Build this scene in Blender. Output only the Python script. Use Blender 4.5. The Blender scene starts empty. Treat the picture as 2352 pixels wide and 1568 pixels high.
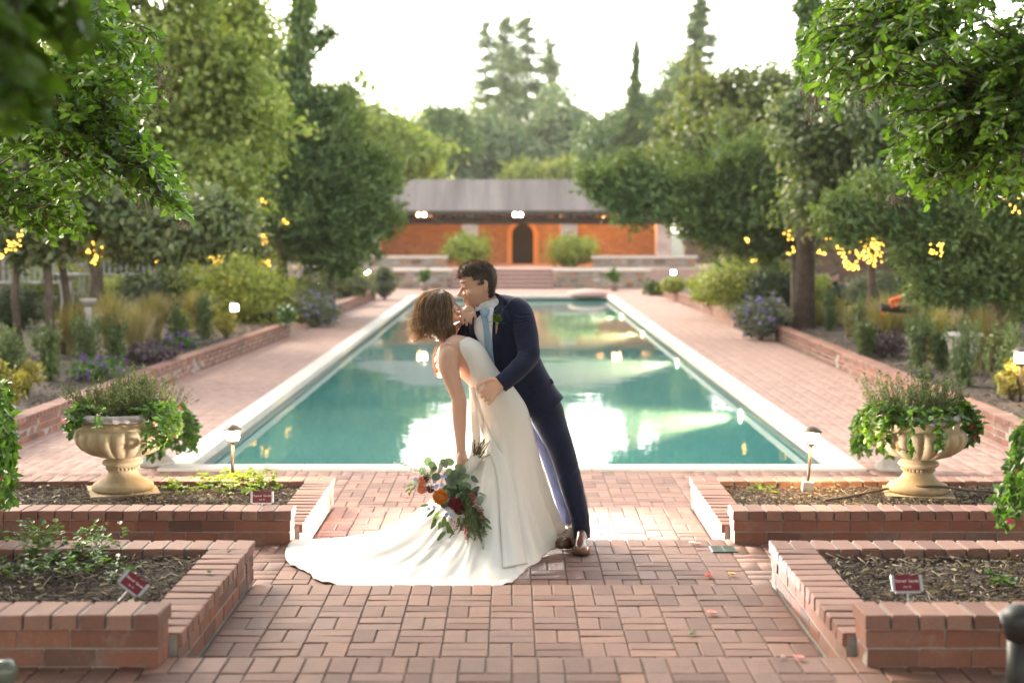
import bpy, bmesh, math, random
import numpy as np
from mathutils import Vector, Matrix, Quaternion

sc = bpy.context.scene
COL = sc.collection
RND = random.Random(11)
rng = np.random.default_rng(11)
PI = math.pi

# ------------------------------------------------------------------ camera
EYE = 2.175                      # eye height over the pool deck (z = 0)
F = 50.0 / 36.0 * 2352.0         # focal length in pixels of a 2352 px wide frame
PITCH = math.atan(266.0 / F)
cam_d = bpy.data.cameras.new('camera')
cam = bpy.data.objects.new('camera', cam_d)
COL.objects.link(cam)
cam.location = (0, 0, EYE)
cam.rotation_euler = (PI / 2 - PITCH, 0, 0)
cam_d.lens = 50.0
cam_d.sensor_width = 36.0
cam_d.clip_end = 600
cam_d.clip_start = 0.05
cam_d.dof.use_dof = True
cam_d.dof.focus_distance = 8.35
cam_d.dof.aperture_fstop = 1.7
sc.camera = cam

# ------------------------------------------------------------------ sky, sun, exposure
SUN_EL, SUN_AZ = 30.0, -42.0     # degrees; azimuth from +Y, negative = left
wd = bpy.data.worlds.new('World'); sc.world = wd; wd.use_nodes = True
wn = wd.node_tree; wn.nodes.clear()
w_out = wn.nodes.new('ShaderNodeOutputWorld')
w_bg = wn.nodes.new('ShaderNodeBackground')
w_sky = wn.nodes.new('ShaderNodeTexSky')
w_sky.sky_type = 'NISHITA'
w_sky.sun_disc = False
w_sky.sun_elevation = math.radians(SUN_EL)
w_sky.sun_rotation = math.radians(SUN_AZ)
w_sky.air_density = 1.0
w_sky.dust_density = 1.0
w_sky.ozone_density = 0.6
w_hsv = wn.nodes.new('ShaderNodeHueSaturation')
w_hsv.inputs['Saturation'].default_value = 0.45
wn.links.new(w_sky.outputs[0], w_hsv.inputs['Color'])
w_mul = wn.nodes.new('ShaderNodeMix'); w_mul.data_type = 'RGBA'; w_mul.blend_type = 'MULTIPLY'; w_mul.inputs['Factor'].default_value = 1.0
w_mul.inputs[7].default_value = (1.06, 1.0, 0.86, 1)          # warm white balance
wn.links.new(w_hsv.outputs[0], w_mul.inputs[6]); wn.links.new(w_mul.outputs[2], w_bg.inputs['Color'])
w_bg.inputs['Strength'].default_value = 0.15
wn.links.new(w_bg.outputs[0], w_out.inputs[0])
sun_d = bpy.data.lights.new('sun', 'SUN')
sun_d.energy = 0.7
sun_d.angle = math.radians(20)
sun_d.color = (1.0, 0.86, 0.66)
sun = bpy.data.objects.new('sun', sun_d); COL.objects.link(sun)
_sd = Vector((math.sin(math.radians(SUN_AZ)) * math.cos(math.radians(SUN_EL)),
              math.cos(math.radians(SUN_AZ)) * math.cos(math.radians(SUN_EL)),
              math.sin(math.radians(SUN_EL))))
sun.rotation_euler = _sd.to_track_quat('Z', 'Y').to_euler()
sc.view_settings.view_transform = 'Standard'
sc.view_settings.look = 'None'
sc.view_settings.gamma = 1.0
sc.view_settings.exposure = 2.75
try:
    sc.view_settings.use_curve_mapping = False
except Exception:
    pass
sc.render.engine = 'CYCLES'
sc.cycles.max_bounces = 7
sc.cycles.diffuse_bounces = 3
sc.cycles.glossy_bounces = 3
sc.cycles.transmission_bounces = 4
sc.cycles.transparent_max_bounces = 8
sc.cycles.caustics_reflective = False
sc.cycles.caustics_refractive = False
sc.cycles.sample_clamp_indirect = 6.0
sc.cycles.use_denoising = True

# ------------------------------------------------------------------ pixel helpers
_f = Vector((0, math.cos(PITCH), -math.sin(PITCH)))
_u = Vector((0, math.sin(PITCH), math.cos(PITCH)))
def ray(px, py):
    return _f + Vector((1, 0, 0)) * ((px - 1176.0) / F) + _u * ((784.0 - py) / F)
def at(px, py, Y=None, z=None):
    """a pixel of the 2352 px frame to the point at distance Y or on the level z"""
    d = ray(px, py)
    t = Y / d.y if Y is not None else (z - EYE) / d.z
    return Vector((d.x * t, d.y * t, EYE + d.z * t))
K4 = 2352.0 / 4096.0
def o4(px, py, Y=None, z=None):
    return at(px * K4, py * K4, Y, z)

# ------------------------------------------------------------------ object helpers
def link(o, parent=None):
    COL.objects.link(o)
    if parent is not None:
        o.parent = parent
    return o
def tag(o, label=None, cat=None, group=None, kind=None):
    if label: o['label'] = label
    if cat: o['category'] = cat
    if group: o['group'] = group
    if kind: o['kind'] = kind
    return o
def thing(name, label, cat, loc=(0, 0, 0), rotz=0.0, group=None):
    o = bpy.data.objects.new(name, None)
    o.empty_display_size = 0.1
    link(o); o.location = loc; o.rotation_euler = (0, 0, rotz)
    return tag(o, label, cat, group)
def mesh(name, verts, faces, smooth=False):
    me = bpy.data.meshes.new(name)
    me.from_pydata([tuple(v) for v in verts], [], [tuple(f) for f in faces])
    if smooth:
        me.polygons.foreach_set('use_smooth', [True] * len(me.polygons))
    me.update()
    return me
def npmesh(name, V, Q, smooth=False):
    """fast mesh from numpy: V (n,3), Q (m,k) all faces with k corners"""
    me = bpy.data.meshes.new(name)
    V = np.ascontiguousarray(V, dtype=np.float32); Q = np.ascontiguousarray(Q, dtype=np.int32)
    me.vertices.add(len(V)); me.vertices.foreach_set('co', V.ravel())
    k = Q.shape[1]
    me.loops.add(Q.size); me.loops.foreach_set('vertex_index', Q.ravel())
    me.polygons.add(len(Q))
    me.polygons.foreach_set('loop_start', np.arange(0, Q.size, k, dtype=np.int32))
    me.polygons.foreach_set('loop_total', np.full(len(Q), k, dtype=np.int32))
    if smooth:
        me.polygons.foreach_set('use_smooth', np.ones(len(Q), dtype=bool))
    me.update(calc_edges=True)
    return me
def obj(name, me, mat=None, parent=None, loc=None, rot=None, scale=None):
    o = bpy.data.objects.new(name, me)
    if mat is not None and me is not None and len(me.materials) == 0:
        me.materials.append(mat)
    link(o, parent)
    if loc is not None: o.location = loc
    if rot is not None: o.rotation_euler = rot
    if scale is not None: o.scale = scale if hasattr(scale, '__len__') else (scale,) * 3
    return o

class MB:
    """collects simple shapes into one mesh"""
    def __init__(s): s.v = []; s.f = []
    def add(s, vs, fs):
        n = len(s.v); s.v += [tuple(v) for v in vs]; s.f += [tuple(i + n for i in f) for f in fs]
    def box(s, x0, x1, y0, y1, z0, z1):
        s.add([(x0,y0,z0),(x1,y0,z0),(x1,y1,z0),(x0,y1,z0),(x0,y0,z1),(x1,y0,z1),(x1,y1,z1),(x0,y1,z1)],
              [(0,3,2,1),(4,5,6,7),(0,1,5,4),(1,2,6,5),(2,3,7,6),(3,0,4,7)])
    def tube(s, pts, rad, n=8, cap=True):
        pts = [Vector(p) for p in pts]
        if not hasattr(rad, '__len__'): rad = [rad] * len(pts)
        base = len(s.v); up = Vector((0, 0, 1)); prev = None
        for i, p in enumerate(pts):
            t = (pts[min(i + 1, len(pts) - 1)] - pts[max(i - 1, 0)])
            if t.length < 1e-9: t = Vector((0, 0, 1))
            t.normalize()
            if prev is None:
                a = t.cross(up)
                if a.length < 0.05: a = t.cross(Vector((1, 0, 0)))
            else:
                a = prev - t * prev.dot(t)
                if a.length < 1e-5: a = t.cross(Vector((1, 0, 0)))
            a.normalize(); prev = a; b = t.cross(a)
            for k in range(n):
                q = 2 * PI * k / n
                s.v.append(tuple(p + (a * math.cos(q) + b * math.sin(q)) * rad[i]))
        for i in range(len(pts) - 1):
            for k in range(n):
                k2 = (k + 1) % n
                s.f.append((base + i*n + k, base + i*n + k2, base + (i+1)*n + k2, base + (i+1)*n + k))
        if cap:
            s.f.append(tuple(base + k for k in range(n))[::-1])
            s.f.append(tuple(base + (len(pts)-1)*n + k for k in range(n)))
    def lathe(s, prof, n=24, c=(0, 0, 0), fn=None):
        base = len(s.v)
        for i, (r, z) in enumerate(prof):
            for k in range(n):
                a = 2 * PI * k / n
                rr = r if fn is None else fn(r, z, a, i)
                s.v.append((c[0] + rr * math.cos(a), c[1] + rr * math.sin(a), c[2] + z))
        for i in range(len(prof) - 1):
            for k in range(n):
                k2 = (k + 1) % n
                s.f.append((base + i*n + k, base + i*n + k2, base + (i+1)*n + k2, base + (i+1)*n + k))
        s.f.append(tuple(base + k for k in range(n))[::-1])
        s.f.append(tuple(base + (len(prof)-1)*n + k for k in range(n)))
    def ball(s, c, r, n=10, m=7):
        rx, ry, rz = r if hasattr(r, '__len__') else (r, r, r)
        prof = [(max(math.sin(PI * i / (m - 1)), 1e-3), -math.cos(PI * i / (m - 1))) for i in range(m)]
        base = len(s.v)
        for (pr, pz) in prof:
            for k in range(n):
                a = 2 * PI * k / n
                s.v.append((c[0] + rx*pr*math.cos(a), c[1] + ry*pr*math.sin(a), c[2] + rz*pz))
        for i in range(m - 1):
            for k in range(n):
                k2 = (k + 1) % n
                s.f.append((base + i*n + k, base + i*n + k2, base + (i+1)*n + k2, base + (i+1)*n + k))
    def build(s, name, mat=None, parent=None, smooth=False, **kw):
        return obj(name, mesh(name, s.v, s.f, smooth), mat, parent, **kw)

# ------------------------------------------------------------------ material helpers
class NT:
    def __init__(s, name):
        s.m = bpy.data.materials.new(name); s.m.use_nodes = True
        s.t = s.m.node_tree; s.t.nodes.clear()
        s.out = s.t.nodes.new('ShaderNodeOutputMaterial')
    def n(s, typ, **kw):
        nd = s.t.nodes.new('ShaderNode' + typ)
        for k, v in kw.items():
            if k in nd.inputs: nd.inputs[k].default_value = v
            else: setattr(nd, k, v)
        return nd
    def l(s, a, b): s.t.links.new(a, b)
    def surf(s, sh): s.l(sh, s.out.inputs['Surface']); return s.m
    def pos(s):
        return s.n('NewGeometry').outputs['Position']
    def noise(s, scale, detail=3, rough=0.55, vec=None):
        nd = s.n('TexNoise'); nd.inputs['Scale'].default_value = scale
        nd.inputs['Detail'].default_value = detail; nd.inputs['Roughness'].default_value = rough
        s.l(vec if vec is not None else s.pos(), nd.inputs['Vector'])
        return nd.outputs['Fac']
    def rnd(s):
        a = s.n('ObjectInfo').outputs['Random']; b = s.n('NewGeometry').outputs['Random Per Island']
        m = s.n('Math', operation='ADD'); s.l(a, m.inputs[0]); s.l(b, m.inputs[1])
        f = s.n('Math', operation='FRACT'); s.l(m.outputs[0], f.inputs[0])
        return f.outputs[0]
    def ramp(s, fac, stops, interp='LINEAR'):
        r = s.n('ValToRGB'); r.color_ramp.interpolation = interp
        e = r.color_ramp.elements
        while len(e) < len(stops): e.new(0.5)
        for i, (p, c) in enumerate(stops):
            e[i].position = p
            e[i].color = (c[0], c[1], c[2], 1) if len(c) == 3 else c
        s.l(fac, r.inputs['Fac'])
        return r.outputs['Color']
    def mix(s, fac, a, b, mode='MIX'):
        m = s.n('Mix'); m.data_type = 'RGBA'; m.blend_type = mode
        for sock, val in ((m.inputs['Factor'], fac), (m.inputs[6], a), (m.inputs[7], b)):
            if hasattr(val, 'is_output'): s.l(val, sock)
            elif hasattr(val, '__len__'): sock.default_value = (val[0], val[1], val[2], 1)
            else: sock.default_value = val
        return m.outputs[2]
    def math(s, op, a, b=0.0):
        m = s.n('Math', operation=op)
        for sock, val in ((m.inputs[0], a), (m.inputs[1], b)):
            if hasattr(val, 'is_output'): s.l(val, sock)
            else: sock.default_value = val
        return m.outputs[0]
    def bump(s, h, strength=0.3, dist=0.01):
        b = s.n('Bump'); b.inputs['Strength'].default_value = strength; b.inputs['Distance'].default_value = dist
        s.l(h, b.inputs['Height']); return b.outputs['Normal']
    def pbr(s, col, rough=0.6, normal=None, **kw):
        p = s.n('BsdfPrincipled')
        if hasattr(col, 'is_output'): s.l(col, p.inputs['Base Color'])
        else: p.inputs['Base Color'].default_value = (col[0], col[1], col[2], 1)
        if hasattr(rough, 'is_output'): s.l(rough, p.inputs['Roughness'])
        else: p.inputs['Roughness'].default_value = rough
        if normal is not None: s.l(normal, p.inputs['Normal'])
        for k, v in kw.items(): p.inputs[k].default_value = v
        return p.outputs[0]

def plain(name, col, rough=0.6, var=0.15, scale=30.0, bump=0.15, **kw):
    t = NT(name)
    nz = t.noise(scale, 4)
    c = t.ramp(nz, [(0.25, [x * (1 - var) for x in col]), (0.75, [min(1, x * (1 + var)) for x in col])])
    return t.surf(t.pbr(c, rough, t.bump(t.noise(scale * 4, 3), bump, 0.004) if bump else None, **kw))
def brick_mat(name, stops, rough=0.85, grime=0.35, bump=0.5, efflo=0.0):
    t = NT(name)
    c = t.ramp(t.rnd(), stops)
    n1 = t.noise(9.0, 5, 0.65); n2 = t.noise(160.0, 3, 0.7)
    c = t.mix(t.math('MULTIPLY', t.ramp(n1, [(0.35, (0,0,0)), (0.75, (1,1,1))]), grime), c, t.mix(0.5, c, (0.05, 0.04, 0.035)))
    c = t.mix(0.55, c, t.ramp(n2, [(0.25, (0.35,0.33,0.32)), (0.75, (0.75,0.73,0.72))]), 'OVERLAY')
    if efflo > 0:
        n3 = t.noise(6.0, 6, 0.7)
        c = t.mix(t.math('MULTIPLY', t.ramp(n3, [(0.55, (0,0,0)), (0.72, (1,1,1))]), efflo), c, (0.55, 0.5, 0.46))
    return t.surf(t.pbr(c, rough, t.bump(n2, bump, 0.004)))
def leaf_mat(name, cols, trans=0.45, rough=0.45, scale=1.2, spec=0.4):
    """leaves: colour changes from leaf to leaf and slowly through the crown; light passes through"""
    t = NT(name)
    a = t.math('MULTIPLY', t.rnd(), 0.55)
    b = t.math('MULTIPLY', t.noise(scale, 2), 0.75)
    f = t.math('SUBTRACT', t.math('ADD', a, b), 0.12)
    c = t.ramp(f, [(i / (len(cols) - 1) * 0.8 + 0.1, k) for i, k in enumerate(cols)])
    p = t.pbr(c, rough, None, **{'Specular IOR Level': spec})
    tr = t.n('BsdfTranslucent')
    c2 = t.mix(1.0, c, (1.25, 1.3, 0.55), 'MULTIPLY')
    t.l(c2, tr.inputs['Color'])
    m = t.n('MixShader'); m.inputs[0].default_value = trans
    t.l(p, m.inputs[1]); t.l(tr.outputs[0], m.inputs[2])
    return t.surf(m.outputs[0])
def emit_mat(name, col, s):
    t = NT(name); e = t.n('Emission'); e.inputs[0].default_value = (*col, 1); e.inputs[1].default_value = s
    return t.surf(e.outputs[0])
def point_light(name, loc, energy, col, r=0.03, parent=None):
    d = bpy.data.lights.new(name, 'POINT'); d.energy = energy; d.color = col; d.shadow_soft_size = r
    o = bpy.data.objects.new(name, d); link(o, parent); o.location = loc
    return o
# ================================================================== materials of the place
M = {}
M['paver'] = brick_mat('paver', [(0.0,(0.14,0.064,0.046)),(0.25,(0.20,0.098,0.070)),(0.6,(0.23,0.119,0.086)),(0.85,(0.19,0.106,0.083)),(1.0,(0.28,0.138,0.089))], 0.72, 0.55, 0.6)
M['deck'] = brick_mat('deck_paver', [(0.0,(0.27,0.16,0.13)),(0.5,(0.31,0.19,0.155)),(1.0,(0.34,0.215,0.175))], 0.75, 0.3, 0.3)
M['cap'] = brick_mat('cap_brick', [(0.0,(0.165,0.075,0.056)),(0.5,(0.235,0.115,0.087)),(1.0,(0.29,0.16,0.122))], 0.75, 0.3, 0.4)
M['wall_brick'] = brick_mat('wall_brick', [(0.0,(0.13,0.07,0.055)),(0.25,(0.22,0.09,0.06)),(0.6,(0.275,0.115,0.075)),(0.8,(0.23,0.12,0.09)),(1.0,(0.16,0.10,0.085))], 0.85, 0.3, 0.5, 0.18)
M['mortar'] = plain('mortar', (0.30, 0.27, 0.24), 0.95, 0.2, 40)
M['joint'] = plain('joint_sand', (0.155, 0.105, 0.085), 0.95, 0.3, 60)
M['coping'] = plain('coping_stone', (0.52, 0.465, 0.41), 0.6, 0.10, 5, 0.1)
M['soil'] = plain('soil', (0.055, 0.036, 0.026), 0.95, 0.45, 30, 0.9)
M['mulch'] = None
t = NT('mulch')
M['mulch'] = t.surf(t.pbr(t.ramp(t.rnd(), [(0.0,(0.03,0.02,0.015)),(0.5,(0.085,0.058,0.042)),(0.85,(0.13,0.095,0.07)),(1.0,(0.24,0.19,0.14))]), 0.9))
M['lamp_bronze'] = plain('bronze', (0.10, 0.07, 0.05), 0.45, 0.2, 30, 0.1, Metallic=0.7)
M['white_paint'] = plain('white_paint', (0.74, 0.74, 0.72), 0.5, 0.06, 10, 0.05)

# ================================================================== brick shapes
def bevel_brick(name, sx, sy, sz, b=0.006, top_only=True, jit=0.0):
    """a brick of the given size, centred in x/y, top at z = 0, edges rounded off"""
    x, y = sx / 2, sy / 2
    V = [(-x,-y,-sz),(x,-y,-sz),(x,y,-sz),(-x,y,-sz),(-x,-y,-b),(x,-y,-b),(x,y,-b),(-x,y,-b),
         (-x+b,-y+b,0),(x-b,-y+b,0),(x-b,y-b,0),(-x+b,y-b,0)]
    Fc = [(0,1,5,4),(1,2,6,5),(2,3,7,6),(3,0,4,7),(4,5,9,8),(5,6,10,9),(6,7,11,10),(7,4,8,11),(8,9,10,11)]
    if not top_only: Fc.append((3,2,1,0))
    V = [(a + RND.uniform(-jit, jit), c + RND.uniform(-jit, jit), d + RND.uniform(-jit, jit)) for a, c, d in V]
    return mesh(name, V, Fc)
JO = 0.006                      # joint between pavers
def variants(name, sx, sy, sz, mat, k=4, b=0.004, jit=0.0016):
    out = []
    for i in range(k):
        me = bevel_brick(name, sx, sy, sz, b, False, jit); me.materials.append(mat); out.append(me)
    return out
PV_X = variants('paver', 0.2 - JO, 0.1 - JO, 0.06, M['paver'])     # long side along x
PV_Y = variants('paver', 0.1 - JO, 0.2 - JO, 0.06, M['paver'])     # long side along y

def basket(x0, x1, y1, y0, nosing=True):
    """slots (x, y, along_x) of a basket-weave field; y1 is the far edge with a header row"""
    out = []
    if nosing:
        n = int(round((x1 - x0) / 0.1))
        out += [(x0 + 0.05 + 0.1 * i, y1 - 0.1, False) for i in range(n)]
        y1 -= 0.2
    nx = int(round((x1 - x0) / 0.2)); ny = int(math.ceil((y1 - y0) / 0.2 - 0.05))
    for j in range(ny):
        yc = y1 - 0.1 - 0.2 * j
        for i in range(nx):
            xc = x0 + 0.1 + 0.2 * i
            if (i + j) % 2: out += [(xc, yc - 0.05, True), (xc, yc + 0.05, True)]
            else: out += [(xc - 0.05, yc, False), (xc + 0.05, yc, False)]
    return out
def lay(parent, slots, z):
    for (x, y, ax) in slots:
        me = RND.choice(PV_X if ax else PV_Y)
        o = bpy.data.objects.new('brick', me); link(o, parent)
        o.location = (x, y, z + RND.uniform(-0.0018, 0.0012))
        o.rotation_euler = (RND.gauss(0, 0.004), RND.gauss(0, 0.004), RND.gauss(0, 0.006) + (PI if RND.random() < .5 else 0))
def lay_stuff(name, parent, slots, z, mat='paver', jo=None):
    """many pavers joined into one part"""
    S = np.array([(x, y, 1.0 if ax else 0.0) for x, y, ax in slots])
    n = len(S); jq = JO if jo is None else jo; hx = np.where(S[:, 2] > 0.5, 0.1, 0.05) - jq / 2; hy = np.where(S[:, 2] > 0.5, 0.05, 0.1) - jq / 2
    zz = z + rng.uniform(-0.0012, 0.001, n); b = 0.003
    cor = np.array([(-1,-1),(1,-1),(1,1),(-1,1)])
    V = np.zeros((n, 12, 3))
    for k in range(4):
        V[:, k] = np.stack([S[:,0]+cor[k,0]*hx, S[:,1]+cor[k,1]*hy, zz-0.05], 1)
        V[:, 4+k] = np.stack([S[:,0]+cor[k,0]*hx, S[:,1]+cor[k,1]*hy, zz-b], 1)
        V[:, 8+k] = np.stack([S[:,0]+cor[k,0]*(hx-b), S[:,1]+cor[k,1]*(hy-b), zz], 1)
    fq = np.array([(0,1,5,4),(1,2,6,5),(2,3,7,6),(3,0,4,7),(4,5,9,8),(5,6,10,9),(6,7,11,10),(7,4,8,11),(8,9,10,11)])
    if mat == 'deck': fq = fq[4:]            # joints this fine hide the sides
    Q = (np.arange(n)[:, None, None] * 12 + fq[None]).reshape(-1, 4)
    o = obj(name, npmesh(name, V.reshape(-1, 3), Q), M[mat], parent)
    tag(o, kind='stuff'); return o

# levels, from the camera down to the pool deck
ZA, ZB, ZC, ZD, ZE = 0.5, 0.375, 0.25, 0.125, 0.0
N1, N2, N3, N4 = 5.43, 7.04, 8.64, 10.28
WX = 1.31                       # half width of the walk between the beds
def terrace(z, y0, y1, x0=-WX, x1=WX):
    mb = MB(); mb.box(x0, x1, y0, y1 - 0.002, z - 0.30, z - 0.008)
    o = mb.build('pavement', M['joint']); tag(o, kind='structure'); return o
ta = terrace(ZA, -3.0, N1, -4.0, 4.0)
tb = terrace(ZB, N1, N2)
tc = terrace(ZC, N2, N3, -4.0, 4.0)
td = terrace(ZD, N3, N4)
sa = basket(-2.0, 2.0, N1, 4.5); lay(ta, [s for s in sa if abs(s[0]) < 1.9 and s[1] > 4.9], ZA)
lay_stuff('brick_field', ta, basket(-4.0, 4.0, 4.9, 1.5, False), ZA)
def split_lay(par, slots, z, w):
    lay(par, [s for s in slots if abs(s[0]) < w], z)
    rest = [s for s in slots if abs(s[0]) >= w]
    if rest: lay_stuff('brick_field', par, rest, z)
split_lay(tb, basket(-1.3, 1.3, N2, N1), ZB, 9)
split_lay(tc, basket(-3.9, 3.9, N3, N2), ZC, 1.31)
split_lay(td, basket(-1.3, 1.3, N4, N3), ZD, 9)

# ------------------------------------------------------------------ pool deck, coping, basin, water
PX, PY0, PY1 = 2.93, 12.74, 43.7          # pool half width, near and far edge
CW = 0.23                                 # coping width
mb = MB(); mb.box(-5.2, 5.2, N4, PY0 - CW, -0.3, -0.008)
for s in (-1, 1):
    x0, x1 = sorted((s * (PX + CW), s * 5.2)); mb.box(x0, x1, PY0 - CW + 0.001, PY1 + CW, -0.3, -0.008)
mb.box(-5.2, 5.2, PY1 + CW + 0.001, 52.0, -0.3, -0.008)
te = mb.build('pavement', M['joint']); tag(te, kind='structure')
nearE = basket(-4.8, 4.8, PY0 - CW, N4, False)
lay(te, [s for s in nearE if abs(s[0]) < 1.41], ZE)
lay_stuff('brick_field', te, [s for s in nearE if abs(s[0]) >= 1.41], ZE)
for s in (-1, 1):
    x0, x1 = sorted((s * (PX + CW), s * (PX + CW + 1.8)))
    lay_stuff('brick_field', te, basket(x0, x1, PY1 + CW, PY0 - CW, False), ZE, 'deck', .003)
lay_stuff('brick_field', te, basket(-5.0, 5.0, 49.6, PY1 + CW, False), ZE, 'deck', .003)

cop = MB()
def coping_block(name, x0, x1, y0, y1, par):
    m = MB(); m.box(x0 + .003, x1 - .003, y0 + .003, y1 - .003, -0.06, 0.022); m.build('coping_stone', M['coping'], par)
pool = thing('swimming_pool', 'long rectangular teal pool with pale stone coping and underwater lamps', 'pool', (0, 0, 0))
for s in (-1, 1):
    y = PY0
    while y < PY1 - 0.01:
        y2 = min(y + 1.2, PY1)
        x0, x1 = sorted((s * (PX - 0.02), s * (PX + CW))); coping_block('c', x0, x1, y, y2, pool); y = y2
x = -PX - CW
while x < PX + CW - 0.01:
    x2 = min(x + 1.29, PX + CW)
    coping_block('c', x, x2, PY0 - CW, PY0 + 0.02 if abs(x) < 9 else 0, pool)
    coping_block('c', x, x2, PY1 - 0.02, PY1 + CW, pool); x = x2
t = NT('pool_paint')
nz = t.noise(0.6, 4); nz2 = t.noise(6.0, 3)
c = t.ramp(nz, [(0.3, (0.07, 0.30, 0.30)), (0.7, (0.11, 0.37, 0.36))])
c = t.mix(0.25, c, t.ramp(nz2, [(0.3, (0.3,0.3,0.3)), (0.7, (0.7,0.7,0.7))]), 'OVERLAY')
M['pool_paint'] = t.surf(t.pbr(c, 0.7))
M['pool_tile'] = plain('pool_tile', (0.055, 0.06, 0.055), 0.35, 0.3, 8, 0.1)
WZ, PD = -0.115, -0.80
mb = MB()
mb.add([(-PX,PY0,PD),(PX,PY0,PD),(PX,PY1,PD),(-PX,PY1,PD)], [(0,1,2,3)])
bz = -0.30
for (a, b) in (((-PX,PY0),(PX,PY0)),((PX,PY0),(PX,PY1)),((PX,PY1),(-PX,PY1)),((-PX,PY1),(-PX,PY0))):
    mb.add([(a[0],a[1],PD),(b[0],b[1],PD),(b[0],b[1],bz),(a[0],a[1],bz)], [(0,1,2,3)])
mb.build('basin', M['pool_paint'], pool)
mb = MB()
for (a, b) in (((-PX,PY0),(PX,PY0)),((PX,PY0),(PX,PY1)),((PX,PY1),(-PX,PY1)),((-PX,PY1),(-PX,PY0))):
    mb.add([(a[0],a[1],bz),(b[0],b[1],bz),(b[0],b[1],-0.06),(a[0],a[1],-0.06)], [(0,1,2,3)])
mb.build('waterline_tile', M['pool_tile'], pool)
t = NT('water')
fr = t.n('Fresnel'); fr.inputs['IOR'].default_value = 1.33
nz = t.noise(1.1, 3, 0.5); nb = t.bump(nz, 0.045, 0.08)
t.l(nb, fr.inputs['Normal'])
gl = t.n('BsdfGlossy'); gl.inputs['Roughness'].default_value = 0.025; gl.inputs['Color'].default_value = (1, 1, 1, 1)
t.l(nb, gl.inputs['Normal'])
tp = t.n('BsdfTransparent'); tp.inputs['Color'].default_value = (0.70, 0.98, 0.97, 1)
df = t.n('BsdfDiffuse'); t.l(t.ramp(t.noise(0.35, 4), [(0.3, (0.065, 0.26, 0.25)), (0.7, (0.10, 0.33, 0.31))]), df.inputs['Color'])   # milky water
m2 = t.n('MixShader'); m2.inputs[0].default_value = 0.5; t.l(tp.outputs[0], m2.inputs[1]); t.l(df.outputs[0], m2.inputs[2])
mx = t.n('MixShader'); t.l(fr.outputs[0], mx.inputs[0]); t.l(m2.outputs[0], mx.inputs[1]); t.l(gl.outputs[0], mx.inputs[2])
M['water'] = t.surf(mx.outputs[0])
t = NT('water_body')
vs = t.n('VolumeScatter'); vs.inputs['Color'].default_value = (0.60, 0.96, 0.92, 1); vs.inputs['Density'].default_value = 0.30; vs.inputs['Anisotropy'].default_value = 0.35
t.l(vs.outputs[0], t.out.inputs['Volume']); M['water_body'] = t.m
mb = MB(); mb.box(-PX + .004, PX - .004, PY0 + .004, PY1 - .004, PD + .004, WZ - .004); mb.build('water_body', M['water_body'], pool)
water = obj('water', mesh('water', [(-PX,PY0,WZ),(PX,PY0,WZ),(PX,PY1,WZ),(-PX,PY1,WZ)], [(0,1,2,3)]), M['water'])
tag(water, kind='structure')
# underwater lamps along the right wall
M['pool_lamp'] = emit_mat('pool_lamp', (1.0, 0.86, 0.45), 14)
for (px, py) in ((1702, 917), (1556, 812), (1477, 755), (1428, 715)):
    p = at(px, py, z=WZ); yy = PX / (p.x / p.y) if p.x > 0 else p.y
    yy = p.y * PX / p.x
    mb = MB(); prof = [(0.001, 0.0), (0.08, 0.0), (0.09, 0.01), (0.001, 0.02)]
    mb.lathe(prof, 16)
    o = mb.build('pool_light', M['pool_lamp'], pool, loc=(PX - 0.002, yy, WZ - 0.14), rot=(0, -PI / 2, 0))
    d = bpy.data.lights.new('pool_spot', 'SPOT'); d.energy = 2400; d.color = (1.0, 0.72, 0.30)
    d.spot_size = math.radians(30); d.spot_blend = 0.9; d.shadow_soft_size = 0.06
    so = bpy.data.objects.new('pool_spot', d); link(so, pool)
    so.location = (PX - 0.09, yy, WZ - 0.14)
    so.rotation_euler = Vector((-1, 0, -0.12)).to_track_quat('-Z', 'Y').to_euler()

# wide ground under everything
t = NT('ground')
c = t.ramp(t.noise(0.5, 5), [(0.3, (0.03, 0.026, 0.016)), (0.55, (0.045, 0.05, 0.022)), (0.8, (0.05, 0.038, 0.027))])
M['ground'] = t.surf(t.pbr(c, 0.95, t.bump(t.noise(25, 4), 0.8, 0.03)))
gm = MB()
gz = -0.32
def gq(x0, x1, y0, y1, z): gm.add([(x0,y0,z),(x1,y0,z),(x1,y1,z),(x0,y1,z)], [(0,1,2,3)])
gq(-200, 200, -40, PY0 - 0.5, gz); gq(-200, -PX - 0.5, PY0 - 0.5, PY1 + 0.5, gz); gq(PX + 0.5, 200, PY0 - 0.5, PY1 + 0.5, gz); gq(-200, 200, PY1 + 0.5, 500, gz)
g = gm.build('ground', M['ground']); tag(g, kind='structure')

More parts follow.
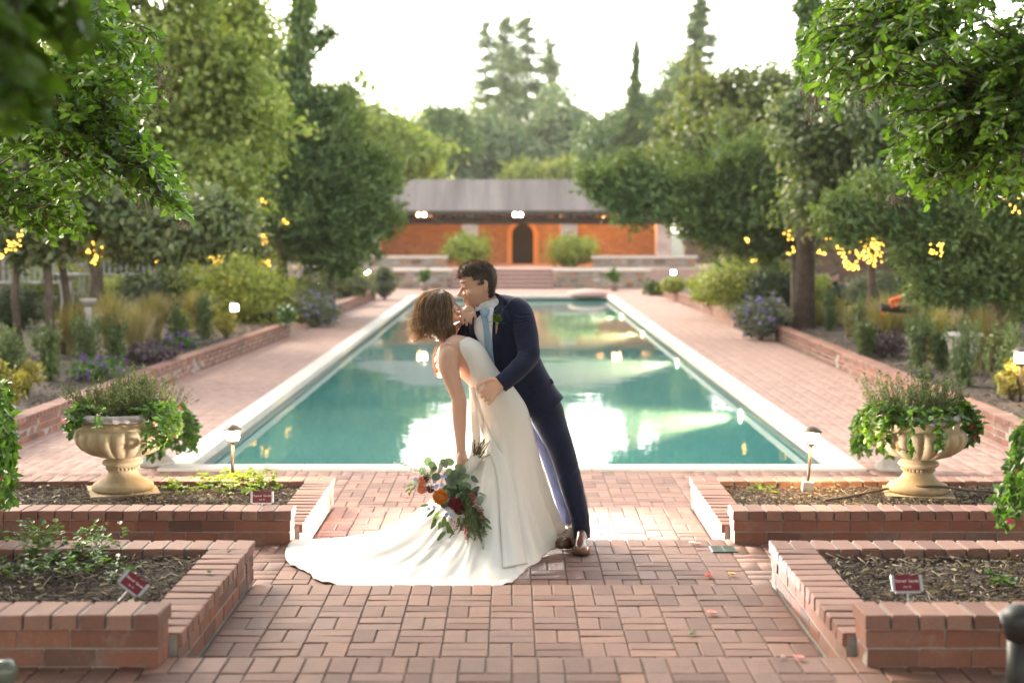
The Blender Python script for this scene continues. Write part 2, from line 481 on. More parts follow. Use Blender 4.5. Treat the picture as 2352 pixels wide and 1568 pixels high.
# ================================================================== brick planter beds
CAP_Y = variants('cap', 0.0895, 0.2, 0.056, M['cap'], 6, 0.004, 0.0026)   # header of a wall that runs along x
CAP_X = variants('cap', 0.2, 0.0895, 0.056, M['cap'], 6, 0.004, 0.0026)   # header of a wall that runs along y
ST_X = variants('stretcher', 0.194, 0.095, 0.066, M['wall_brick'], 4, 0.004, 0.002)
ST_Y = variants('stretcher', 0.095, 0.194, 0.066, M['wall_brick'], 4, 0.004, 0.002)
def brick(me, par, x, y, z):
    o = bpy.data.objects.new('brick', me); link(o, par); o.location = (x, y, z)
    o.rotation_euler = (RND.gauss(0, .004), RND.gauss(0, .004), RND.gauss(0, .006) + (PI if RND.random() < .5 else 0))
def wall_x(par, mort, x0, x1, yc, zb, zt, nc=2):
    """wall along x, cap of headers, nc stretcher courses below on both faces"""
    n = int(round((x1 - x0) / 0.103)); st = (x1 - x0) / n
    for i in range(n): brick(RND.choice(CAP_Y), par, x0 + st * (i + .5), yc, zt)
    h = (zt - 0.058 - zb) / nc
    for k in range(nc):
        off = 0.0 if k % 2 else 0.1; x = x0 + 0.018 + off - 0.2
        while x < x1 - 0.03:
            for sgn in (-1, 1):
                if x + 0.1 > x0: brick(RND.choice(ST_X), par, min(max(x + 0.1, x0 + 0.112), x1 - 0.112), yc + sgn * 0.036, zt - 0.064 - h * k)
            x += 0.2
    mort.box(x0 + 0.022, x1 - 0.022, yc - 0.078, yc + 0.078, zb - 0.15, zt - 0.006)
def wall_y(par, mort, y0, y1, xc, zb, zt, face, nc=2):
    n = int(round((y1 - y0) / 0.103)); st = (y1 - y0) / n
    for i in range(n): brick(RND.choice(CAP_X), par, xc, y0 + st * (i + .5), zt)
    h = (zt - 0.058 - zb) / nc
    for k in range(nc):
        y = y0 + (0.1 if k % 2 else 0.2) - 0.1
        while y < y1 + 0.05:
            brick(RND.choice(ST_Y), par, xc + face * 0.036, min(y, y1 - 0.09), zt - 0.064 - h * k); y += 0.2
    mort.box(xc - 0.08, xc + 0.08, y0, y1, zb - 0.15, zt - 0.012)
def soil_sheet(name, x0, x1, y0, y1, z, par=None, amp=0.02, st=0.06, slope=0.0):
    nx = max(2, int((x1 - x0) / st)); ny = max(2, int((y1 - y0) / st))
    X, Y = np.meshgrid(np.linspace(x0, x1, nx), np.linspace(y0, y1, ny))
    Z = z + amp * (np.sin(X * 7.1 + Y * 3.3) * np.sin(Y * 6.3 - X * 2.7)) + rng.normal(0, amp * 0.35, X.shape)
    V = np.stack([X, Y, Z], -1).reshape(-1, 3)
    i = np.arange(nx * ny).reshape(ny, nx)
    Q = np.stack([i[:-1, :-1], i[:-1, 1:], i[1:, 1:], i[1:, :-1]], -1).reshape(-1, 4)
    return obj(name, npmesh(name, V, Q, True), M['soil'], par)
def chips(name, P, L, W, mat, par=None, tilt=0.35, T=0.004):
    """flat bark chips / dry leaves lying about, joined into one object; P (n,3)"""
    n = len(P); L = L * rng.uniform(0.5, 1.4, n); W = W * rng.uniform(0.5, 1.4, n)
    a = rng.uniform(0, 2 * PI, n); d = np.stack([np.cos(a), np.sin(a), rng.normal(0, tilt, n)], 1)
    d /= np.linalg.norm(d, axis=1)[:, None]
    e = np.stack([-np.sin(a), np.cos(a), rng.normal(0, tilt, n)], 1); e /= np.linalg.norm(e, axis=1)[:, None]
    nn = np.cross(d, e)
    V = np.zeros((n, 8, 3)); cor = [(-1,-1),(1,-1),(1,1),(-1,1)]
    for k, (p, q) in enumerate(cor):
        for h in (0, 1):
            V[:, k + 4*h] = P + d * (L*p/2)[:, None] + e * (W*q/2*(1 if p < 0 else .6))[:, None] + nn * (T * (h - .5))
    fq = np.array([(4,5,6,7),(0,1,5,4),(1,2,6,5),(2,3,7,6),(3,0,4,7)])
    Q = (np.arange(n)[:, None, None] * 8 + fq[None]).reshape(-1, 4)
    o = obj(name, npmesh(name, V.reshape(-1, 3), Q), mat, par); return o
def bed(side, y0, y1, zfront, zback, xo, label, nm='planter_bed'):
    """one stepped brick bed; side -1 = left of the walk"""
    par = thing(nm, label, 'planter', (0, 0, 0)); mo = MB()
    xi = side * (WX + 0.02); xe = side * xo
    fx0, fx1 = sorted((xi, xe))
    ztf, ztb = zfront + 0.207, zback + 0.207
    wall_x(par, mo, fx0, fx1, y0 + 0.1, zfront, ztf)
    wall_y(par, mo, y0 + 0.2, y1 - 0.2, side * (WX + 0.09), zback, ztb, -side)
    bx0, bx1 = sorted((side * (WX - 0.01), xe)); wall_x(par, mo, bx0, bx1, y1 - 0.1, zback, ztb)
    mo.build('mortar_core', M['mortar'], par)
    zs = ztb - 0.055
    sx0, sx1 = sorted((side * (WX + 0.18), xe))
    soil_sheet('soil', sx0, sx1, y0 + 0.17, y1 - 0.17, zs, par, 0.012)
    n = int((sx1 - sx0) * (y1 - y0) * 1800)
    P = np.stack([rng.uniform(sx0, sx1, n), rng.uniform(y0 + .22, y1 - .22, n), np.full(n, zs + 0.012) + rng.uniform(-.008, .012, n)], 1)
    tag(chips('bark_mulch', P, 0.026, 0.0065, M['mulch'], par), kind='stuff')
    return par, zs
bedFL, zsF = bed(-1, 5.28, 7.13, ZA, ZB, 3.2, 'near left brick planter bed holding a tilted maroon name plate')
bedFR, _ = bed(1, 5.28, 7.13, ZA, ZB, 3.2, 'near right brick planter bed of bare mulch with a maroon name plate')
bedML, zsM = bed(-1, 8.49, 10.38, ZC, ZD, 4.2, 'left brick planter bed under the fluted stone urn and bright green groundcover')
bedMR, _ = bed(1, 8.49, 10.38, ZC, ZD, 4.2, 'right brick planter bed under the fluted stone urn with a brown hose')

# ------------------------------------------------------------------ long beds beside the pool
def long_wall(pts, label, ht=0.27, nb=300):
    """low brick wall along a plan polyline; the nearest bricks are parts, the rest one part"""
    par = thing('garden_wall', label, 'wall', (0, 0, 0))
    mo = MB(); slots = []
    for (a, b) in zip(pts[:-1], pts[1:]):
        a = Vector((a[0], a[1], 0)); b = Vector((b[0], b[1], 0)); d = (b - a); L = d.length; d.normalize()
        nrm = Vector((-d.y, d.x, 0)); ang = math.atan2(d.y, d.x)
        n = int(L / 0.103)
        for i in range(n):
            p = a + d * ((i + .5) * L / n); slots.append((0, p.x, p.y, ht, ang))
        for k in range(3):
            m = int(L / 0.2)
            for i in range(m):
                p = a + d * ((i + (.5 if k % 2 else 0.0)) * 0.2 + 0.05)
                sg = -1 if p.x > 0 else 1
                q = p + nrm * (0.036 * (1 if nrm.x * sg > 0 else -1)); slots.append((1, q.x, q.y, ht - 0.066 - 0.07 * k, ang))
        c = [a + nrm * .082, b + nrm * .082, b - nrm * .082, a - nrm * .082]
        mo.add([(p.x, p.y, -.3) for p in c] + [(p.x, p.y, ht - .012) for p in c], [(3,2,1,0),(4,5,6,7),(0,1,5,4),(1,2,6,5),(2,3,7,6),(3,0,4,7)])
    mo.build('mortar_core', M['mortar'], par)
    slots.sort(key=lambda s: s[2])
    for (kd, x, y, z, ang) in slots[:nb]:
        o = bpy.data.objects.new('brick', RND.choice(CAP_Y if kd == 0 else ST_X)); link(o, par)
        o.location = (x, y, z); o.rotation_euler = (RND.gauss(0, .004), RND.gauss(0, .004), ang + RND.gauss(0, .006))
    rest = slots[nb:]
    if rest:
        VV, QQ = [], []
        for k, (kd, x, y, z, ang) in enumerate(rest):
            me = CAP_Y[k % 4] if kd == 0 else ST_X[k % 4]
            co = np.empty(len(me.vertices) * 3); me.vertices.foreach_get('co', co); co = co.reshape(-1, 3)
            cs, sn = math.cos(ang), math.sin(ang)
            VV.append(np.stack([co[:,0]*cs - co[:,1]*sn + x, co[:,0]*sn + co[:,1]*cs + y, co[:,2] + z], 1))
            QQ.append(np.array([list(p.vertices) for p in me.polygons]) + 12 * k)
        o = obj('brick_courses', npmesh('brick_courses', np.concatenate(VV), np.concatenate(QQ)), M['wall_brick'], par); tag(o, kind='stuff')
    return par
def basepts(pix):
    return [(p.x, p.y) for p in (at(x, y, z=0.0) for x, y in pix)]
LWP = [(-5.05, 9.2)] + basepts([(22, 1024), (439, 854), (660, 770)])
RWP = [(5.05, 9.2)] + basepts([(2331, 1025), (1931, 842), (1785, 777)])
long_wall(LWP, 'low brick retaining wall of the left pool side border with grasses above')
long_wall(RWP, 'low brick retaining wall of the right pool side border with grasses above')
LW2 = basepts([(735, 737), (857, 686)]); RW2 = basepts([(1705, 752), (1617, 715), (1515, 674)])
long_wall(LW2, 'far low brick wall left of the pool ending by the round grey shrub', nb=120)
long_wall(RW2, 'far low brick wall right of the pool past the aster pots', nb=120)
def border_soil(pts, side, w, label):
    P = [Vector((x + side * 0.03, y, 0)) for x, y in pts]
    V, Fc = [], []
    rows = 14
    dense = []
    for a, b in zip(P[:-1], P[1:]):
        n = max(2, int((b - a).length / 0.5))
        dense += [a.lerp(b, i / n) for i in range(n)]
    dense.append(P[-1])
    for p in dense:
        for r in range(rows):
            V.append((p.x + side * w * r / (rows - 1), p.y, 0.215 + 0.02 * r / rows * w + RND.gauss(0, 0.012)))
    for i in range(len(dense) - 1):
        for r in range(rows - 1):
            Fc.append((i*rows + r, i*rows + r + 1, (i+1)*rows + r + 1, (i+1)*rows + r))
    o = obj('border_soil', mesh('border_soil', V, Fc, True), M['soil']); tag(o, kind='structure')
    return dense
border_soil(LWP, -1, 9.0, ''); border_soil(RWP, 1, 9.0, '')
border_soil(LW2, -1, 9.0, ''); border_soil(RW2, 1, 9.0, '')
for (pts, sd) in ((LWP, -1), (RWP, 1)):
    n = 5000; yy = rng.uniform(9.2, pts[-1][1], n) ; xs = np.interp(yy, [p[1] for p in pts], [p[0] for p in pts])
    P = np.stack([xs + sd * rng.uniform(0.1, 2.6, n), yy, 0.235 + rng.uniform(0, .02, n)], 1)
    tag(chips('bark_mulch', P, 0.06, 0.02, M['mulch']), 'dark bark mulch spread over the ' + ('left' if sd < 0 else 'right') + ' pool border', 'mulch', kind='stuff')
# ================================================================== people: helpers
from mathutils.bvhtree import BVHTree
YB = 8.40
PXM = 0.001492                       # metres per photo pixel at the couple
def g4(px, py, dy=0.0): return o4(px, py, Y=YB + dy)
def catmull(P, sub):
    P = np.asarray(P, float); n = len(P)
    if n < 3 or sub < 2: return P
    out = []
    for i in range(n - 1):
        p0 = P[max(i-1, 0)]; p1 = P[i]; p2 = P[i+1]; p3 = P[min(i+2, n-1)]
        for k in range(sub):
            t = k / sub
            out.append(0.5*((2*p1)+(-p0+p2)*t+(2*p0-5*p1+4*p2-p3)*t*t+(-p0+3*p1-3*p2+p3)*t**3))
    out.append(P[-1]); return np.array(out)
def rings(pts, sub=5, n=22, power=2.0):
    """rings of an elliptic tube traced in the photo: (px, py, dy, half width px, half depth px)"""
    A = []
    for p in pts:
        hw = p[3]; hd = p[4] if len(p) > 4 else hw
        w = g4(p[0], p[1], p[2]); A.append((w.x, w.y, w.z, hw * PXM, hd * PXM))
    A = catmull(A, sub); out = []; prev = None
    for i in range(len(A)):
        t = Vector(A[min(i+1, len(A)-1)][:3]) - Vector(A[max(i-1, 0)][:3]); t.normalize()
        a = t.cross(Vector((0, 1, 0)))
        if prev is not None and (a.length < 0.25): a = prev - t * prev.dot(t)
        a.normalize()
        if prev is not None and a.dot(prev) < 0: a = -a
        prev = a; b = a.cross(t)
        c = Vector(A[i][:3]); hw, hd = A[i][3], A[i][4]; ring = []
        for k in range(n):
            q = 2*PI*k/n; cc, ss = math.cos(q), math.sin(q)
            cc = math.copysign(abs(cc)**(2/power), cc); ss = math.copysign(abs(ss)**(2/power), ss)
            ring.append(c + a*(cc*hw) + b*(ss*hd))
        out.append(ring)
    return out
def limb(mb, pts, sub=5, n=22, power=2.0, round_ends=True):
    R_ = rings(pts, sub, n, power); base = len(mb.v)
    for r in R_: mb.v += [tuple(p) for p in r]
    for i in range(len(R_) - 1):
        for k in range(n):
            k2 = (k+1) % n; mb.f.append((base+i*n+k, base+i*n+k2, base+(i+1)*n+k2, base+(i+1)*n+k))
    for (i, j) in ((0, 1), (len(R_)-1, len(R_)-2)):
        c = sum((Vector(p) for p in R_[i]), Vector()) / n; c2 = sum((Vector(p) for p in R_[j]), Vector()) / n
        tip = c + (c - c2).normalized() * ((R_[i][0] - R_[i][n//2]).length * (0.3 if round_ends else 0.01))
        mb.v.append(tuple(tip)); q = len(mb.v) - 1
        for k in range(n):
            k2 = (k+1) % n
            mb.f.append((base+i*n+k2, base+i*n+k, q) if i == 0 else (base+i*n+k, base+i*n+k2, q))
def ball4(mb, px, py, dy, r, n=16, m=11):
    rr = [x * PXM for x in (r if hasattr(r, '__len__') else (r, r, r))]
    mb.ball(g4(px, py, dy), rr, n, m)
def fuse(mb, voxel, smooth=4, fac=0.5):
    """one continuous skin over overlapping closed shapes"""
    me = mesh('tmp', mb.v, mb.f); o = bpy.data.objects.new('tmp', me); COL.objects.link(o)
    r = o.modifiers.new('r', 'REMESH'); r.mode = 'VOXEL'; r.voxel_size = voxel
    if smooth:
        s = o.modifiers.new('s', 'SMOOTH'); s.factor = fac; s.iterations = smooth
    dg = bpy.context.evaluated_depsgraph_get(); dg.update()
    out = bpy.data.meshes.new_from_object(o.evaluated_get(dg))
    bpy.data.objects.remove(o); bpy.data.meshes.remove(me)
    out.polygons.foreach_set('use_smooth', [True] * len(out.polygons)); out.update()
    return out
def vco(me):
    a = np.empty(len(me.vertices) * 3, np.float32); me.vertices.foreach_get('co', a); return a.reshape(-1, 3)
def vno(me):
    a = np.empty(len(me.vertices) * 3, np.float32); me.vertices.foreach_get('normal', a); return a.reshape(-1, 3)
def setco(me, A):
    me.vertices.foreach_set('co', np.ascontiguousarray(A, np.float32).ravel()); me.update()
def bvh(me):
    return BVHTree.FromPolygons([v.co.copy() for v in me.vertices], [list(p.vertices) for p in me.polygons])
CAMP = Vector((0, 0, EYE))
def hit(tree, px, py, off, fb=None):
    d = ray(px * K4, py * K4).normalized(); h = tree.ray_cast(CAMP, d)
    if h[0] is None:
        return None if fb is None else CAMP + d * fb
    return h[0] - d * off
def cloth_strip(name, L, Rr, tree, mat, parent, off=0.004, thick=0.003, nu=8, sub=6, bulge=0.0, fb=8.45):
    """a piece of cloth lying on a body: left and right outline traced in the photo, laid on the body's surface"""
    Lc, Rc = catmull(L, sub), catmull(Rr, sub); n = len(Lc); V = []; last = fb
    for i in range(n):
        for j in range(nu + 1):
            t = j / nu; p = Lc[i] * (1-t) + Rc[i] * t
            h = hit(tree, p[0], p[1], off + bulge * math.sin(PI*t), None)
            if h is None:
                d = ray(p[0]*K4, p[1]*K4).normalized(); h = CAMP + d * (last - off)
            last = (h - CAMP).length + off
            V.append(h)
    V = np.array([tuple(v) for v in V]).reshape(n, nu+1, 3)
    for _ in range(5):                      # calm jumps of depth
        W = V.copy(); W[1:-1] = 0.25*V[:-2] + 0.5*V[1:-1] + 0.25*V[2:]; V = W
    i = np.arange(n*(nu+1)).reshape(n, nu+1)
    Q = np.stack([i[:-1,:-1], i[:-1,1:], i[1:,1:], i[1:,:-1]], -1).reshape(-1, 4)
    me = npmesh(name, V.reshape(-1, 3), Q, True)
    o = obj(name, me, mat, parent)
    s = o.modifiers.new('s', 'SOLIDIFY'); s.thickness = thick; s.offset = 0
    return o

# ------------------------------------------------------------------ heads
def head_tables(female=False):
    z  = np.array([-.126,-.120,-.112,-.100,-.088,-.078,-.066,-.052,-.036,-.018, .000, .018, .036, .056, .076, .094, .108, .116])
    yf = np.array([ .060, .080, .090, .086, .091, .087, .091, .089, .088, .084, .083, .094, .096, .092, .080, .060, .032, .006])
    yb = np.array([ .020, .005,-.010,-.028,-.044,-.056,-.066,-.074,-.082,-.090,-.096,-.100,-.102,-.100,-.092,-.076,-.050,-.016])
    w  = np.array([ .012, .026, .038, .048, .055, .060, .064, .067, .070, .072, .073, .074, .075, .074, .068, .056, .038, .012])
    if female: w = w * np.interp(z, [-.126, -.05, .1], [.86, .93, .97]); yf = yf - np.interp(z, [-.126, -.09, .01, .04], [.006, .004, .004, .0])
    return z, yf, yb, w
def head_mesh(mb, mat4, female=False, infl=0.0, nz=44, n=40, cut=None):
    z, yf, yb, w = head_tables(female)
    Z = np.linspace(z[0], z[-1], nz); base = len(mb.v); keep = []
    for q in Z:
        f, b, ww = np.interp(q, z, yf), np.interp(q, z, yb), np.interp(q, z, w); yc = (f + b) / 2 - 0.012
        for k in range(n):
            a = 2*PI*k/n; s, c = math.sin(a), math.cos(a)
            x = ww * math.copysign(abs(s)**0.86, s); y = yc + (f-yc) * abs(c)**0.95 if c > 0 else yc - (yc-b) * abs(c)**0.9
            p = Vector((x, y, q))
            if infl:
                dirv = Vector((x, y + .01, q - .01)); dirv.normalize(); p = p + dirv * infl
            mb.v.append(tuple(mat4 @ p))
    for i in range(nz - 1):
        for k in range(n):
            k2 = (k+1) % n; mb.f.append((base+i*n+k, base+i*n+k2, base+(i+1)*n+k2, base+(i+1)*n+k))
    mb.f.append(tuple(base+k for k in range(n))[::-1]); mb.f.append(tuple(base+(nz-1)*n+k for k in range(n)))
def head_features(mb, m4, female=False, ears=True):
    k = 0.86 if female else 1.0
    def T(*p): return m4 @ Vector(p)
    sc_ = m4.to_scale().x
    ny = .112 if female else .121
    mb.tube([T(0,.078,.016), T(0,.092,.000), T(0,.104,-.018), T(0,ny,-.036), T(0,ny-.006,-.043)], [r*sc_*k for r in (.008,.009,.0105,.013,.010)], 12)
    for s in (-1, 1):
        mb.ball(T(s*.0125*k, .098, -.041), [.0105*sc_*k]*3, 10, 7)
        mb.ball(T(s*.030, .075, .006), [.0145*sc_]*3, 12, 8)            # lid over the eye
        mb.tube([T(s*.012,.088,.023), T(s*.032,.085,.027), T(s*.050,.070,.023)], [r*sc_*k for r in (.008,.0085,.006)], 8)   # brow ridge
        mb.ball(T(s*.040,.062,-.032), [.023*sc_*k]*3, 12, 8)            # cheek
        if ears:
            mb.tube([T(s*.071,-.012,-.034), T(s*.079,-.020,-.030), T(s*.084,-.032,-.010), T(s*.086,-.034,.012), T(s*.082,-.022,.024), T(s*.075,-.010,.016)], [r*sc_ for r in (.007,.006,.0058,.0062,.0055,.005)], 8)
            mb.ball(T(s*.076,-.020,-.004), [.007*sc_, .014*sc_, .020*sc_], 10, 7)
    mb.tube([T(-.022,.081,-.067), T(-.008,.091,-.0635), T(0,.0925,-.065), T(.008,.091,-.0635), T(.022,.081,-.067)], [r*sc_ for r in (.003,.0055,.0055,.0055,.003)], 8)
    mb.tube([T(-.020,.081,-.0745), T(0,.0915,-.0775), T(.020,.081,-.0745)], [r*sc_ for r in (.003,.0068,.003)], 8)
    mb.ball(T(0,.080,-.108), [.017*sc_*k]*3, 12, 8)                     # chin
def frame(fwd, up, loc, s):
    f = Vector(fwd).normalized(); u = Vector(up); u = (u - f*u.dot(f)).normalized(); r = f.cross(u)
    m = Matrix.Identity(4)
    for i in range(3): m[i][0], m[i][1], m[i][2], m[i][3] = r[i]*s, f[i]*s, u[i]*s, loc[i]
    return m
def skin_mat(name, base, lip, dark):
    t = NT(name); at_ = t.n('Attribute'); at_.attribute_name = 'tone'
    sp = t.n('SeparateColor'); t.l(at_.outputs['Color'], sp.inputs[0])
    c = t.mix(t.math('MULTIPLY', t.noise(60, 4), 0.35), base, [base[0]*.82, base[1]*.66, base[2]*.6])
    c = t.mix(sp.outputs[0], c, lip); c = t.mix(sp.outputs[1], c, dark)
    return t.surf(t.pbr(c, 0.5, t.bump(t.noise(420, 2), 0.12, 0.002), **{'Subsurface Weight': 0.12, 'Subsurface Radius': (.012, .005, .003), 'Specular IOR Level': 0.35}))
def paint_head(me, m4, stubble=0.0, lipw=1.0):
    A = vco(me); inv = np.array(m4.inverted()); L = A @ inv[:3,:3].T + inv[:3,3]
    x, y, z = L[:,0], L[:,1], L[:,2]
    lip = np.exp(-((z+.071)/.0075)**2) * np.exp(-(x/.022)**4) * (y > .07)
    st = np.zeros(len(A))
    if stubble:
        st = np.clip((-.030 - z)/.03, 0, 1) * (np.abs(y - .02) < .1) * (y > -.02) * (z > -.14) * (np.abs(x) < .09) * stubble
        st = np.maximum(st, np.exp(-((z+.054)/.007)**2) * np.exp(-(x/.028)**4) * (y > .06) * stubble)
    near = (np.abs(x) < .1) & (np.abs(z) < .16) & (np.abs(y) < .14)
    C = np.zeros((len(A), 4), np.float32); C[:,0] = lip * lipw * near; C[:,1] = st * near; C[:,3] = 1
    ca = me.color_attributes.new('tone', 'FLOAT_COLOR', 'POINT'); ca.data.foreach_set('color', C.ravel())
def strands(name, roots, tips_fn, mat, parent, width, seg=5, taper=True):
    """ribbons of hair: tips_fn(i) gives a polyline (seg+1, 3)"""
    V, Q = [], []; n0 = 0
    for i in range(len(roots)):
        P = tips_fn(i); m = len(P)
        tv = P[-1] - P[0]; view = np.array([0, -1.0, 0]) + rng.normal(0, .5, 3)
        s = np.cross(tv, view); s /= (np.linalg.norm(s) + 1e-9)
        wv = width * rng.uniform(.6, 1.4)
        for k in range(m):
            ww = wv * (1 - 0.85*k/(m-1) if taper else 1.0)
            V.append(P[k] - s*ww/2); V.append(P[k] + s*ww/2)
        for k in range(m-1): Q.append((n0+2*k, n0+2*k+1, n0+2*k+3, n0+2*k+2))
        n0 += 2*m
    return obj(name, npmesh(name, np.array(V), np.array(Q), True), mat, parent)
def hair_mat(name, cols, rough=0.42):
    t = NT(name); c = t.ramp(t.rnd(), [(i/(len(cols)-1), k) for i, k in enumerate(cols)])
    p = t.pbr(c, rough, None, **{'Specular IOR Level': 0.55})
    tr = t.n('BsdfTranslucent'); t.l(t.mix(1.0, c, (2.2, 1.9, 1.5), 'MULTIPLY'), tr.inputs['Color'])
    m = t.n('MixShader'); m.inputs[0].default_value = 0.3; t.l(p, m.inputs[1]); t.l(tr.outputs[0], m.inputs[2])
    return t.surf(m.outputs[0])
def fabric(name, col, rough=0.85, weave=900.0, b=0.25, trans=0.0, sheen=0.3, var=0.12, tcol=None, wr=0.22):
    t = NT(name)
    c = t.ramp(t.noise(14, 4), [(0.3, [x*(1-var) for x in col]), (0.7, [min(1, x*(1+var)) for x in col])])
    nb = t.bump(t.noise(weave, 2, 0.8), b, 0.0015); b2 = t.n('Bump'); b2.inputs['Strength'].default_value = wr; b2.inputs['Distance'].default_value = .012; t.l(t.noise(16, 5, .6), b2.inputs['Height']); t.l(nb, b2.inputs['Normal']); nb = b2.outputs['Normal']
    p = t.pbr(c, rough, nb, **{'Sheen Weight': sheen, 'Specular IOR Level': 0.25})
    if trans:
        tr = t.n('BsdfTranslucent'); tr.inputs['Color'].default_value = (*(tcol or col), 1)
        m = t.n('MixShader'); m.inputs[0].default_value = trans; t.l(p, m.inputs[1]); t.l(tr.outputs[0], m.inputs[2]); return t.surf(m.outputs[0])
    return t.surf(p)
M['skin_m'] = skin_mat('skin_groom', (0.74, 0.47, 0.35), (0.42, 0.16, 0.13), (0.36, 0.225, 0.17))
M['skin_f'] = skin_mat('skin_bride', (0.64, 0.39, 0.29), (0.55, 0.20, 0.18), (0.4, 0.25, 0.2))
M['hair_m'] = hair_mat('hair_dark', [(0.028,0.018,0.012),(0.06,0.04,0.028),(0.13,0.09,0.065)])
M['hair_f'] = hair_mat('hair_brown', [(0.06,0.036,0.022),(0.13,0.08,0.048),(0.21,0.135,0.08),(0.38,0.27,0.17)])
M['navy'] = fabric('navy_wool', (0.011, 0.015, 0.040), 0.85, 700, 0.35, 0, 0.08, 0.2)
M['shirt'] = fabric('white_cotton', (0.78, 0.78, 0.82), 0.8, 900, 0.15)
M['tie'] = fabric('dusty_blue_silk', (0.26, 0.40, 0.52), 0.55, 900, 0.2)
M['satin'] = fabric('ivory_crepe', (0.86, 0.83, 0.78), 0.62, 1100, 0.1, 0.22, 0.2, 0.02, (0.86, 0.74, 0.60))
M['leather'] = plain('brown_leather', (0.15, 0.055, 0.022), 0.25, 0.35, 18, 0.05, **{'Coat Weight': 0.5, 'Coat Roughness': 0.15})
M['sole'] = plain('shoe_sole', (0.05, 0.03, 0.02), 0.7, 0.2, 40)
M['gold'] = plain('gold', (0.8, 0.58, 0.28), 0.2, 0.05, 40, 0.0, Metallic=1.0)

def finger(mb, pts): limb(mb, pts, 4, 12)

# ================================================================== groom
HS_M = 1.08
gm4 = frame((-1, -0.24, -0.17), (-0.12, 0.02, 1), g4(1913, 1141, 0.10), HS_M)
mb = MB()
head_mesh(mb, gm4); head_features(mb, gm4)
limb(mb, [(1925,1165,.11,44,42),(1938,1200,.12,46,44),(1958,1250,.13,52,50),(1990,1330,.14,78,50),(2060,1450,.14,66,50)])       # neck into the hidden chest
limb(mb, [(1975,1270,.12,40),(2070,1260,.06,30),(2100,1330,0,28),(2110,1415,-.08,26),(2062,1478,-.17,24),(2004,1534,-.215,21,17)])
# left hand on the bride's waist
limb(mb, [(2008,1531,-.215,21,15),(1992,1540,-.225,27,15),(1972,1552,-.232,33,14),(1956,1562,-.236,30,12)])
finger(mb, [(1985,1522,-.228,11),(1962,1517,-.24,9.5),(1938,1524,-.243,8),(1918,1536,-.24,7.5),(1906,1544,-.236,6)])   # thumb
finger(mb, [(1958,1548,-.238,9.5),(1938,1556,-.250,8.5),(1926,1564,-.247,7.8),(1919,1570,-.238,6.8)])
finger(mb, [(1957,1563,-.240,9.5),(1942,1574,-.252,8.6),(1932,1582,-.249,7.8),(1926,1588,-.240,6.8)])
finger(mb, [(1964,1573,-.240,9),(1953,1588,-.251,8.3),(1945,1598,-.248,7.6),(1939,1603,-.238,6.8)])
finger(mb, [(1980,1568,-.238,9),(1972,1590,-.246,8),(1962,1607,-.244,7.4),(1953,1617,-.236,6.4)])
# right arm behind the bride, hand on her back
limb(mb, [(1975,1280,.14,40),(1890,1300,.17,30),(1845,1365,.21,28),(1800,1440,.26,26),(1762,1492,.20,20,17),(1752,1478,.16,20,14),(1750,1450,.12,24,13)])
finger(mb, [(1745,1455,.11,9),(1740,1425,.08,8.5),(1741,1402,.05,7.5),(1745,1388,.03,6.5)])
finger(mb, [(1752,1450,.10,9),(1748,1420,.05,8.5),(1750,1398,.02,7.5),(1754,1384,.00,6.5)])
finger(mb, [(1748,1465,.10,9),(1738,1448,.05,8.5),(1737,1430,.01,7.5),(1740,1418,-.01,6.5)])
finger(mb, [(1752,1478,.11,9),(1742,1470,.05,8.5),(1742,1458,.01,7.5),(1745,1448,-.01,6.5)])
finger(mb, [(1758,1488,.13,9.5),(1752,1492,.07,8.5),(1750,1484,.03,7.5)])
me = fuse(mb, 0.0043, 2)
paint_head(me, gm4, 0.5, 0.7)
groom = obj('person', me, M['skin_m'])
tag(groom, 'man in navy suit and light blue tie leaning down to hold the woman in white', 'person')

# hair, brows, lashes
hb = MB(); head_mesh(hb, gm4, False, 0.008, 46, 44)
hm = mesh('hair', hb.v, hb.f)
bm = bmesh.new(); bm.from_mesh(hm); inv = gm4.inverted(); kill = []
def hair_ok(p):
    line = 0.056 + 0.012*(abs(p.x)/.05)**2 - 0.02*max(0, abs(p.x)-.05)/.02
    if p.z > line: return True
    if p.y < 0.030 and p.z > 0.030: return True
    if p.y < 0.010 and p.z > 0.004 and p.y > -0.016: return True
    if p.y < -0.036 and p.z > -0.078: return True
    if p.y < 0.006 and p.z > 0.004: return True
    return False
for v in bm.verts:
    p = inv @ v.co
    lift = 0.013*math.exp(-((p.y-.06)/.045)**2) * max(0, min(1, (p.z-.05)/.04)) + 0.006*max(0, min(1, (p.z-.05)/.05))
    q = Vector((p.x*(1+.02), p.y + lift*.25, p.z + lift)); v.co = gm4 @ q
kill = [f for f in bm.faces if not hair_ok(inv @ f.calc_center_median())]
bmesh.ops.delete(bm, geom=kill, context='FACES'); bm.to_mesh(hm); bm.free()
hm.polygons.foreach_set('use_smooth', [True]*len(hm.polygons)); hm.update()
hair = obj('hair', hm, M['hair_m'], groom)
hA, hN = vco(hm), vno(hm)
if np.mean(np.sum((hA - np.array(gm4.translation)) * hN, 1)) < 0: hN = -hN
nst = 6500; pick = rng.integers(0, len(hA), nst)
fdir = np.array(gm4.to_3x3() @ Vector((0, .55, .5)))
def groom_strand(i):
    p = hA[pick[i]] + rng.normal(0, .003, 3); nrm = hN[pick[i]]
    lz = (inv @ Vector(p)).z; L = (0.006 if lz < .045 else 0.015) * rng.uniform(.6, 1.3)
    d = nrm*.32 + fdir*.9 + rng.normal(0, .2, 3); d /= np.linalg.norm(d)
    d2 = d + np.array([0, 0, -.15]) + rng.normal(0, .15, 3)
    return np.array([p - nrm*.004, p + d*L*.55, p + d*L*.55 + d2*L*.5])
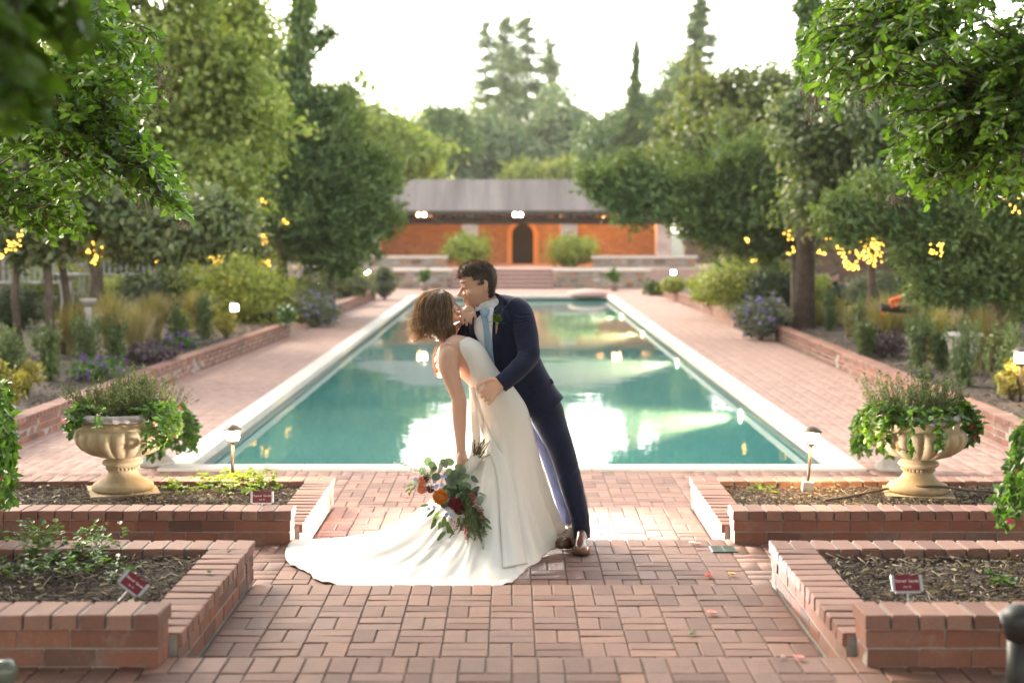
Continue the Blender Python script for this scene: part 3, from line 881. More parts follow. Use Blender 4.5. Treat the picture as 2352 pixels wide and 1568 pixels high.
strands('hair_strand', pick, groom_strand, M['hair_m'], hair, 0.0022)['kind'] = 'stuff'
SKT = {groom.name: bvh(groom.data)}
def face_line(name, pts, r, m4, mat, par):
    tr = SKT[par.name]; C = catmull(pts, 3); Q_ = []
    for p in C:
        w = m4 @ Vector(p); h = tr.find_nearest(w); Q_.append(h[0] + h[1]*.0006)
    r = np.interp(np.linspace(0, 1, len(C)), np.linspace(0, 1, len(r)), r)
    m = MB(); m.tube(Q_, [x * m4.to_scale().x for x in r], 6); return m.build(name, mat, par, True)
for s in (-1, 1):
    face_line('eyebrow', [(s*.013,.097,.0285),(s*.030,.096,.034),(s*.050,.079,.0295)], (.0036,.0046,.0026), gm4, M['hair_m'], groom)
    face_line('eyelash', [(s*.017,.0875,-.0025),(s*.030,.0905,-.0065),(s*.043,.0815,-.0035)], (.0016,.0027,.0018), gm4, M['hair_m'], groom)

# jacket
jb = MB()
limb(jb, [(1984,1246,.14,90,64),(1986,1285,.12,114,86),(2000,1345,.12,110,88),(2044,1425,.12,106,88),(2094,1508,.12,96,86),(2148,1588,.12,86,88),(2186,1628,.12,80,90),(2193,1636,.12,79,90)], 6, 40, 2.3, False)
limb(jb, [(1880,1282,.16,36,44),(1925,1254,.175,34,44),(1985,1216,.18,36,46),(2030,1214,.15,34,46),(2075,1238,.09,44,48)], 6, 24)
limb(jb, [(2052,1224,.10,42,48),(2082,1250,.06,48,48),(2102,1320,.0,48,46),(2112,1380,-.05,45,43),(2112,1428,-.10,43,41),(2067,1482,-.17,39,38),(2001,1538,-.215,35,33)], 7, 26, 2.0, False)
limb(jb, [(1905,1255,.15,44,50),(1878,1298,.17,47,50),(1842,1362,.21,44,44),(1800,1436,.26,42,42),(1756,1496,.20,32,32)], 6, 24, 2.0, False)
jm = fuse(jb, 0.0072, 4)
A = vco(jm); Nn = vno(jm)
def crease(A, c, rad, kdir, freq, amp, ph=0.0):
    d = np.linalg.norm(A - np.array(c), axis=1); w = np.exp(-(d/rad)**2); k = np.array(kdir)/np.linalg.norm(kdir)
    q = np.cross(k, [0, 1, 0]); al = A @ q; s = A @ k * freq * (1 + .25*np.sin(al*21 + ph)) + ph + 2.0*np.sin(al*17 + 1.7*ph); v = np.sin(s); return amp*w*v*(.45 + .55*np.sin(al*33 + A @ k*27 + ph))
dsp = crease(A, g4(2118,1420,-.1), .09, (.75,0,1), 150, .0045) + crease(A, g4(2085,1450,-.14), .07, (.6,0,1), 190, .004, 1) \
    + crease(A, g4(2070,1290,.0), .09, (1,0,.5), 95, .004, 2) + crease(A, g4(2030,1515,-.2), .06, (1,0,.8), 160, .003) \
    + crease(A, g4(2110,1530,.05), .14, (.5,0,1), 75, .0035, 1) + crease(A, g4(1960,1400,.05), .12, (1,0,.6), 80, .003, 2)
setco(jm, A + Nn * dsp[:, None])
jacket = obj('jacket', jm, M['navy'], groom)
jt = bvh(jm)
# shirt front, collar, tie, lapels
cloth_strip('shirt_front', [(1902,1222),(1895,1300),(1905,1350),(1947,1412),(1974,1448)], [(1975,1232),(1972,1300),(1970,1350),(1974,1412),(1978,1452)], jt, M['shirt'], groom, 0.009, 0.002, 8)
cloth_strip('tie', [(1920,1258),(1931,1290),(1936,1340),(1943,1400),(1966,1452)], [(1950,1256),(1953,1290),(1961,1340),(1972,1400),(1981,1456)], jt, M['tie'], groom, 0.014, 0.003, 6, 6, 0.003)
cloth_strip('tie_knot', [(1917,1238),(1922,1250),(1929,1266)], [(1958,1238),(1955,1250),(1949,1266)], jt, M['tie'], groom, 0.018, 0.006, 6, 5, 0.008)
cloth_strip('lapel', [(1886,1236),(1868,1290),(1872,1340),(1905,1395),(1960,1455)], [(1901,1232),(1894,1300),(1904,1350),(1947,1412),(1976,1455)], jt, M['navy'], groom, 0.015, 0.004, 8)
cloth_strip('lapel', [(1978,1172),(1974,1232),(1971,1300),(1969,1350),(1973,1412),(1978,1462)], [(2010,1182),(2012,1232),(2016,1262),(2008,1330),(1996,1400),(1984,1462)], jt, M['navy'], groom, 0.015, 0.004, 8)
nb_ = cloth_strip('collar_notch', [(2000,1226),(1996,1232)], [(2016,1214),(2013,1222)], jt, M['sole'], groom, 0.0185, 0.001, 4, 2)
cloth_strip('pocket_flap', [(2126,1560),(2138,1578)], [(2206,1512),(2216,1530)], jt, M['navy'], groom, 0.006, 0.004, 10, 4)
cb = MB()       # collar band, two collar leaves
limb(cb, [(1940,1196,.115,54,52),(1944,1212,.12,57,55),(1950,1232,.125,60,58)], 4, 26, 2.0, False)
cm = fuse(cb, 0.005, 2); collar = obj('collar', cm, M['shirt'], groom); ct = bvh(cm)
cloth_strip('collar_leaf', [(1981,1164),(1968,1196),(1942,1222),(1938,1232)], [(1984,1172),(1984,1215),(1971,1243),(1962,1244)], ct, M['shirt'], groom, 0.008, 0.003, 6)
cloth_strip('collar_leaf', [(1897,1222),(1900,1238)], [(1918,1232),(1914,1262)], ct, M['shirt'], groom, 0.008, 0.003, 5)
cf = MB()
limb(cf, [(2010,1530,-.213,32,29),(1998,1540,-.217,33,30),(1995,1543,-.218,32,29)], 3, 20, 2.0, False)
# trousers
tb_ = MB()
limb(tb_, [(2120,1560,.13,78,82),(2178,1640,.12,74,84),(2200,1690,.11,66,72),(2237,1775,.09,55,58),(2262,1850,.07,50,52),(2288,1950,.06,46,48),(2314,2045,.05,40,43),(2326,2120,.04,36,38),(2328,2152,.035,34,38)], 6, 28, 2.0, False)
limb(tb_, [(2130,1580,.16,70,70),(2160,1650,.22,66,66),(2195,1770,.26,54,56),(2232,1900,.28,46,48),(2268,2040,.27,39,42),(2286,2135,.25,34,38)], 6, 24, 2.0, False)
tm = fuse(tb_, 0.0075, 3); A = vco(tm); Nn = vno(tm)
dsp = crease(A, g4(2318,2085,.03), .06, (.7,0,1), 110, .006) + crease(A, g4(2290,1930,.03), .1, (.4,0,1), 45, .004, 1)
setco(tm, A + Nn * dsp[:, None]); obj('trousers', tm, M['navy'], groom)
# shoes
def shoe(name, heel, toe, z, mat, par, label=None, L=0.30):
    d = Vector((toe[0]-heel[0], toe[1]-heel[1], 0)); ang = math.atan2(d.y, d.x); L = d.length
    S = [(0,.026,.060),(.03,.034,.085),(.10,.036,.100),(.22,.037,.105),(.34,.038,.100),(.45,.040,.082),(.58,.0455,.064),(.72,.049,.054),(.84,.047,.047),(.93,.038,.040),(.98,.024,.032),(1,.010,.024)]
    S = catmull(S, 3); n = 20; V = []; Fc = []
    for (u, w, h) in S:
        for k in range(n):
            a = 2*PI*k/n; c, s_ = math.cos(a), math.sin(a)
            zz = .014 + (h if s_ > 0 else .004)*(abs(s_)**.8)*(1 if s_ > 0 else -1)
            V.append((u*L, w*math.copysign(abs(c)**.75, c), zz))
    m_ = len(S)
    for i in range(m_-1):
        for k in range(n): Fc.append((i*n+k, i*n+(k+1)%n, (i+1)*n+(k+1)%n, (i+1)*n+k))
    Fc += [tuple(range(n))[::-1], tuple((m_-1)*n+k for k in range(n))]
    up = obj(name, mesh(name, V, Fc, True), mat, par, loc=(heel[0], heel[1], z), rot=(0, 0, ang))
    V, Fc = [], []
    for (u, w, h) in S:
        w2 = w + .004; zb = 0.0 if u < .3 else .002 + .010*max(0, (u-.75)/.25)**2
        V += [(u*L*1.012, -w2, zb), (u*L*1.012, w2, zb), (u*L*1.012, w2, .016), (u*L*1.012, -w2, .016)]
    for i in range(m_-1):
        for k in range(4): Fc.append((i*4+k, i*4+(k+1)%4, (i+1)*4+(k+1)%4, (i+1)*4+k))
    Fc += [(3,2,1,0), tuple((m_-1)*4+k for k in range(4))]
    obj('sole', mesh('sole', V, Fc), M['sole'], up)
    lm = MB()
    for q in range(4):
        u = .36 + .055*q; lm.tube([(u*L, -.014, .112-.018*q), (u*L+.004, 0, .118-.018*q), (u*L, .014, .112-.018*q)], .0022, 6)
    lm.tube([(.50*L,-.034,.06),(.505*L,-.015,.083),(.52*L,0,.088),(.505*L,.015,.083),(.50*L,.034,.06)], .002, 6)
    lm.build('lace', M['sole'], up, True)
    return up
toe = o4(2322, 2224, z=ZC)
shoe('shoe', (toe.x + .022, toe.y + .295), (toe.x, toe.y), ZC, M['leather'], groom)
shoe('shoe', (o4(2292, 2160, Y=8.70).x, 8.60), (o4(2292, 2160, Y=8.70).x - .10, 8.35), ZC, M['leather'], groom)
# ring and boutonniere
rg = MB(); c = g4(1947, 1595, -.2505); dd = (g4(1939,1603,-.24) - g4(1953,1588,-.251)).normalized()
a1 = dd.orthogonal().normalized(); b1 = dd.cross(a1)
rg.tube([c + (a1*math.cos(q) + b1*math.sin(q))*.0142 for q in np.linspace(0, 2*PI, 17)], .0019, 6); rg.build('ring', M['gold'], groom, True)

# ================================================================== bride
bm4 = frame((0.92, 0.28, 0.28), (-0.30, 0.0, 0.95), g4(1765, 1230, 0.02), 0.95)
mb = MB()
head_mesh(mb, bm4, True); head_features(mb, bm4, True)
limb(mb, [(1757,1262,.02,36,36),(1768,1310,.02,33,34),(1788,1352,.0,36,38),(1812,1385,-.02,48,60)])
limb(mb, [(1800,1372,-.02,40,90),(1828,1392,-.03,58,108),(1866,1424,-.04,72,100),(1905,1476,-.05,67,88),(1946,1526,-.05,60,80),(1985,1590,-.04,68,82),(2024,1655,-.03,70,80),(2036,1690,-.02,50,60)], 6, 30)
limb(mb, [(1822,1400,-.10,40),(1798,1420,-.155,43,42),(1797,1470,-.18,40,38),(1814,1533,-.195,32,33),(1832,1582,-.20,29,30),(1837,1612,-.20,30,30),(1838,1686,-.195,27,26),(1842,1760,-.185,20.5,21),(1844,1802,-.18,18.5,16)])
# right hand round the bouquet handle
limb(mb, [(1844,1798,-.18,18.5,15),(1846,1822,-.18,22,15),(1850,1846,-.18,25,16),(1856,1862,-.175,24,15)])
finger(mb, [(1842,1812,-.195,9),(1836,1840,-.215,8.5),(1844,1866,-.225,7.6),(1853,1878,-.222,6.4)])
finger(mb, [(1862,1838,-.20,9),(1880,1842,-.225,8),(1893,1852,-.22,7.4),(1897,1862,-.20,6.6)])
finger(mb, [(1862,1850,-.20,9),(1880,1858,-.222,8),(1888,1868,-.215,7.2),(1890,1876,-.198,6.4)])
finger(mb, [(1859,1861,-.20,8.6),(1874,1871,-.218,7.6),(1880,1880,-.21,7),(1880,1887,-.195,6)])
finger(mb, [(1852,1868,-.195,8),(1862,1881,-.21,7),(1866,1890,-.20,6.2),(1864,1895,-.19,5.4)])
# left arm up behind her chin to his shoulder
limb(mb, [(1822,1402,.08,38),(1800,1395,.14,36,34),(1790,1372,.16,30),(1806,1322,.13,26),(1836,1278,.08,21),(1858,1248,.05,18,14),(1874,1243,.03,22,13),(1882,1254,.02,22,11)])
finger(mb, [(1862,1240,.02,7.5),(1850,1248,.0,6.6),(1840,1257,-.005,6),(1834,1264,.0,5.2)])
finger(mb, [(1862,1250,.005,7.2),(1852,1270,-.012,6.6),(1849,1286,-.012,6),(1851,1297,-.004,5.2)])
finger(mb, [(1874,1256,0,7.2),(1868,1276,-.016,6.6),(1866,1292,-.014,6),(1867,1302,-.006,5.2)])
finger(mb, [(1886,1256,0,7),(1884,1273,-.014,6.4),(1883,1286,-.012,5.8),(1884,1294,-.004,5)])
finger(mb, [(1894,1248,0,6.6),(1899,1260,-.008,6),(1902,1270,-.006,5.4),(1904,1276,.002,4.8)])
me = fuse(mb, 0.0043, 2); paint_head(me, bm4, 0, 0.8)
bride = obj('person', me, M['skin_f'])
tag(bride, 'woman in white gown with long train dipped backwards, holding a bouquet', 'person')
SKT[bride.name] = bvh(bride.data)
for s in (-1, 1):
    face_line('eyelash', [(s*.017,.0845,-.001),(s*.030,.0875,-.004),(s*.043,.0785,-.001)], (.0012,.0022,.0014), bm4, M['hair_m'], bride)
    face_line('eyebrow', [(s*.013,.093,.0275),(s*.030,.0925,.032),(s*.048,.076,.028)], (.0018,.0022,.0012), bm4, M['hair_f'], bride)
# hair: dense core and loose waved locks
hb = MB()
limb(hb, [(1750,1196,.012,50,54),(1736,1226,.01,62,74),(1734,1262,.01,68,78),(1738,1302,.01,74,76),(1744,1338,.01,52,58)], 5, 26)
hm = fuse(hb, 0.009, 4)
bhair = obj('hair', hm, M['hair_f'], bride)
HV = np.array([0, .12, .28, .5, .75, 1.0])
HX = np.array([1762, 1753, 1746, 1743, 1742, 1746]); HY = np.array([1156, 1170, 1208, 1262, 1312, 1352]); HR = np.array([8, 54, 80, 85, 88, 66])
fa = math.atan2(.30, .90)
CL = []
while len(CL) < 190:
    a_ = rng.uniform(-PI, PI)
    if abs((a_ - fa + PI) % (2*PI) - PI) > .5: CL.append((a_, rng.uniform(.88, 1.07), rng.uniform(.86, 1.06), 1.2*math.sin(a_*5 + 1.0) + a_*2 + rng.normal(0, .7)))
def lock(i):
    cl = CL[i % len(CL)]; az = cl[0] + rng.normal(0, .035); dz_ = abs((az - fa + PI) % (2*PI) - PI)
    v0 = .5*rng.uniform(0, 1)**2.6; v1 = rng.uniform(.82, 1.06) if rng.random() < .75 else rng.uniform(.6, .9)
    v1 = min(v1, 1.08)*cl[2]; lay = cl[1] + rng.normal(0, .022); ph, fr_ = rng.uniform(0, 6.3), rng.uniform(1.6, 2.6); m = 10
    c0 = cl[3]; P = []
    for k in range(m):
        v = v0 + (v1 - v0)*k/(m-1); vv_ = min(v, 1.0)
        r_ = np.interp(vv_, HV, HR)*lay*PXM; c = np.array(g4(np.interp(vv_, HV, HX), np.interp(vv_, HV, HY) + max(0, v-1)*190, .015))
        wv = .21*(v**1.3)*math.sin(v*9.5 + c0 + .35*math.sin(ph)); a = az + wv + .04*math.sin(v*fr_*6 + ph)*v
        if dz_ < 1.0: r_ *= .88 + .12*(dz_-.5)/.5
        r_ *= 1 - .17*max(0, math.cos(a - .25))*max(0, min(1, (.80 - v)/.2))
        out = r_*(1 + .07*v*math.sin(v*9.5 + c0 + 1.4)) * (1 if v < .93 else 1 - (v-.93)*(1.2 if math.sin(c0) > -.3 else -1.0))
        P.append(c + np.array([math.cos(a)*out, math.sin(a)*out*.98, 0]))
    return np.array(P)
strands('hair_lock', range(5600), lock, M['hair_f'], bhair, 0.0036)['kind'] = 'stuff'
# fly-away ends behind, lit from the back
def fly(i):
    p = np.array(g4(rng.normal(1672, 12), rng.uniform(1240, 1362), .015 + rng.normal(0, .06))); d = np.array([-.03 - .03*rng.random(), rng.normal(0, .01), -.03*rng.random() - .005])
    return np.array([p + np.array([.05, 0, .02]), p, p + d*.5 + rng.normal(0, .004, 3), p + d])
strands('hair_lock', range(700), fly, M['hair_f'], bhair, 0.0016)['kind'] = 'stuff'

# gown: bodice shell
def path_rings(pts, sub, n): return rings(pts, sub, n)
bod = [(1832,1384,-.03,56,112),(1866,1424,-.04,75.5,104),(1905,1476,-.05,70.5,91.5),(1946,1526,-.05,63.5,83.5),(1985,1590,-.04,81,95),(2028,1668,-.03,92,102)]
nR = 48; RR = path_rings(bod, 10, nR); nrow = len(RR); V = []; Fc = []
tmax_k = np.interp(np.arange(nrow), np.arange(0, 49), catmull([[62],[80],[90],[93],[97],[110],[150],[180],[180],[180],[180],[180],[180]], 4)[:,0])
# the ring's angle 0 points to the right/front or to the back depending on the frame: find which way is the front
fr0 = 0 if (RR[8][0] - RR[8][nR//2]).x > 0 else PI
for i in range(nrow):
    c = sum(RR[i], Vector()) / nR; a = (RR[i][0] - RR[i][nR//2]) / 2; b = (RR[i][nR//4] - RR[i][3*nR//4]) / 2
    for k in range(nR + 1):
        q = math.radians(-tmax_k[i] + 2*tmax_k[i]*k/nR) + fr0
        V.append(c + a*math.cos(q) + b*math.sin(q))
for i in range(33):
    for k in range(nR): Fc.append((i*(nR+1)+k, i*(nR+1)+k+1, (i+1)*(nR+1)+k+1, (i+1)*(nR+1)+k))
gown = obj('gown', mesh('gown', V, Fc, True), M['satin'], bride)
s_ = gown.modifiers.new('s', 'SOLIDIFY'); s_.thickness = 0.0025; s_.offset = 0
# gown: skirt and train, from the hip ring out to the hem on the paving
hip = RR[-1]; hc = sum(hip, Vector())/nR; ha = (hip[0]-hip[nR//2])/2; hbv = (hip[nR//4]-hip[3*nR//4])/2
if fr0: ha = -ha; hbv = -hbv
hem = [(0, o4(2288,2152,Y=8.50)), (-30, o4(2258,2176,z=ZC)), (-55, o4(2219,2196,z=ZC)), (-80, o4(2171,2226,z=ZC)), (-98, o4(2128,2262,z=ZC)), (-112, o4(2082,2309,z=ZC)),
       (-124, o4(2000,2352,z=ZC)), (-134, o4(1800,2368,z=ZC)), (-146, o4(1560,2368,z=ZC)), (-156, o4(1300,2336,z=ZC)), (-163, o4(1225,2292,z=ZC)), (-170, o4(1160,2262,z=ZC)), (-177, o4(1140,2220,z=ZC)),
       (-184, o4(1174,2166,z=ZC)), (-192, Vector((o4(1260,2150,Y=8.6).x, 8.58, 0))), (-204, Vector((o4(1480,2150,Y=8.6).x, 8.60, 0))), (-220, Vector((o4(1700,2150,Y=8.6).x, 8.62, 0))), (-240, Vector((o4(1900,2150,Y=8.6).x, 8.61, 0))),
       (-270, Vector((o4(2080,2150,Y=8.6).x, 8.62, 0))), (-310, Vector((o4(2210,2150,Y=8.6).x, 8.60, 0))), (-345, Vector((o4(2270,2150,Y=8.6).x, 8.56, 0))), (-360, o4(2288,2152,Y=8.50))]
HP = catmull([(h[0], h[1].x, h[1].y) for h in hem], 8)
seg = np.r_[0, np.cumsum(np.linalg.norm(np.diff(HP[:, 1:], axis=0), axis=1) + np.abs(np.diff(HP[:,0]))*.002)]
NV, NS = 480, 64; vv = np.linspace(0, seg[-1], NV, endpoint=False)
TH = np.interp(vv, seg, HP[:,0]); EX = np.interp(vv, seg, HP[:,1]); EY = np.interp(vv, seg, HP[:,2])
S0 = np.array([tuple(hc + ha*math.cos(math.radians(a)) - (hbv if hbv.y > 0 else -hbv)*(-math.sin(math.radians(a)))) for a in TH])
flo = ZC + 0.006; s = np.linspace(0, 1, NS)[:, None]
Lp = np.hypot(EX - S0[:,0], EY - S0[:,1])
kk = np.clip(Lp/0.235, 0.25, 6.5)[None]
H = (S0[:,2] - flo)[None]
zz = flo + H*(np.exp(-kk*s) - np.exp(-kk))/(1 - np.exp(-kk))
sp = s**np.interp(Lp, [.25, .8], [1.0, .82])[None]
X = S0[None,:,0]*(1-sp) + EX[None]*sp; Y = S0[None,:,1]*(1-sp) + EY[None]*sp
# first follow the body's lean, then fall
lean = 0.22*s*np.exp(-(s/.22)**2)*2*np.interp(np.cos(np.radians(TH)), [-1, 1], [.15, .35])[None]
X += lean*.35
ph = rng.uniform(0, 6.28, 6); vn = vv/seg[-1]*2*PI
isfront = np.interp(Lp, [.3, .7], [1, 0])[None]
f1 = np.sin(11*vn + ph[0]) + .6*np.sin(19*vn + ph[1]) + .35*np.sin(31*vn + ph[2])
f2 = np.sign(np.sin(7*vn+ph[3]))*np.abs(np.sin(7*vn+ph[3]))**1.5 + .7*np.sin(13*vn + ph[4] + .8*np.sin(3*vn)) + .3*np.sin(27*vn+ph[5])
wS = np.clip((s-.08)/.5, 0, 1)**1.3
nx_, ny_ = (EX - S0[:,0])/Lp, (EY - S0[:,1])/Lp
th_front = np.sin(TH*PI/180*9 + ph[0]) + .6*np.sin(TH*PI/180*15 + ph[1])
X += isfront*nx_[None]*th_front[None]*.02*wS; Y += isfront*ny_[None]*th_front[None]*.02*wS
tw = (1-isfront)*np.sin(PI*np.clip(s,0,1)**.8)**.8
zz += tw*(.0125*(f2+1.1)[None] + .006*np.sin(23*vn[None] + 5*s) + .003*np.sin(33*vn[None] + 9*s + 3*np.sin(5*vn[None] + 2*s)) + .0018*np.sin(57*vn[None] - 7*s + 4*np.sin(3*vn[None])))*np.interp(s, [0,.3,1],[.9,1,.55])
X += tw*.02*np.sin(9*vn[None]+4*s); Y += tw*.022*np.cos(8*vn[None]+3*s)
rip = np.clip((s-.9)/.1, 0, 1)*(1-isfront)
zz += rip*.007*(1+np.sin(37*vn[None])*np.sin(11*vn[None]+1))
zz = np.maximum(zz, flo); Y = np.where(zz < ZC+.2, np.minimum(Y, N3 - .012), Y)
up_rows = []
for i in range(31, nrow - 1):
    c = sum(RR[i], Vector()) / nR; a = (RR[i][0] - RR[i][nR//2]) / 2; b = (RR[i][nR//4] - RR[i][3*nR//4]) / 2
    if fr0: a = -a; b = -b
    if b.y < 0: b = -b
    tr_ = np.radians(TH)[:, None]
    up_rows.append(np.array(c)[None] + np.array(a)[None]*np.cos(tr_) + np.array(b)[None]*np.sin(tr_))
G3 = np.concatenate([np.array(up_rows), np.stack([X, Y, zz], -1)], 0); nu_ = len(up_rows)
for _ in range(14):
    lo, hi = max(2, nu_ - 9), nu_ + 7; W = G3.copy(); W[lo:hi] = .25*G3[lo-1:hi-1] + .5*G3[lo:hi] + .25*G3[lo+1:hi+1]; G3 = W
NS = len(G3); V = G3.reshape(-1, 3); idx = np.arange(NS*NV).reshape(NS, NV); nxt = np.roll(idx, -1, 1)
Q = np.stack([idx[:-1], nxt[:-1], nxt[1:], idx[1:]], -1).reshape(-1, 4)
sk = obj('skirt', npmesh('skirt', V, Q, True), M['satin'], gown)
s_ = sk.modifiers.new('s', 'SOLIDIFY'); s_.thickness = 0.003; s_.offset = 0
skt = BVHTree.FromPolygons([Vector(v) for v in V], [list(map(int, q)) for q in Q])
# strap, sash ribbons, covered buttons
st = MB(); st.tube([g4(*p) for p in ((1832,1388,-.150),(1812,1378,-.170),(1790,1371,-.178),(1770,1374,-.165),(1755,1390,-.13),(1748,1415,-.08))], .0026, 8); st.build('strap', M['satin'], gown, True)
def ribbon(name, pts, w, par, dirv=(1, 0, .0)):
    P = catmull([(*g4(p[0], p[1], p[2]), p[3]) for p in pts], 6); V = []; Fc = []
    for i, p in enumerate(P):
        tn = Vector(P[min(i+1, len(P)-1)][:3]) - Vector(P[max(i-1, 0)][:3]); a = tn.cross(Vector((.25, 1, 0))).normalized()
        c = Vector(p[:3])
        for j in range(5):
            t_ = j/4 - .5; V.append(c + a*(t_*2*p[3]*PXM) + Vector((0, -1, 0))*(.007*math.cos(t_*PI*1.4 + i*.2)))
    for i in range(len(P)-1):
        for j in range(4): Fc.append((i*5+j, i*5+j+1, (i+1)*5+j+1, (i+1)*5+j))
    o = obj(name, mesh(name, V, Fc, True), M['satin'], par); m_ = o.modifiers.new('s', 'SOLIDIFY'); m_.thickness = .0015; return o
ribbon('sash', [(1888,1548,-.13,13),(1893,1600,-.16,13),(1900,1680,-.17,15),(1906,1760,-.175,17),(1902,1850,-.18,20),(1890,1900,-.15,20)], 1, gown)
cloth_strip('sash', [(1898,1552),(1905,1640),(1922,1720),(1948,1790),(1978,1860),(1995,1960),(2000,2080),(2008,2200),(2011,2270)], [(1912,1550),(1928,1640),(1952,1715),(1985,1775),(2030,1850),(2062,1960),(2078,2080),(2098,2200),(2112,2252)], skt, M['satin'], gown, 0.012, 0.002, 8, 6, 0.006, 8.25)
bb = MB()
for i in range(14):
    t_ = i/13; ball4(bb, 1906 + 50*t_**1.3, 1560 + 160*t_, -.09 + .03*t_, 4.2, 8, 6)
    b_ = MB(); ball4(b_, 1905 + 50*t_**1.25, 1562 + 158*t_, -.10 + .03*t_, 4.2, 8, 6); b_.build('button', M['satin'], gown, True)
# nude shoe peeping from the hem
M['nude'] = plain('nude_leather', (0.42, 0.31, 0.25), 0.5, 0.1, 30)
sh = o4(2226, 2192, z=ZC)
shoe('shoe', (sh.x + .13, sh.y + .10), (sh.x - .03, sh.y + .01), ZC, M['nude'], bride)
# ================================================================== pavilion, steps and stone walls at the far end
def stone_mat(name, stops, sc1=14.0):
    t = NT(name); c = t.ramp(t.rnd(), stops)
    c = t.mix(0.6, c, t.ramp(t.noise(sc1, 5), [(0.3, (0.3,0.3,0.3)), (0.7, (0.72,0.7,0.68))]), 'OVERLAY')
    return t.surf(t.pbr(c, 0.85, t.bump(t.noise(40, 4), 0.5, 0.01)))
M['fieldstone'] = stone_mat('fieldstone', [(0,(0.20,0.11,0.075)),(0.3,(0.26,0.21,0.17)),(0.55,(0.34,0.31,0.29)),(0.75,(0.36,0.20,0.12)),(1,(0.42,0.38,0.34))])
def masonry(name, ca, cb, sw=0.24, sh=0.075):
    t = NT(name); br = t.n('TexBrick')
    br.inputs['Scale'].default_value = 1.0; br.inputs['Brick Width'].default_value = sw; br.inputs['Row Height'].default_value = sh
    br.inputs['Mortar Size'].default_value = 0.008; br.inputs['Color1'].default_value = (*ca, 1); br.inputs['Color2'].default_value = (*cb, 1)
    br.inputs['Mortar'].default_value = (0.33, 0.28, 0.24, 1); br.inputs['Bias'].default_value = -0.1
    ps = t.n('SeparateXYZ'); t.l(t.pos(), ps.inputs[0]); cmb = t.n('CombineXYZ')
    t.l(t.math('ADD', ps.outputs[0], ps.outputs[1]), cmb.inputs[0]); t.l(ps.outputs[2], cmb.inputs[1]); t.l(cmb.outputs[0], br.inputs['Vector'])
    c = t.mix(0.5, br.outputs['Color'], t.ramp(t.noise(3, 4), [(0.3,(0.35,0.35,0.35)),(0.7,(0.7,0.7,0.7))]), 'OVERLAY')
    return t.surf(t.pbr(c, 0.85, t.bump(br.outputs['Fac'], -0.4, 0.01)))
M['masonry'] = masonry('pavilion_brick', (0.20, 0.085, 0.045), (0.30, 0.15, 0.08))
M['masonry_dark'] = masonry('garden_wall_brick', (0.14, 0.055, 0.038), (0.20, 0.085, 0.055))
M['pier'] = masonry('pier_brick', (0.50, 0.34, 0.30), (0.58, 0.44, 0.41))
t = NT('shingles')
ps = t.n('SeparateXYZ'); t.l(t.pos(), ps.inputs[0]); cmb = t.n('CombineXYZ'); t.l(ps.outputs[0], cmb.inputs[0]); t.l(t.math('MULTIPLY', ps.outputs[2], 0.12), cmb.inputs[1])
c = t.ramp(t.noise(1.3, 5, 0.6, cmb.outputs[0]), [(0.3,(0.07,0.056,0.052)),(0.5,(0.13,0.105,0.099)),(0.7,(0.20,0.165,0.155))])
c = t.mix(0.35, c, t.ramp(t.noise(18, 3), [(0.3,(0.3,0.3,0.3)),(0.7,(0.7,0.7,0.7))]), 'OVERLAY')
M['shingle'] = t.surf(t.pbr(c, 0.9, t.bump(t.noise(25, 3), 0.6, 0.02)))
M['beam'] = plain('dark_timber', (0.045, 0.03, 0.022), 0.8, 0.3, 6)
M['door'] = plain('dark_door', (0.006, 0.006, 0.0055), 0.8, 0.3, 8)
M['trim_brick'] = plain('arch_brick', (0.50, 0.26, 0.12), 0.8, 0.2, 14)
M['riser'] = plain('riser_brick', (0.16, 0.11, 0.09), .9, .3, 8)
M['step_stone'] = plain('step_brick', (0.46, 0.29, 0.25), 0.85, 0.15, 6)
M['flood'] = emit_mat('flood_lamp', (1.0, 0.93, 0.72), 30)
M['flood_warm'] = emit_mat('flood_lamp_warm', (1.0, 0.55, 0.22), 10)
CXB = 0.28
st_y0 = at(1176, 663, z=0).y; PZ = 0.64
steps = thing('stone_steps', 'wide pinkish steps climbing from the pool deck to the pavilion', 'steps', (0, 0, 0))
xs0, xs1 = at(1040, 640, Y=st_y0 + .8).x, at(1271, 640, Y=st_y0 + .8).x
for i in range(5):
    m = MB(); z1 = PZ * (i + 1) / 5
    m.box(xs0, xs1, st_y0 + 0.36*i, st_y0 + 0.36*(i+1) + .06, z1 - 0.128, z1 - 0.05); m.build('riser', M['riser'], steps); m = MB(); m.box(xs0, xs1, st_y0 + .36*i - .03, st_y0 + 0.36*(i+1) + .05, z1 - 0.049, z1)
    m.build('tread', M['step_stone'], steps)
yt = st_y0 + 1.8
m = MB(); m.box(-9, 9.6, yt + .07, 66, -0.3, PZ - .002); ter = m.build('terrace', M['step_stone']); tag(ter, kind='structure')
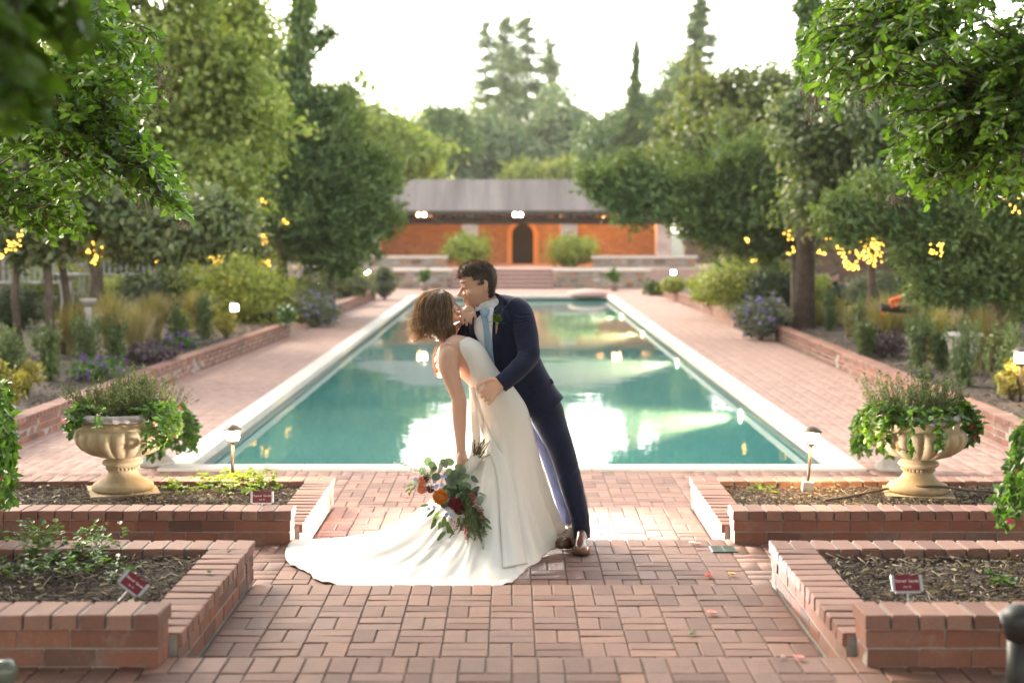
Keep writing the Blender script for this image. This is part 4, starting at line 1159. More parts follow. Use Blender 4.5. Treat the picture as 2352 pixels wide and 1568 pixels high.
def stone_wall(label, x0, x1, y, z0, z1, depth=0.45, rows=3):
    par = thing('stone_wall', label, 'wall', (0, 0, 0)); m = MB(); m.box(x0 + .02, x1 - .02, y + .03, y + depth, z0, z1 - .09); m.build('core', M['mortar'], par)
    m = MB(); x = x0 - .05
    while x < x1:
        x2 = min(x + 1.1, x1 + .05); b = MB(); b.box(x + .004, x2 - .004, y - .06, y + depth + .05, z1 - .09, z1); b.build('coping_stone', M['coping'], par); x = x2
    h = (z1 - .09 - z0) / rows
    for r in range(rows):
        x = x0
        while x < x1 - .05:
            w = min(RND.uniform(.22, .55), x1 - x)
            if x1 - x - w < .12: w = x1 - x
            # an irregular stone: cushion of a jittered outline
            n = 8; hw, hh = w/2 - .012, h/2 - .012; V = []
            for k in range(n):
                q = 2*PI*(k + .5)/n; c_, s_ = math.cos(q), math.sin(q); e = RND.uniform(.88, 1.0)
                V.append((hw*math.copysign(min(1, abs(c_)*1.25), c_)*e, 0.05, hh*math.copysign(min(1, abs(s_)*1.25), s_)*e))
            V += [(a*.86, -RND.uniform(.0, .03), c*.86) for (a, b, c) in V[:n]]
            Fc = [(k, (k+1) % n, n + (k+1) % n, n + k) for k in range(n)] + [tuple(range(n, 2*n))]
            me_ = mesh('stone', V, Fc); obj('stone', me_, M['fieldstone'], par, loc=(x + w/2, y + .012, z0 + h*(r + .5)))
            x += w
    return par
yl = st_y0 + .25
zl = at(1150, 618, Y=yl).z
stone_wall('lower fieldstone wall left of the steps with a pale stone coping', at(897, 620, Y=yl).x, xs0 - .02, yl, 0, zl)
stone_wall('lower fieldstone wall right of the steps with a pale stone coping', xs1 + .02, at(1492, 620, Y=yl).x, yl, 0, zl)
yu = yt + 1.2; zu = at(900, 588, Y=yu).z
stone_wall('upper fieldstone wall left of the pavilion door with a pale coping', at(788, 590, Y=yu).x, at(1026, 590, Y=yu).x, yu, 0, zu, rows=4)
stone_wall('upper fieldstone wall right of the pavilion door with a pale coping', at(1361, 590, Y=yu).x, at(1600, 590, Y=yu).x, yu, 0, zu, rows=4)
# pavilion
pav = thing('pavilion', 'long low brick pavilion with grey shingle roof and warm lit wall', 'building', (0, 0, 0))
yp, yw = yt + 3.6, yt + 6.4
XL, XR = at(836, 560, Y=yp).x, at(1540, 560, Y=yp).x
ze = at(1176, 493, Y=yp).z; zbm = at(1176, 515, Y=yp).z
for (a, b) in ((836, 872), (1060, 1098), (1288, 1326), (1508, 1542)):
    m = MB(); x0, x1 = at(a, 560, Y=yp).x, at(b, 560, Y=yp).x; m.box(x0, x1, yp, yp + .6, PZ - .1, ze - .002); m.build('pier', M['pier'], pav)
m = MB(); dx0, dx1 = at(1176, 570, Y=yw).x, at(1225, 570, Y=yw).x; dz = at(1200, 514, Y=yw).z
m.box(XL, dx0 - .001, yw, yw + .3, PZ - .1, ze); m.box(dx1 + .001, XR, yw, yw + .3, PZ - .1, ze)
m.box(dx0, dx1, yw + .001, yw + .29, dz + .0, ze - .002); m.build('wall', M['masonry'], pav)
m = MB(); m.box(XL - .02, XL + .28, yp + .61, yw, PZ - .1, ze - .002); m.box(XR - .28, XR + .02, yp + .61, yw, PZ - .1, ze - .002); m.build('side_wall', M['masonry'], pav)
dw = (dx1 - dx0)/2; dcx = (dx0 + dx1)/2; zs = dz - dw
m = MB(); prof = [(dcx - dw, PZ)] + [(dcx - dw*math.cos(q), zs + dw*math.sin(q)) for q in np.linspace(0, PI, 15)] + [(dcx + dw, PZ)]
m.add([(x, yw + .06, z) for x, z in prof] + [(x, yw + .12, z) for x, z in prof], [tuple(range(len(prof))), tuple(range(2*len(prof)-1, len(prof)-1, -1))])
door = m.build('door', M['door'], pav)
for s_ in (-1, 1):
    m = MB(); m.box(dcx + s_*dw*.5 - dw*.34, dcx + s_*dw*.5 + dw*.34, yw + .05, yw + .058, PZ + .15, zs + dw*.15); m.build('panel', M['door'], door)
m = MB(); pr = [(dcx - dw, PZ)] + [(dcx - dw*math.cos(q), zs + dw*math.sin(q)) for q in np.linspace(0, PI, 15)] + [(dcx + dw, PZ)]
w2 = dw + .2; po = [(dcx - w2, PZ)] + [(dcx - w2*math.cos(q), zs + w2*math.sin(q)) for q in np.linspace(0, PI, 15)] + [(dcx + w2, PZ)]
n = len(pr); m.add([(x, yw - .05, z) for x, z in pr] + [(x, yw - .05, z) for x, z in po] + [(x, yw + .06, z) for x, z in pr] + [(x, yw + .002, z) for x, z in po],
      [(i, i+1, n+i+1, n+i) for i in range(n-1)] + [(2*n+i, 2*n+i+1, i+1, i) for i in range(n-1)] + [(n+i, n+i+1, 3*n+i+1, 3*n+i) for i in range(n-1)])
m.build('arch_trim', M['trim_brick'], pav)
m = MB(); m.box(XL - .1, XR + .1, yp - .02, yp + .3, zbm, ze - .12); m.build('beam', M['beam'], pav)
for i in range(26):
    x = XL + (XR - XL)*(i + .5)/26; m = MB(); m.box(x - .04, x + .04, yp - .32, yw, ze - .117, ze + .001); m.build('rafter', M['beam'], pav)
# roof: hipped, thick edge
ye, yr = yp - .4, (yp + yw)/2 + .4; zr = at(1176, 412, Y=yr).z; xr0, xr1 = at(950, 412, Y=yr).x, at(1412, 412, Y=yr).x
xe0, xe1 = XL - .8, XR + .8; yb_ = yw + 1.2
m = MB(); zt = ze + .12
nseg = 8
def slope(p0, p1, q0, q1):
    """roof plane from the eave p0-p1 to the ridge q0-q1, slightly bell-cast"""
    V = []; Fc = []
    for i in range(nseg + 1):
        t_ = i/nseg; bz = -.10*math.sin(PI*t_)
        for (a, b) in ((p0, q0), (p1, q1)):
            V.append((a[0]*(1-t_) + b[0]*t_, a[1]*(1-t_) + b[1]*t_, a[2]*(1-t_) + b[2]*t_ + bz*.2))
    for i in range(nseg): Fc.append((2*i, 2*i+1, 2*i+3, 2*i+2))
    m.add(V, Fc)
A_, B_, C_, D_ = (xe0, ye, zt), (xe1, ye, zt), (xe1, yb_, zt), (xe0, yb_, zt); R0, R1 = (xr0, yr, zr), (xr1, yr, zr)
slope(A_, B_, R0, R1); slope(C_, D_, R1, R0); slope(B_, C_, R1, R1); slope(D_, A_, R0, R0)
m.build('roof', M['shingle'], pav)
m = MB(); m.box(xe0, xe1, ye, yb_, ze + .002, zt - .002); m.build('soffit', M['beam'], pav)
m = MB(); m.box(xe0 + .001, xe1 - .001, ye - .04, ye - .001, ze - .02, zt + .03); m.build('fascia', M['beam'], pav)
# flood lamps at the eave and warm lamps washing the wall
for k, (px, mt, px2, mt2) in enumerate(((974, 'flood', 961, 'flood_warm'), (1183, 'flood', 1196, 'flood'), (1413, 'flood_warm', 1424, 'flood_warm'))):
    fl = thing('flood_light', ('twin flood lamp under the eave above the left pier bay', 'twin flood lamp under the eave above the arched door', 'twin orange flood lamp under the eave beside the dark juniper')[k], 'lamp', (0, 0, 0), group='flood lamps under the pavilion eave')
    for (q, mm_) in ((px, mt), (px2, mt2)):
        p = at(q, 493, Y=ye - .12); m = MB(); m.ball((p.x, p.y, p.z), (.055, .04, .055), 14, 9); m.build('bulb', M[mm_], fl, True)
        m = MB(); m.lathe([(.03, .0), (.10, .10), (.105, .11), (.02, .02)], 14); m.build('shade', M['beam'], fl, loc=(p.x, p.y + .10, p.z), rot=(PI/2, 0, 0))
    m = MB(); p = at((px + px2)/2, 488, Y=ye - .06); m.box(p.x - .08, p.x + .08, p.y - .03, p.y + .04, p.z - .02, p.z + .06); m.build('bracket', M['beam'], fl)
for x in np.linspace(XL + 1.0, XR - 1.0, 7):
    point_light('porch_glow', (x, yp + .75, ze - .16), 9 if x < 1.5 else 20, (1.0, 0.48, 0.14), 0.04, pav)
# the garden's outer walls
for k, (x0, x1, y0, y1) in enumerate(((-24, XL - .9, yw + .2, yw + .5), (XR + .9, 24, yw + .2, yw + .5), (-16.3, -16, 6, yw), (16, 16.3, 6, yw))):
    m = MB(); m.box(x0, x1, y0, y1, -.3, 2.9); w_ = m.build('boundary_wall', M['masonry_dark'])
    tag(w_, ('dark brick boundary wall left of the pavilion', 'dark brick boundary wall right of the pavilion', 'brick boundary wall behind the left trees', 'brick boundary wall behind the right trees')[k], 'wall')
# rounded mound at the pool's far right corner
m = MB(); c_ = at(1350, 678, Y=PY1 + .15)
m.lathe([(.001, .20), (.25, .19), (.45, .16), (.58, .11), (.62, .05), (.62, -.02)][::-1], 28, (c_.x, c_.y + .2, 0.02)); o = m.build('stone_dome', M['step_stone'], None, True)
tag(o, 'low rounded pinkish dome at the far right corner of the pool', 'dome')
# ================================================================== plants: generators
def leaf_cloud(name, P, size, mat, parent=None, aspect=0.5, up=0.35, axis=None, jit=0.6, fold=0.15, kind='stuff', nrm=None):
    """leaf-sized faces at the points P, each a bent four-sided leaf, joined into one part"""
    n = len(P); P = np.asarray(P, float)
    d = rng.normal(0, 1, (n, 3)) if axis is None else axis + rng.normal(0, jit, (n, 3))
    d /= np.linalg.norm(d, axis=1)[:, None] + 1e-9
    r = rng.normal(0, 1, (n, 3)); r[:, 2] += up * 3
    if nrm is not None:                     # leaves of a clump face outwards, so the clump catches light like a body
        q = nrm/(np.linalg.norm(nrm, axis=1)[:, None] + 1e-9); r = q*1.5 + rng.normal(0, .55, (n, 3)) + np.array([[0, 0, .45]])
        if axis is None: d = d - r*(np.sum(d*r, 1)/np.sum(r*r, 1))[:, None]*.8; d /= np.linalg.norm(d, axis=1)[:, None] + 1e-9
    s = np.cross(d, r); s /= np.linalg.norm(s, axis=1)[:, None] + 1e-9
    nn = np.cross(s, d)
    L = size * rng.uniform(.65, 1.35, n); W = L * aspect
    V = np.empty((n, 4, 3))
    V[:, 0] = P - d * (L*.5)[:, None]; V[:, 2] = P + d * (L*.5)[:, None] - nn*(L*fold)[:, None]
    V[:, 1] = P - s * (W*.5)[:, None] + nn*(L*fold*.6)[:, None]; V[:, 3] = P + s * (W*.5)[:, None] + nn*(L*fold*.6)[:, None]
    Q = np.arange(n*4).reshape(n, 4)
    o = obj(name, npmesh(name, V.reshape(-1, 3), Q), mat, parent)
    if kind: o['kind'] = kind
    return o
def lobes_pts(lobes, Y, nclump, dep=0.8, shell=0.45):
    """clump centres spread through lobes given in photo pixels (px, py, rx, ry[, dY]) at distance Y"""
    sub = []
    for l in lobes:                       # break every lobe into smaller uneven ones
        dy0 = l[4] if len(l) > 4 else 0; pm = (Y + dy0)/F
        sub.append((l[0], l[1], l[2]*.62, l[3]*.62, dy0))
        for k in range(9):
            a = RND.uniform(0, 2*PI); q = RND.uniform(.5, .95); e = RND.uniform(.22, .48)
            sub.append((l[0] + l[2]*q*math.cos(a), l[1] + l[3]*q*math.sin(a), l[2]*e, l[3]*e*RND.uniform(.7, 1.2), dy0 + RND.uniform(-.7, .7)*(l[2] + l[3])/2*pm*dep))
    lobes = sub
    w = np.array([l[2]*l[3] for l in lobes], float)**.8; w /= w.sum(); out = []
    for l, k in zip(lobes, rng.multinomial(nclump, w)):
        d = rng.normal(0, 1, (k, 3)); d /= np.linalg.norm(d, axis=1)[:, None]; r = rng.uniform(0, 1, k)**shell
        y0 = Y + (l[4] if len(l) > 4 else 0); pm = y0 / F; c = at(l[0], l[1], Y=y0); md = (l[2] + l[3])/2*pm*dep
        out.append(np.array(c)[None] + d*r[:, None]*np.array([l[2]*pm, md, l[3]*pm])[None])
    return np.concatenate(out)
def spread(C, per, sig, flat=0.7, both=False):
    C = np.where(rng.random((len(C), 1)) < .1, C + rng.normal(0, sig*1.6, C.shape), C)
    n = len(C)*per; P = np.repeat(C, per, 0) + rng.normal(0, 1, (n, 3))*np.array([sig, sig, sig*flat])[None]*np.repeat(rng.uniform(.6, 1.4, len(C)), per)[:, None]
    return (np.repeat(C, per, 0), P) if both else P
def limbs(mb, base, fork, targets, r0, n=6):
    """tapered trunk up to a fork and limbs bending out to the targets"""
    base, fork = Vector(base), Vector(fork); mid = (base + fork)/2 + Vector((RND.uniform(-.1, .1), RND.uniform(-.1, .1), 0))
    mb.tube([base, mid, fork], [r0*1.15, r0*.9, r0*.75], 9)
    for tg in targets:
        tg = Vector(tg); m1 = fork.lerp(tg, .35) + Vector((0, 0, (tg - fork).length*.12)); m2 = fork.lerp(tg, .7) + Vector((RND.uniform(-.15, .15), RND.uniform(-.15, .15), (tg-fork).length*.08))
        mb.tube([fork, m1, m2, tg], [r0*.5, r0*.34, r0*.2, r0*.07], n)
def broad_tree(name, label, Y, lobes, trunk, nclump, per, sig, lsize, mat, group=None, dep=.8, aspect=.5, cat='tree', trunks=None, shell=.45, r0=None, extra=None):
    """trunk: (px, base z, fork py)"""
    par = thing(name, label, cat, (0, 0, 0), 0, group); C = lobes_pts(lobes, Y, nclump, dep, shell)
    tb = MB()
    for (px, zb, pf, rr, dY) in (trunks or [trunk]):
        p = at(px, pf, Y=Y + dY); near = C[np.argsort(np.linalg.norm(C - np.array(p), axis=1))]
        k = min(len(near), 60); tg = near[RND.sample(range(k), min(9, k))]
        limbs(tb, (p.x + RND.uniform(-.05, .05), Y + dY, zb), p, tg, rr)
    tb.build('trunk', M['bark'], par, True)
    per, lsize = int(per*.8), lsize*1.1; C2, P = spread(C, per, sig, both=True)
    leaf_cloud('crown', P, lsize, mat, par, aspect, nrm=P - C2)
    return par
def tuft_tree(name, label, Y, lobes, trunk, nclump, per, sig, lsize, mat, group=None, dep=.8, upward=.8, cat='tree', top=None):
    """juniper-like: tufts that sweep up and outwards"""
    par = thing(name, label, cat, (0, 0, 0), 0, group); C = lobes_pts(lobes, Y, nclump, dep, .4); tb = MB()
    px, zb, pf, rr = trunk; p = at(px, pf, Y=Y); k = RND.sample(range(len(C)), min(14, len(C)))
    limbs(tb, (p.x, Y, zb), p, C[k], rr)
    if top: tb.tube([p, at(top[0], top[1], Y=Y)], [rr*.7, .02], 7)
    tb.build('trunk', M['bark'], par, True)
    ctr = C.mean(0); out = C - ctr; out[:, 2] *= .3; out /= np.linalg.norm(out, axis=1)[:, None] + 1e-6
    ax = out*.8 + np.array([0, 0, upward])[None] + rng.normal(0, .35, C.shape); ax /= np.linalg.norm(ax, axis=1)[:, None]
    per = int(per*.82); lsize *= 1.08; A = np.repeat(ax, per, 0); u = rng.uniform(-1, 1, len(A)); tap = np.sqrt(np.clip(1 - u*u*.8, .05, 1))
    ks = np.repeat(rng.uniform(.55, 1.5, len(C)), per); P = np.repeat(C, per, 0) + A*(u*sig*2.3*ks)[:, None] + rng.normal(0, 1, A.shape)*(sig*.55*tap*ks)[:, None]
    Cr = np.repeat(C, per, 0); nq = (P - Cr) - A*np.sum((P - Cr)*A, 1)[:, None]*.6; tip = u > .35      # young growth at the tips is paler
    leaf_cloud('crown', P[~tip], lsize, mat, par, .34, .1, A[~tip], .55, nrm=nq[~tip]); leaf_cloud('crown_tips', P[tip], lsize, M['lf_juniper_tip'], par, .34, .1, A[tip], .55, nrm=nq[tip])
    return par
def tier_tree(name, label, px, py_top, py_base, Y, wfun, ntier, mat, lsize=.22, dens=26, group=None, zb=0.0, droop=.12, sparse=0.0):
    """cedar-like: level branches in tiers round a straight leader; wfun(t) = half width in pixels, t = 0 at the top"""
    par = thing(name, label, 'tree', (0, 0, 0), 0, group); tb = MB(); top = at(px, py_top, Y=Y); bot = Vector((top.x, Y, zb)); lo = at(px, py_base, Y=Y).z
    tb.tube([bot, bot.lerp(top, .5), top], [.22, .13, .015], 8); P, A = [], []; pm = Y/F
    for i in range(ntier):
        t_ = (i + RND.uniform(.1, .9))/ntier; z = top.z + (lo - top.z)*t_; w = wfun(t_)*pm*RND.uniform(.5, 1.15)
        for k in range(RND.randint(3, 6)):
            if RND.random() < sparse: continue
            az = RND.uniform(0, 2*PI); L = w*RND.uniform(.55, 1.1); d = Vector((math.cos(az), math.sin(az)*.8, 0)); c0 = Vector((top.x, Y, z + RND.gauss(0, .25)))
            tip = c0 + d*L + Vector((0, 0, L*(.10 - droop*RND.uniform(.4, 1.8)))); mid = c0.lerp(tip, .5) + Vector((0, 0, L*.07))
            tb.tube([c0, mid, tip], [.035, .022, .006], 5)
            m_ = int(dens*(.4 + L)); q = rng.uniform(.12, 1.05, m_)
            B = np.array(c0)[None]*((1-q)**2)[:, None] + np.array(mid)[None]*(2*q*(1-q))[:, None] + np.array(tip)[None]*(q**2)[:, None]
            B += rng.normal(0, 1, B.shape)*np.array([.15, .15, .09])[None]*(.4 + .45*min(L, 2))*max(1, Y/70); P.append(B); A.append(np.repeat([[d.x, d.y, .05]], m_, 0))
    tb.build('trunk', M['bark'], par, True); leaf_cloud('crown', np.concatenate(P), lsize, mat, par, .30, .6, np.concatenate(A), .6)
    return par
def shrub(name, label, px, py, w, h, mat, lsize=.05, n=3500, z=.24, Y=None, cat='shrub', group=None, up=.4, aspect=.5, dep=.9, stems=10, nc=None, style='round', flowers=None, soft=.16):
    """a bush standing at the pixel of its foot, w x h pixels large"""
    b = at(px, py, z=z) if Y is None else at(px, py, Y=Y); z0 = b.z if Y is None else z; b.z = z0; pm = b.y/F; rw, hh = w*pm/2, h*pm
    par = thing(name, label, cat, tuple(b), 0, group); nc = nc or 60
    d = rng.normal(0, 1, (nc, 3)); d /= np.linalg.norm(d, axis=1)[:, None]; r = rng.uniform(0, 1, nc)**.4
    C = d*r[:, None]*np.array([rw*.88, rw*dep*.88, hh*.44])[None] + np.array([0, 0, hh*.52])[None]
    if style == 'upright': C[:, 2] = rng.uniform(.12, .95, nc)*hh; C[:, :2] = rng.normal(0, 1, (nc, 2))*rw*.42*(.5 + .6*C[:, 2:3]/hh)
    m = MB()
    for k in range(stems):
        c = C[RND.randrange(nc)]; m.tube([(c[0]*.12, c[1]*.12, -.02), (c[0]*.5, c[1]*.5, c[2]*.55), tuple(c)], [.012, .008, .003], 5)
    m.build('stem', M['twig'], par)
    per = max(4, int(n*.75)//nc); lsize *= 1.1
    if style == 'upright':
        P = np.repeat(C, per, 0) + rng.normal(0, 1, (nc*per, 3))*np.array([rw*.13, rw*.13, hh*.13])[None]; ax = np.array([[0, 0, 1.]]) + np.repeat(C*np.array([1, 1, 0])[None], per, 0)/max(rw, .01)*.3
        leaf_cloud('foliage', P, lsize, mat, par, .28, .1, ax, .45)
    else:
        C2, P = spread(C, per, max(rw, hh/2)*soft, both=True); leaf_cloud('foliage', P, lsize, mat, par, aspect, up, nrm=P - C2 + (C2 - np.array([[0, 0, hh*.4]]))*.25)
    if flowers:
        fm, nf, fs = flowers; k = rng.integers(0, nc, nf); Pf = C[k] + d[k]*rw*.14 + rng.normal(0, rw*.08, (nf, 3)); Pf[:, 2] = np.maximum(Pf[:, 2], .03)
        leaf_cloud('flower', np.repeat(Pf, 5, 0) + rng.normal(0, fs*.35, (nf*5, 3)), fs, fm, par, .8, .9)
    return par
def grass_tuft(name, label, px, py, w, h, mat, n=420, z=.24, group=None, seed=True):
    b = at(px, py, z=z); pm = b.y/F; rw, hh = w*pm/2, h*pm; par = thing(name, label, 'grass', tuple(b), 0, group)
    az = rng.uniform(0, 2*PI, n); lean = rng.uniform(.05, 1, n)**.8*rw; H = hh*rng.uniform(.55, 1.05, n); sg = 5; V = np.empty((n, sg+1, 2, 3))
    dx, dy = np.cos(az), np.sin(az); b0 = rng.normal(0, .04, (n, 2)); wd = .006*rng.uniform(.6, 1.4, n)
    for k in range(sg+1):
        t_ = k/sg; rr = lean*t_**1.7; z_ = H*(t_ - .22*t_**3*(lean/rw)); ww = wd*(1 - .8*t_)
        V[:, k, 0] = np.stack([b0[:,0] + dx*rr - dy*ww, b0[:,1] + dy*rr + dx*ww, z_], 1); V[:, k, 1] = np.stack([b0[:,0] + dx*rr + dy*ww, b0[:,1] + dy*rr - dx*ww, z_], 1)
    i = np.arange(n*(sg+1)*2).reshape(n, sg+1, 2); Q = np.stack([i[:, :-1, 0], i[:, :-1, 1], i[:, 1:, 1], i[:, 1:, 0]], -1).reshape(-1, 4)
    o = obj('blades', npmesh('blades', V.reshape(-1, 3), Q), mat, par); o['kind'] = 'stuff'; return par

t = NT('bark'); M['bark'] = t.surf(t.pbr(t.ramp(t.noise(9, 6, .7), [(0.3,(0.05,0.033,0.024)),(0.6,(0.115,0.08,0.06)),(0.8,(0.17,0.12,0.09))]), 0.9, t.bump(t.noise(22, 5), .8, .03)))
M['twig'] = plain('twig', (0.10, 0.065, 0.04), 0.8, 0.3, 30)
M['lf_near'] = leaf_mat('myrtle_leaf', [(0.025,0.064,0.008),(0.064,0.134,0.017),(0.113,0.212,0.028),(0.170,0.281,0.049)], .45, .34, 1.5, .6)
M['lf_myrtle'] = leaf_mat('yellow_green_leaf', [(0.091,0.130,0.029),(0.182,0.240,0.052),(0.286,0.338,0.078),(0.377,0.377,0.111)], .45, .5, .7)
M['lf_myrtle_g'] = leaf_mat('grey_green_leaf', [(0.043,0.072,0.026),(0.094,0.131,0.046),(0.160,0.196,0.080),(0.232,0.232,0.109)], .4, .45, .7)
M['lf_juniper'] = leaf_mat('juniper_leaf', [(0.034,0.070,0.020),(0.066,0.120,0.034),(0.114,0.180,0.050),(0.174,0.228,0.070)] or [(0.030,0.076,0.030),(0.070,0.138,0.051),(0.138,0.227,0.076),(0.227,0.301,0.100)], .25, .55, .8)
M['lf_cedar'] = leaf_mat('cedar_needle', [(0.067,0.110,0.062),(0.122,0.177,0.092),(0.187,0.243,0.122),(0.265,0.287,0.132)], .3, .55, .4)  # glaucous grey-green needles, lightened further to mimic haze
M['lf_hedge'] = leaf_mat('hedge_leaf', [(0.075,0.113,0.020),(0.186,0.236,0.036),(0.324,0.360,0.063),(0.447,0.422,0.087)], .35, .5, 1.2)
M['lf_round'] = leaf_mat('round_tree_leaf', [(0.05,0.07,0.018),(0.09,0.115,0.03),(0.135,0.155,0.045),(0.185,0.18,0.06)], .4, .5, .6)
M['lf_juniper_tip'] = leaf_mat('juniper_tip', [(0.07,0.11,0.03),(0.115,0.165,0.045),(0.17,0.22,0.06)], .3, .55, .8)
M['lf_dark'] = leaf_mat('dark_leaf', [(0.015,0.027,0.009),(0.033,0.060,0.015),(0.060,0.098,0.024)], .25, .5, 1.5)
M['lf_rosemary'] = leaf_mat('rosemary_leaf', [(0.034,0.062,0.025),(0.083,0.125,0.046),(0.156,0.198,0.062)], .25, .5, 2.0)
M['lf_yellow'] = leaf_mat('golden_leaf', [(0.160,0.150,0.030),(0.300,0.260,0.050),(0.420,0.360,0.090)], .4, .5, 2.0)
M['lf_grey'] = leaf_mat('sage_leaf', [(0.078,0.098,0.058),(0.143,0.163,0.091),(0.208,0.221,0.130)], .3, .6, 1.5)
M['lf_lime'] = leaf_mat('lime_leaf', [(0.060,0.120,0.012),(0.130,0.220,0.020),(0.220,0.320,0.040)], .5, .45, 3.0)
M['lf_urn'] = leaf_mat('urn_leaf', [(0.027,0.068,0.011),(0.068,0.149,0.020),(0.135,0.243,0.041)], .45, .35, 3.0, .6)
M['lf_thyme'] = leaf_mat('fine_leaf', [(0.035,0.060,0.020),(0.075,0.110,0.035),(0.130,0.160,0.060)], .35, .5, 3.0)
M['grass'] = leaf_mat('dry_grass', [(0.115,0.103,0.040),(0.218,0.190,0.075),(0.345,0.276,0.138),(0.437,0.345,0.196)], .35, .6, 1.0)
M['fl_purple'] = plain('purple_petal', (0.13, 0.035, 0.24), .6, .3, 20, 0); M['fl_lilac'] = plain('lilac_petal', (0.30, 0.24, 0.48), .6, .25, 20, 0)
M['fl_pink'] = plain('pink_petal', (0.72, 0.06, 0.16), .55, .25, 20, 0); M['fl_red'] = plain('red_petal', (0.5, 0.02, 0.03), .55, .3, 20, 0)
M['mauve'] = leaf_mat('mauve_twig', [(0.045,0.030,0.035),(0.085,0.058,0.065),(0.130,0.095,0.100)], .1, .7, 3.0)

# ================================================================== trees
G_L, G_R, G_B = 'trees along the left side', 'trees along the right side', 'trees behind the pavilion'
broad_tree('crape_myrtle', 'big yellow green crape myrtle crown behind the left foreground leaves', 26, [(340,60,250,150),(430,260,170,170,1),(260,330,190,150),(520,170,110,170,2),(330,470,190,90),(560,330,70,110,1),(470,430,110,80)], None, 900, 72, .2, .14, M['lf_myrtle'], G_L, .8, .5, trunks=[(205,.2,520,.12,0),(225,.2,545,.09,.4)])
broad_tree('crape_myrtle', 'grey green low leaning crape myrtle by the left wall with dark trunks', 21, [(80,420,160,120),(200,500,150,70),(60,520,90,60),(330,520,110,60),(480,520,90,50)], None, 480, 70, .17, .13, M['lf_myrtle_g'], G_L, .8, .5, trunks=[(110,.2,590,.07,0),(135,.2,560,.07,.3),(45,.2,540,.06,.2)])
tuft_tree('juniper', 'tall dark juniper with a pointed top standing left of the pavilion', 33, [(688,60,22,80),(680,160,45,60),(672,240,80,60),(745,230,50,30),(720,310,110,55),(640,330,70,60),(690,400,110,60),(790,420,80,55),(650,480,90,50),(760,500,110,50),(840,462,48,36),(780,560,70,40)], (640, .2, 430, .13), 190, 270, .27, .15, M['lf_juniper'], G_L, .8, .7, top=(690, 0))
tuft_tree('juniper', 'juniper spray reaching over the top edge with a maroon seed head', 33.5, [(655,150,14,40),(740,90,20,10),(705,45,14,30)], (690, 2.0, 200, .05), 40, 60, .14, .13, M['lf_juniper'], G_L, .8, .6)
broad_tree('yellow_tree', 'yellow tree behind the tall left juniper', 64, [(820,300,95,75),(900,370,75,75),(790,400,110,80),(930,400,50,50),(760,250,60,50),(640,260,90,90)], (850, 0, 480, .15, 0), 460, 70, .38, .26, M['lf_myrtle'], G_L)
broad_tree('dark_oak', 'small dark tree in the gap left of the cedars', 105, [(990,290,40,45),(960,340,60,50),(1040,330,60,60)], (990, 0, 400, .2, 0), 190, 70, .5, .34, M['lf_juniper'], G_B)
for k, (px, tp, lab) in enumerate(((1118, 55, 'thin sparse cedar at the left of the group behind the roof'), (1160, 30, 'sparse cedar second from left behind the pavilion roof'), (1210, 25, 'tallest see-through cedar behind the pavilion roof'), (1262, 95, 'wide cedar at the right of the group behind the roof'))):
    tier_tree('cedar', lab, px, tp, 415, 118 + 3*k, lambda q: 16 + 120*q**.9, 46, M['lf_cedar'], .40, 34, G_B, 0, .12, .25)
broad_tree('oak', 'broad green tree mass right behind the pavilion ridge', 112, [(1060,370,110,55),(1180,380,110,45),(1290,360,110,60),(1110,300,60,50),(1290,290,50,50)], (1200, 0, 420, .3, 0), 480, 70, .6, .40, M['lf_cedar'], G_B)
broad_tree('maple', 'small bright green tree over the right of the pavilion roof', 104, [(1290,395,40,30),(1195,402,30,20)], (1280, 0, 420, .2, 0), 90, 70, .45, .32, M['lf_hedge'], G_B)
tier_tree('cedar', 'slender spire cedar right of the pavilion', 1461, 108, 420, 92, lambda q: 6 + 100*max(0, q-.2)**.9, 50, M['lf_juniper'], .36, 45, G_R, 0, .2)
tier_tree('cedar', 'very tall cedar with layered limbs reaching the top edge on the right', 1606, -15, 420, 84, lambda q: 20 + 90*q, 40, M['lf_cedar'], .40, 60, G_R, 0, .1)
broad_tree('cedar', 'dark dense conifer mass beside the slender spire', 95, [(1450,330,80,80),(1400,290,40,40),(1520,300,70,70),(1560,210,50,60),(1390,350,50,50)], (1470, 0, 420, .25, 0), 460, 80, .5, .34, M['lf_juniper'], G_R)
broad_tree('round_tree', 'wide rounded green tree on the right of the pavilion', 38, [(1700,260,130,90),(1610,330,100,90),(1780,330,100,110),(1680,390,150,70),(1820,230,70,70)], (1720, 0, 450, .18, 0), 560, 70, .27, .18, M['lf_round'], G_R)
tuft_tree('juniper', 'spreading dark juniper with a bare trunk at the right of the pool', 29, [(1455,450,62,28),(1400,436,34,14),(1540,445,90,55),(1640,450,100,65),(1740,470,100,60),(1830,500,90,50),(1620,505,110,30),(1480,420,60,30),(1720,390,80,50),(1760,530,100,30)], (1838, .2, 545, .14), 230, 270, .25, .14, M['lf_juniper'], G_R, .8, .5)
broad_tree('crape_myrtle', 'grey green tree crown in the middle of the right side', 25, [(1900,300,90,120),(1960,430,110,110),(2040,280,110,130),(1900,470,60,60),(2060,430,90,90)], (2000, .2, 560, .08, 0), 520, 80, .2, .13, M['lf_myrtle_g'], G_R)
tier_tree('cypress', 'narrow columnar cypress cut off by the top edge on the right', 1862, -140, 175, 27, lambda q: 20 + 14*q, 46, M['lf_juniper'], .16, 130, G_R, 0, -.5)
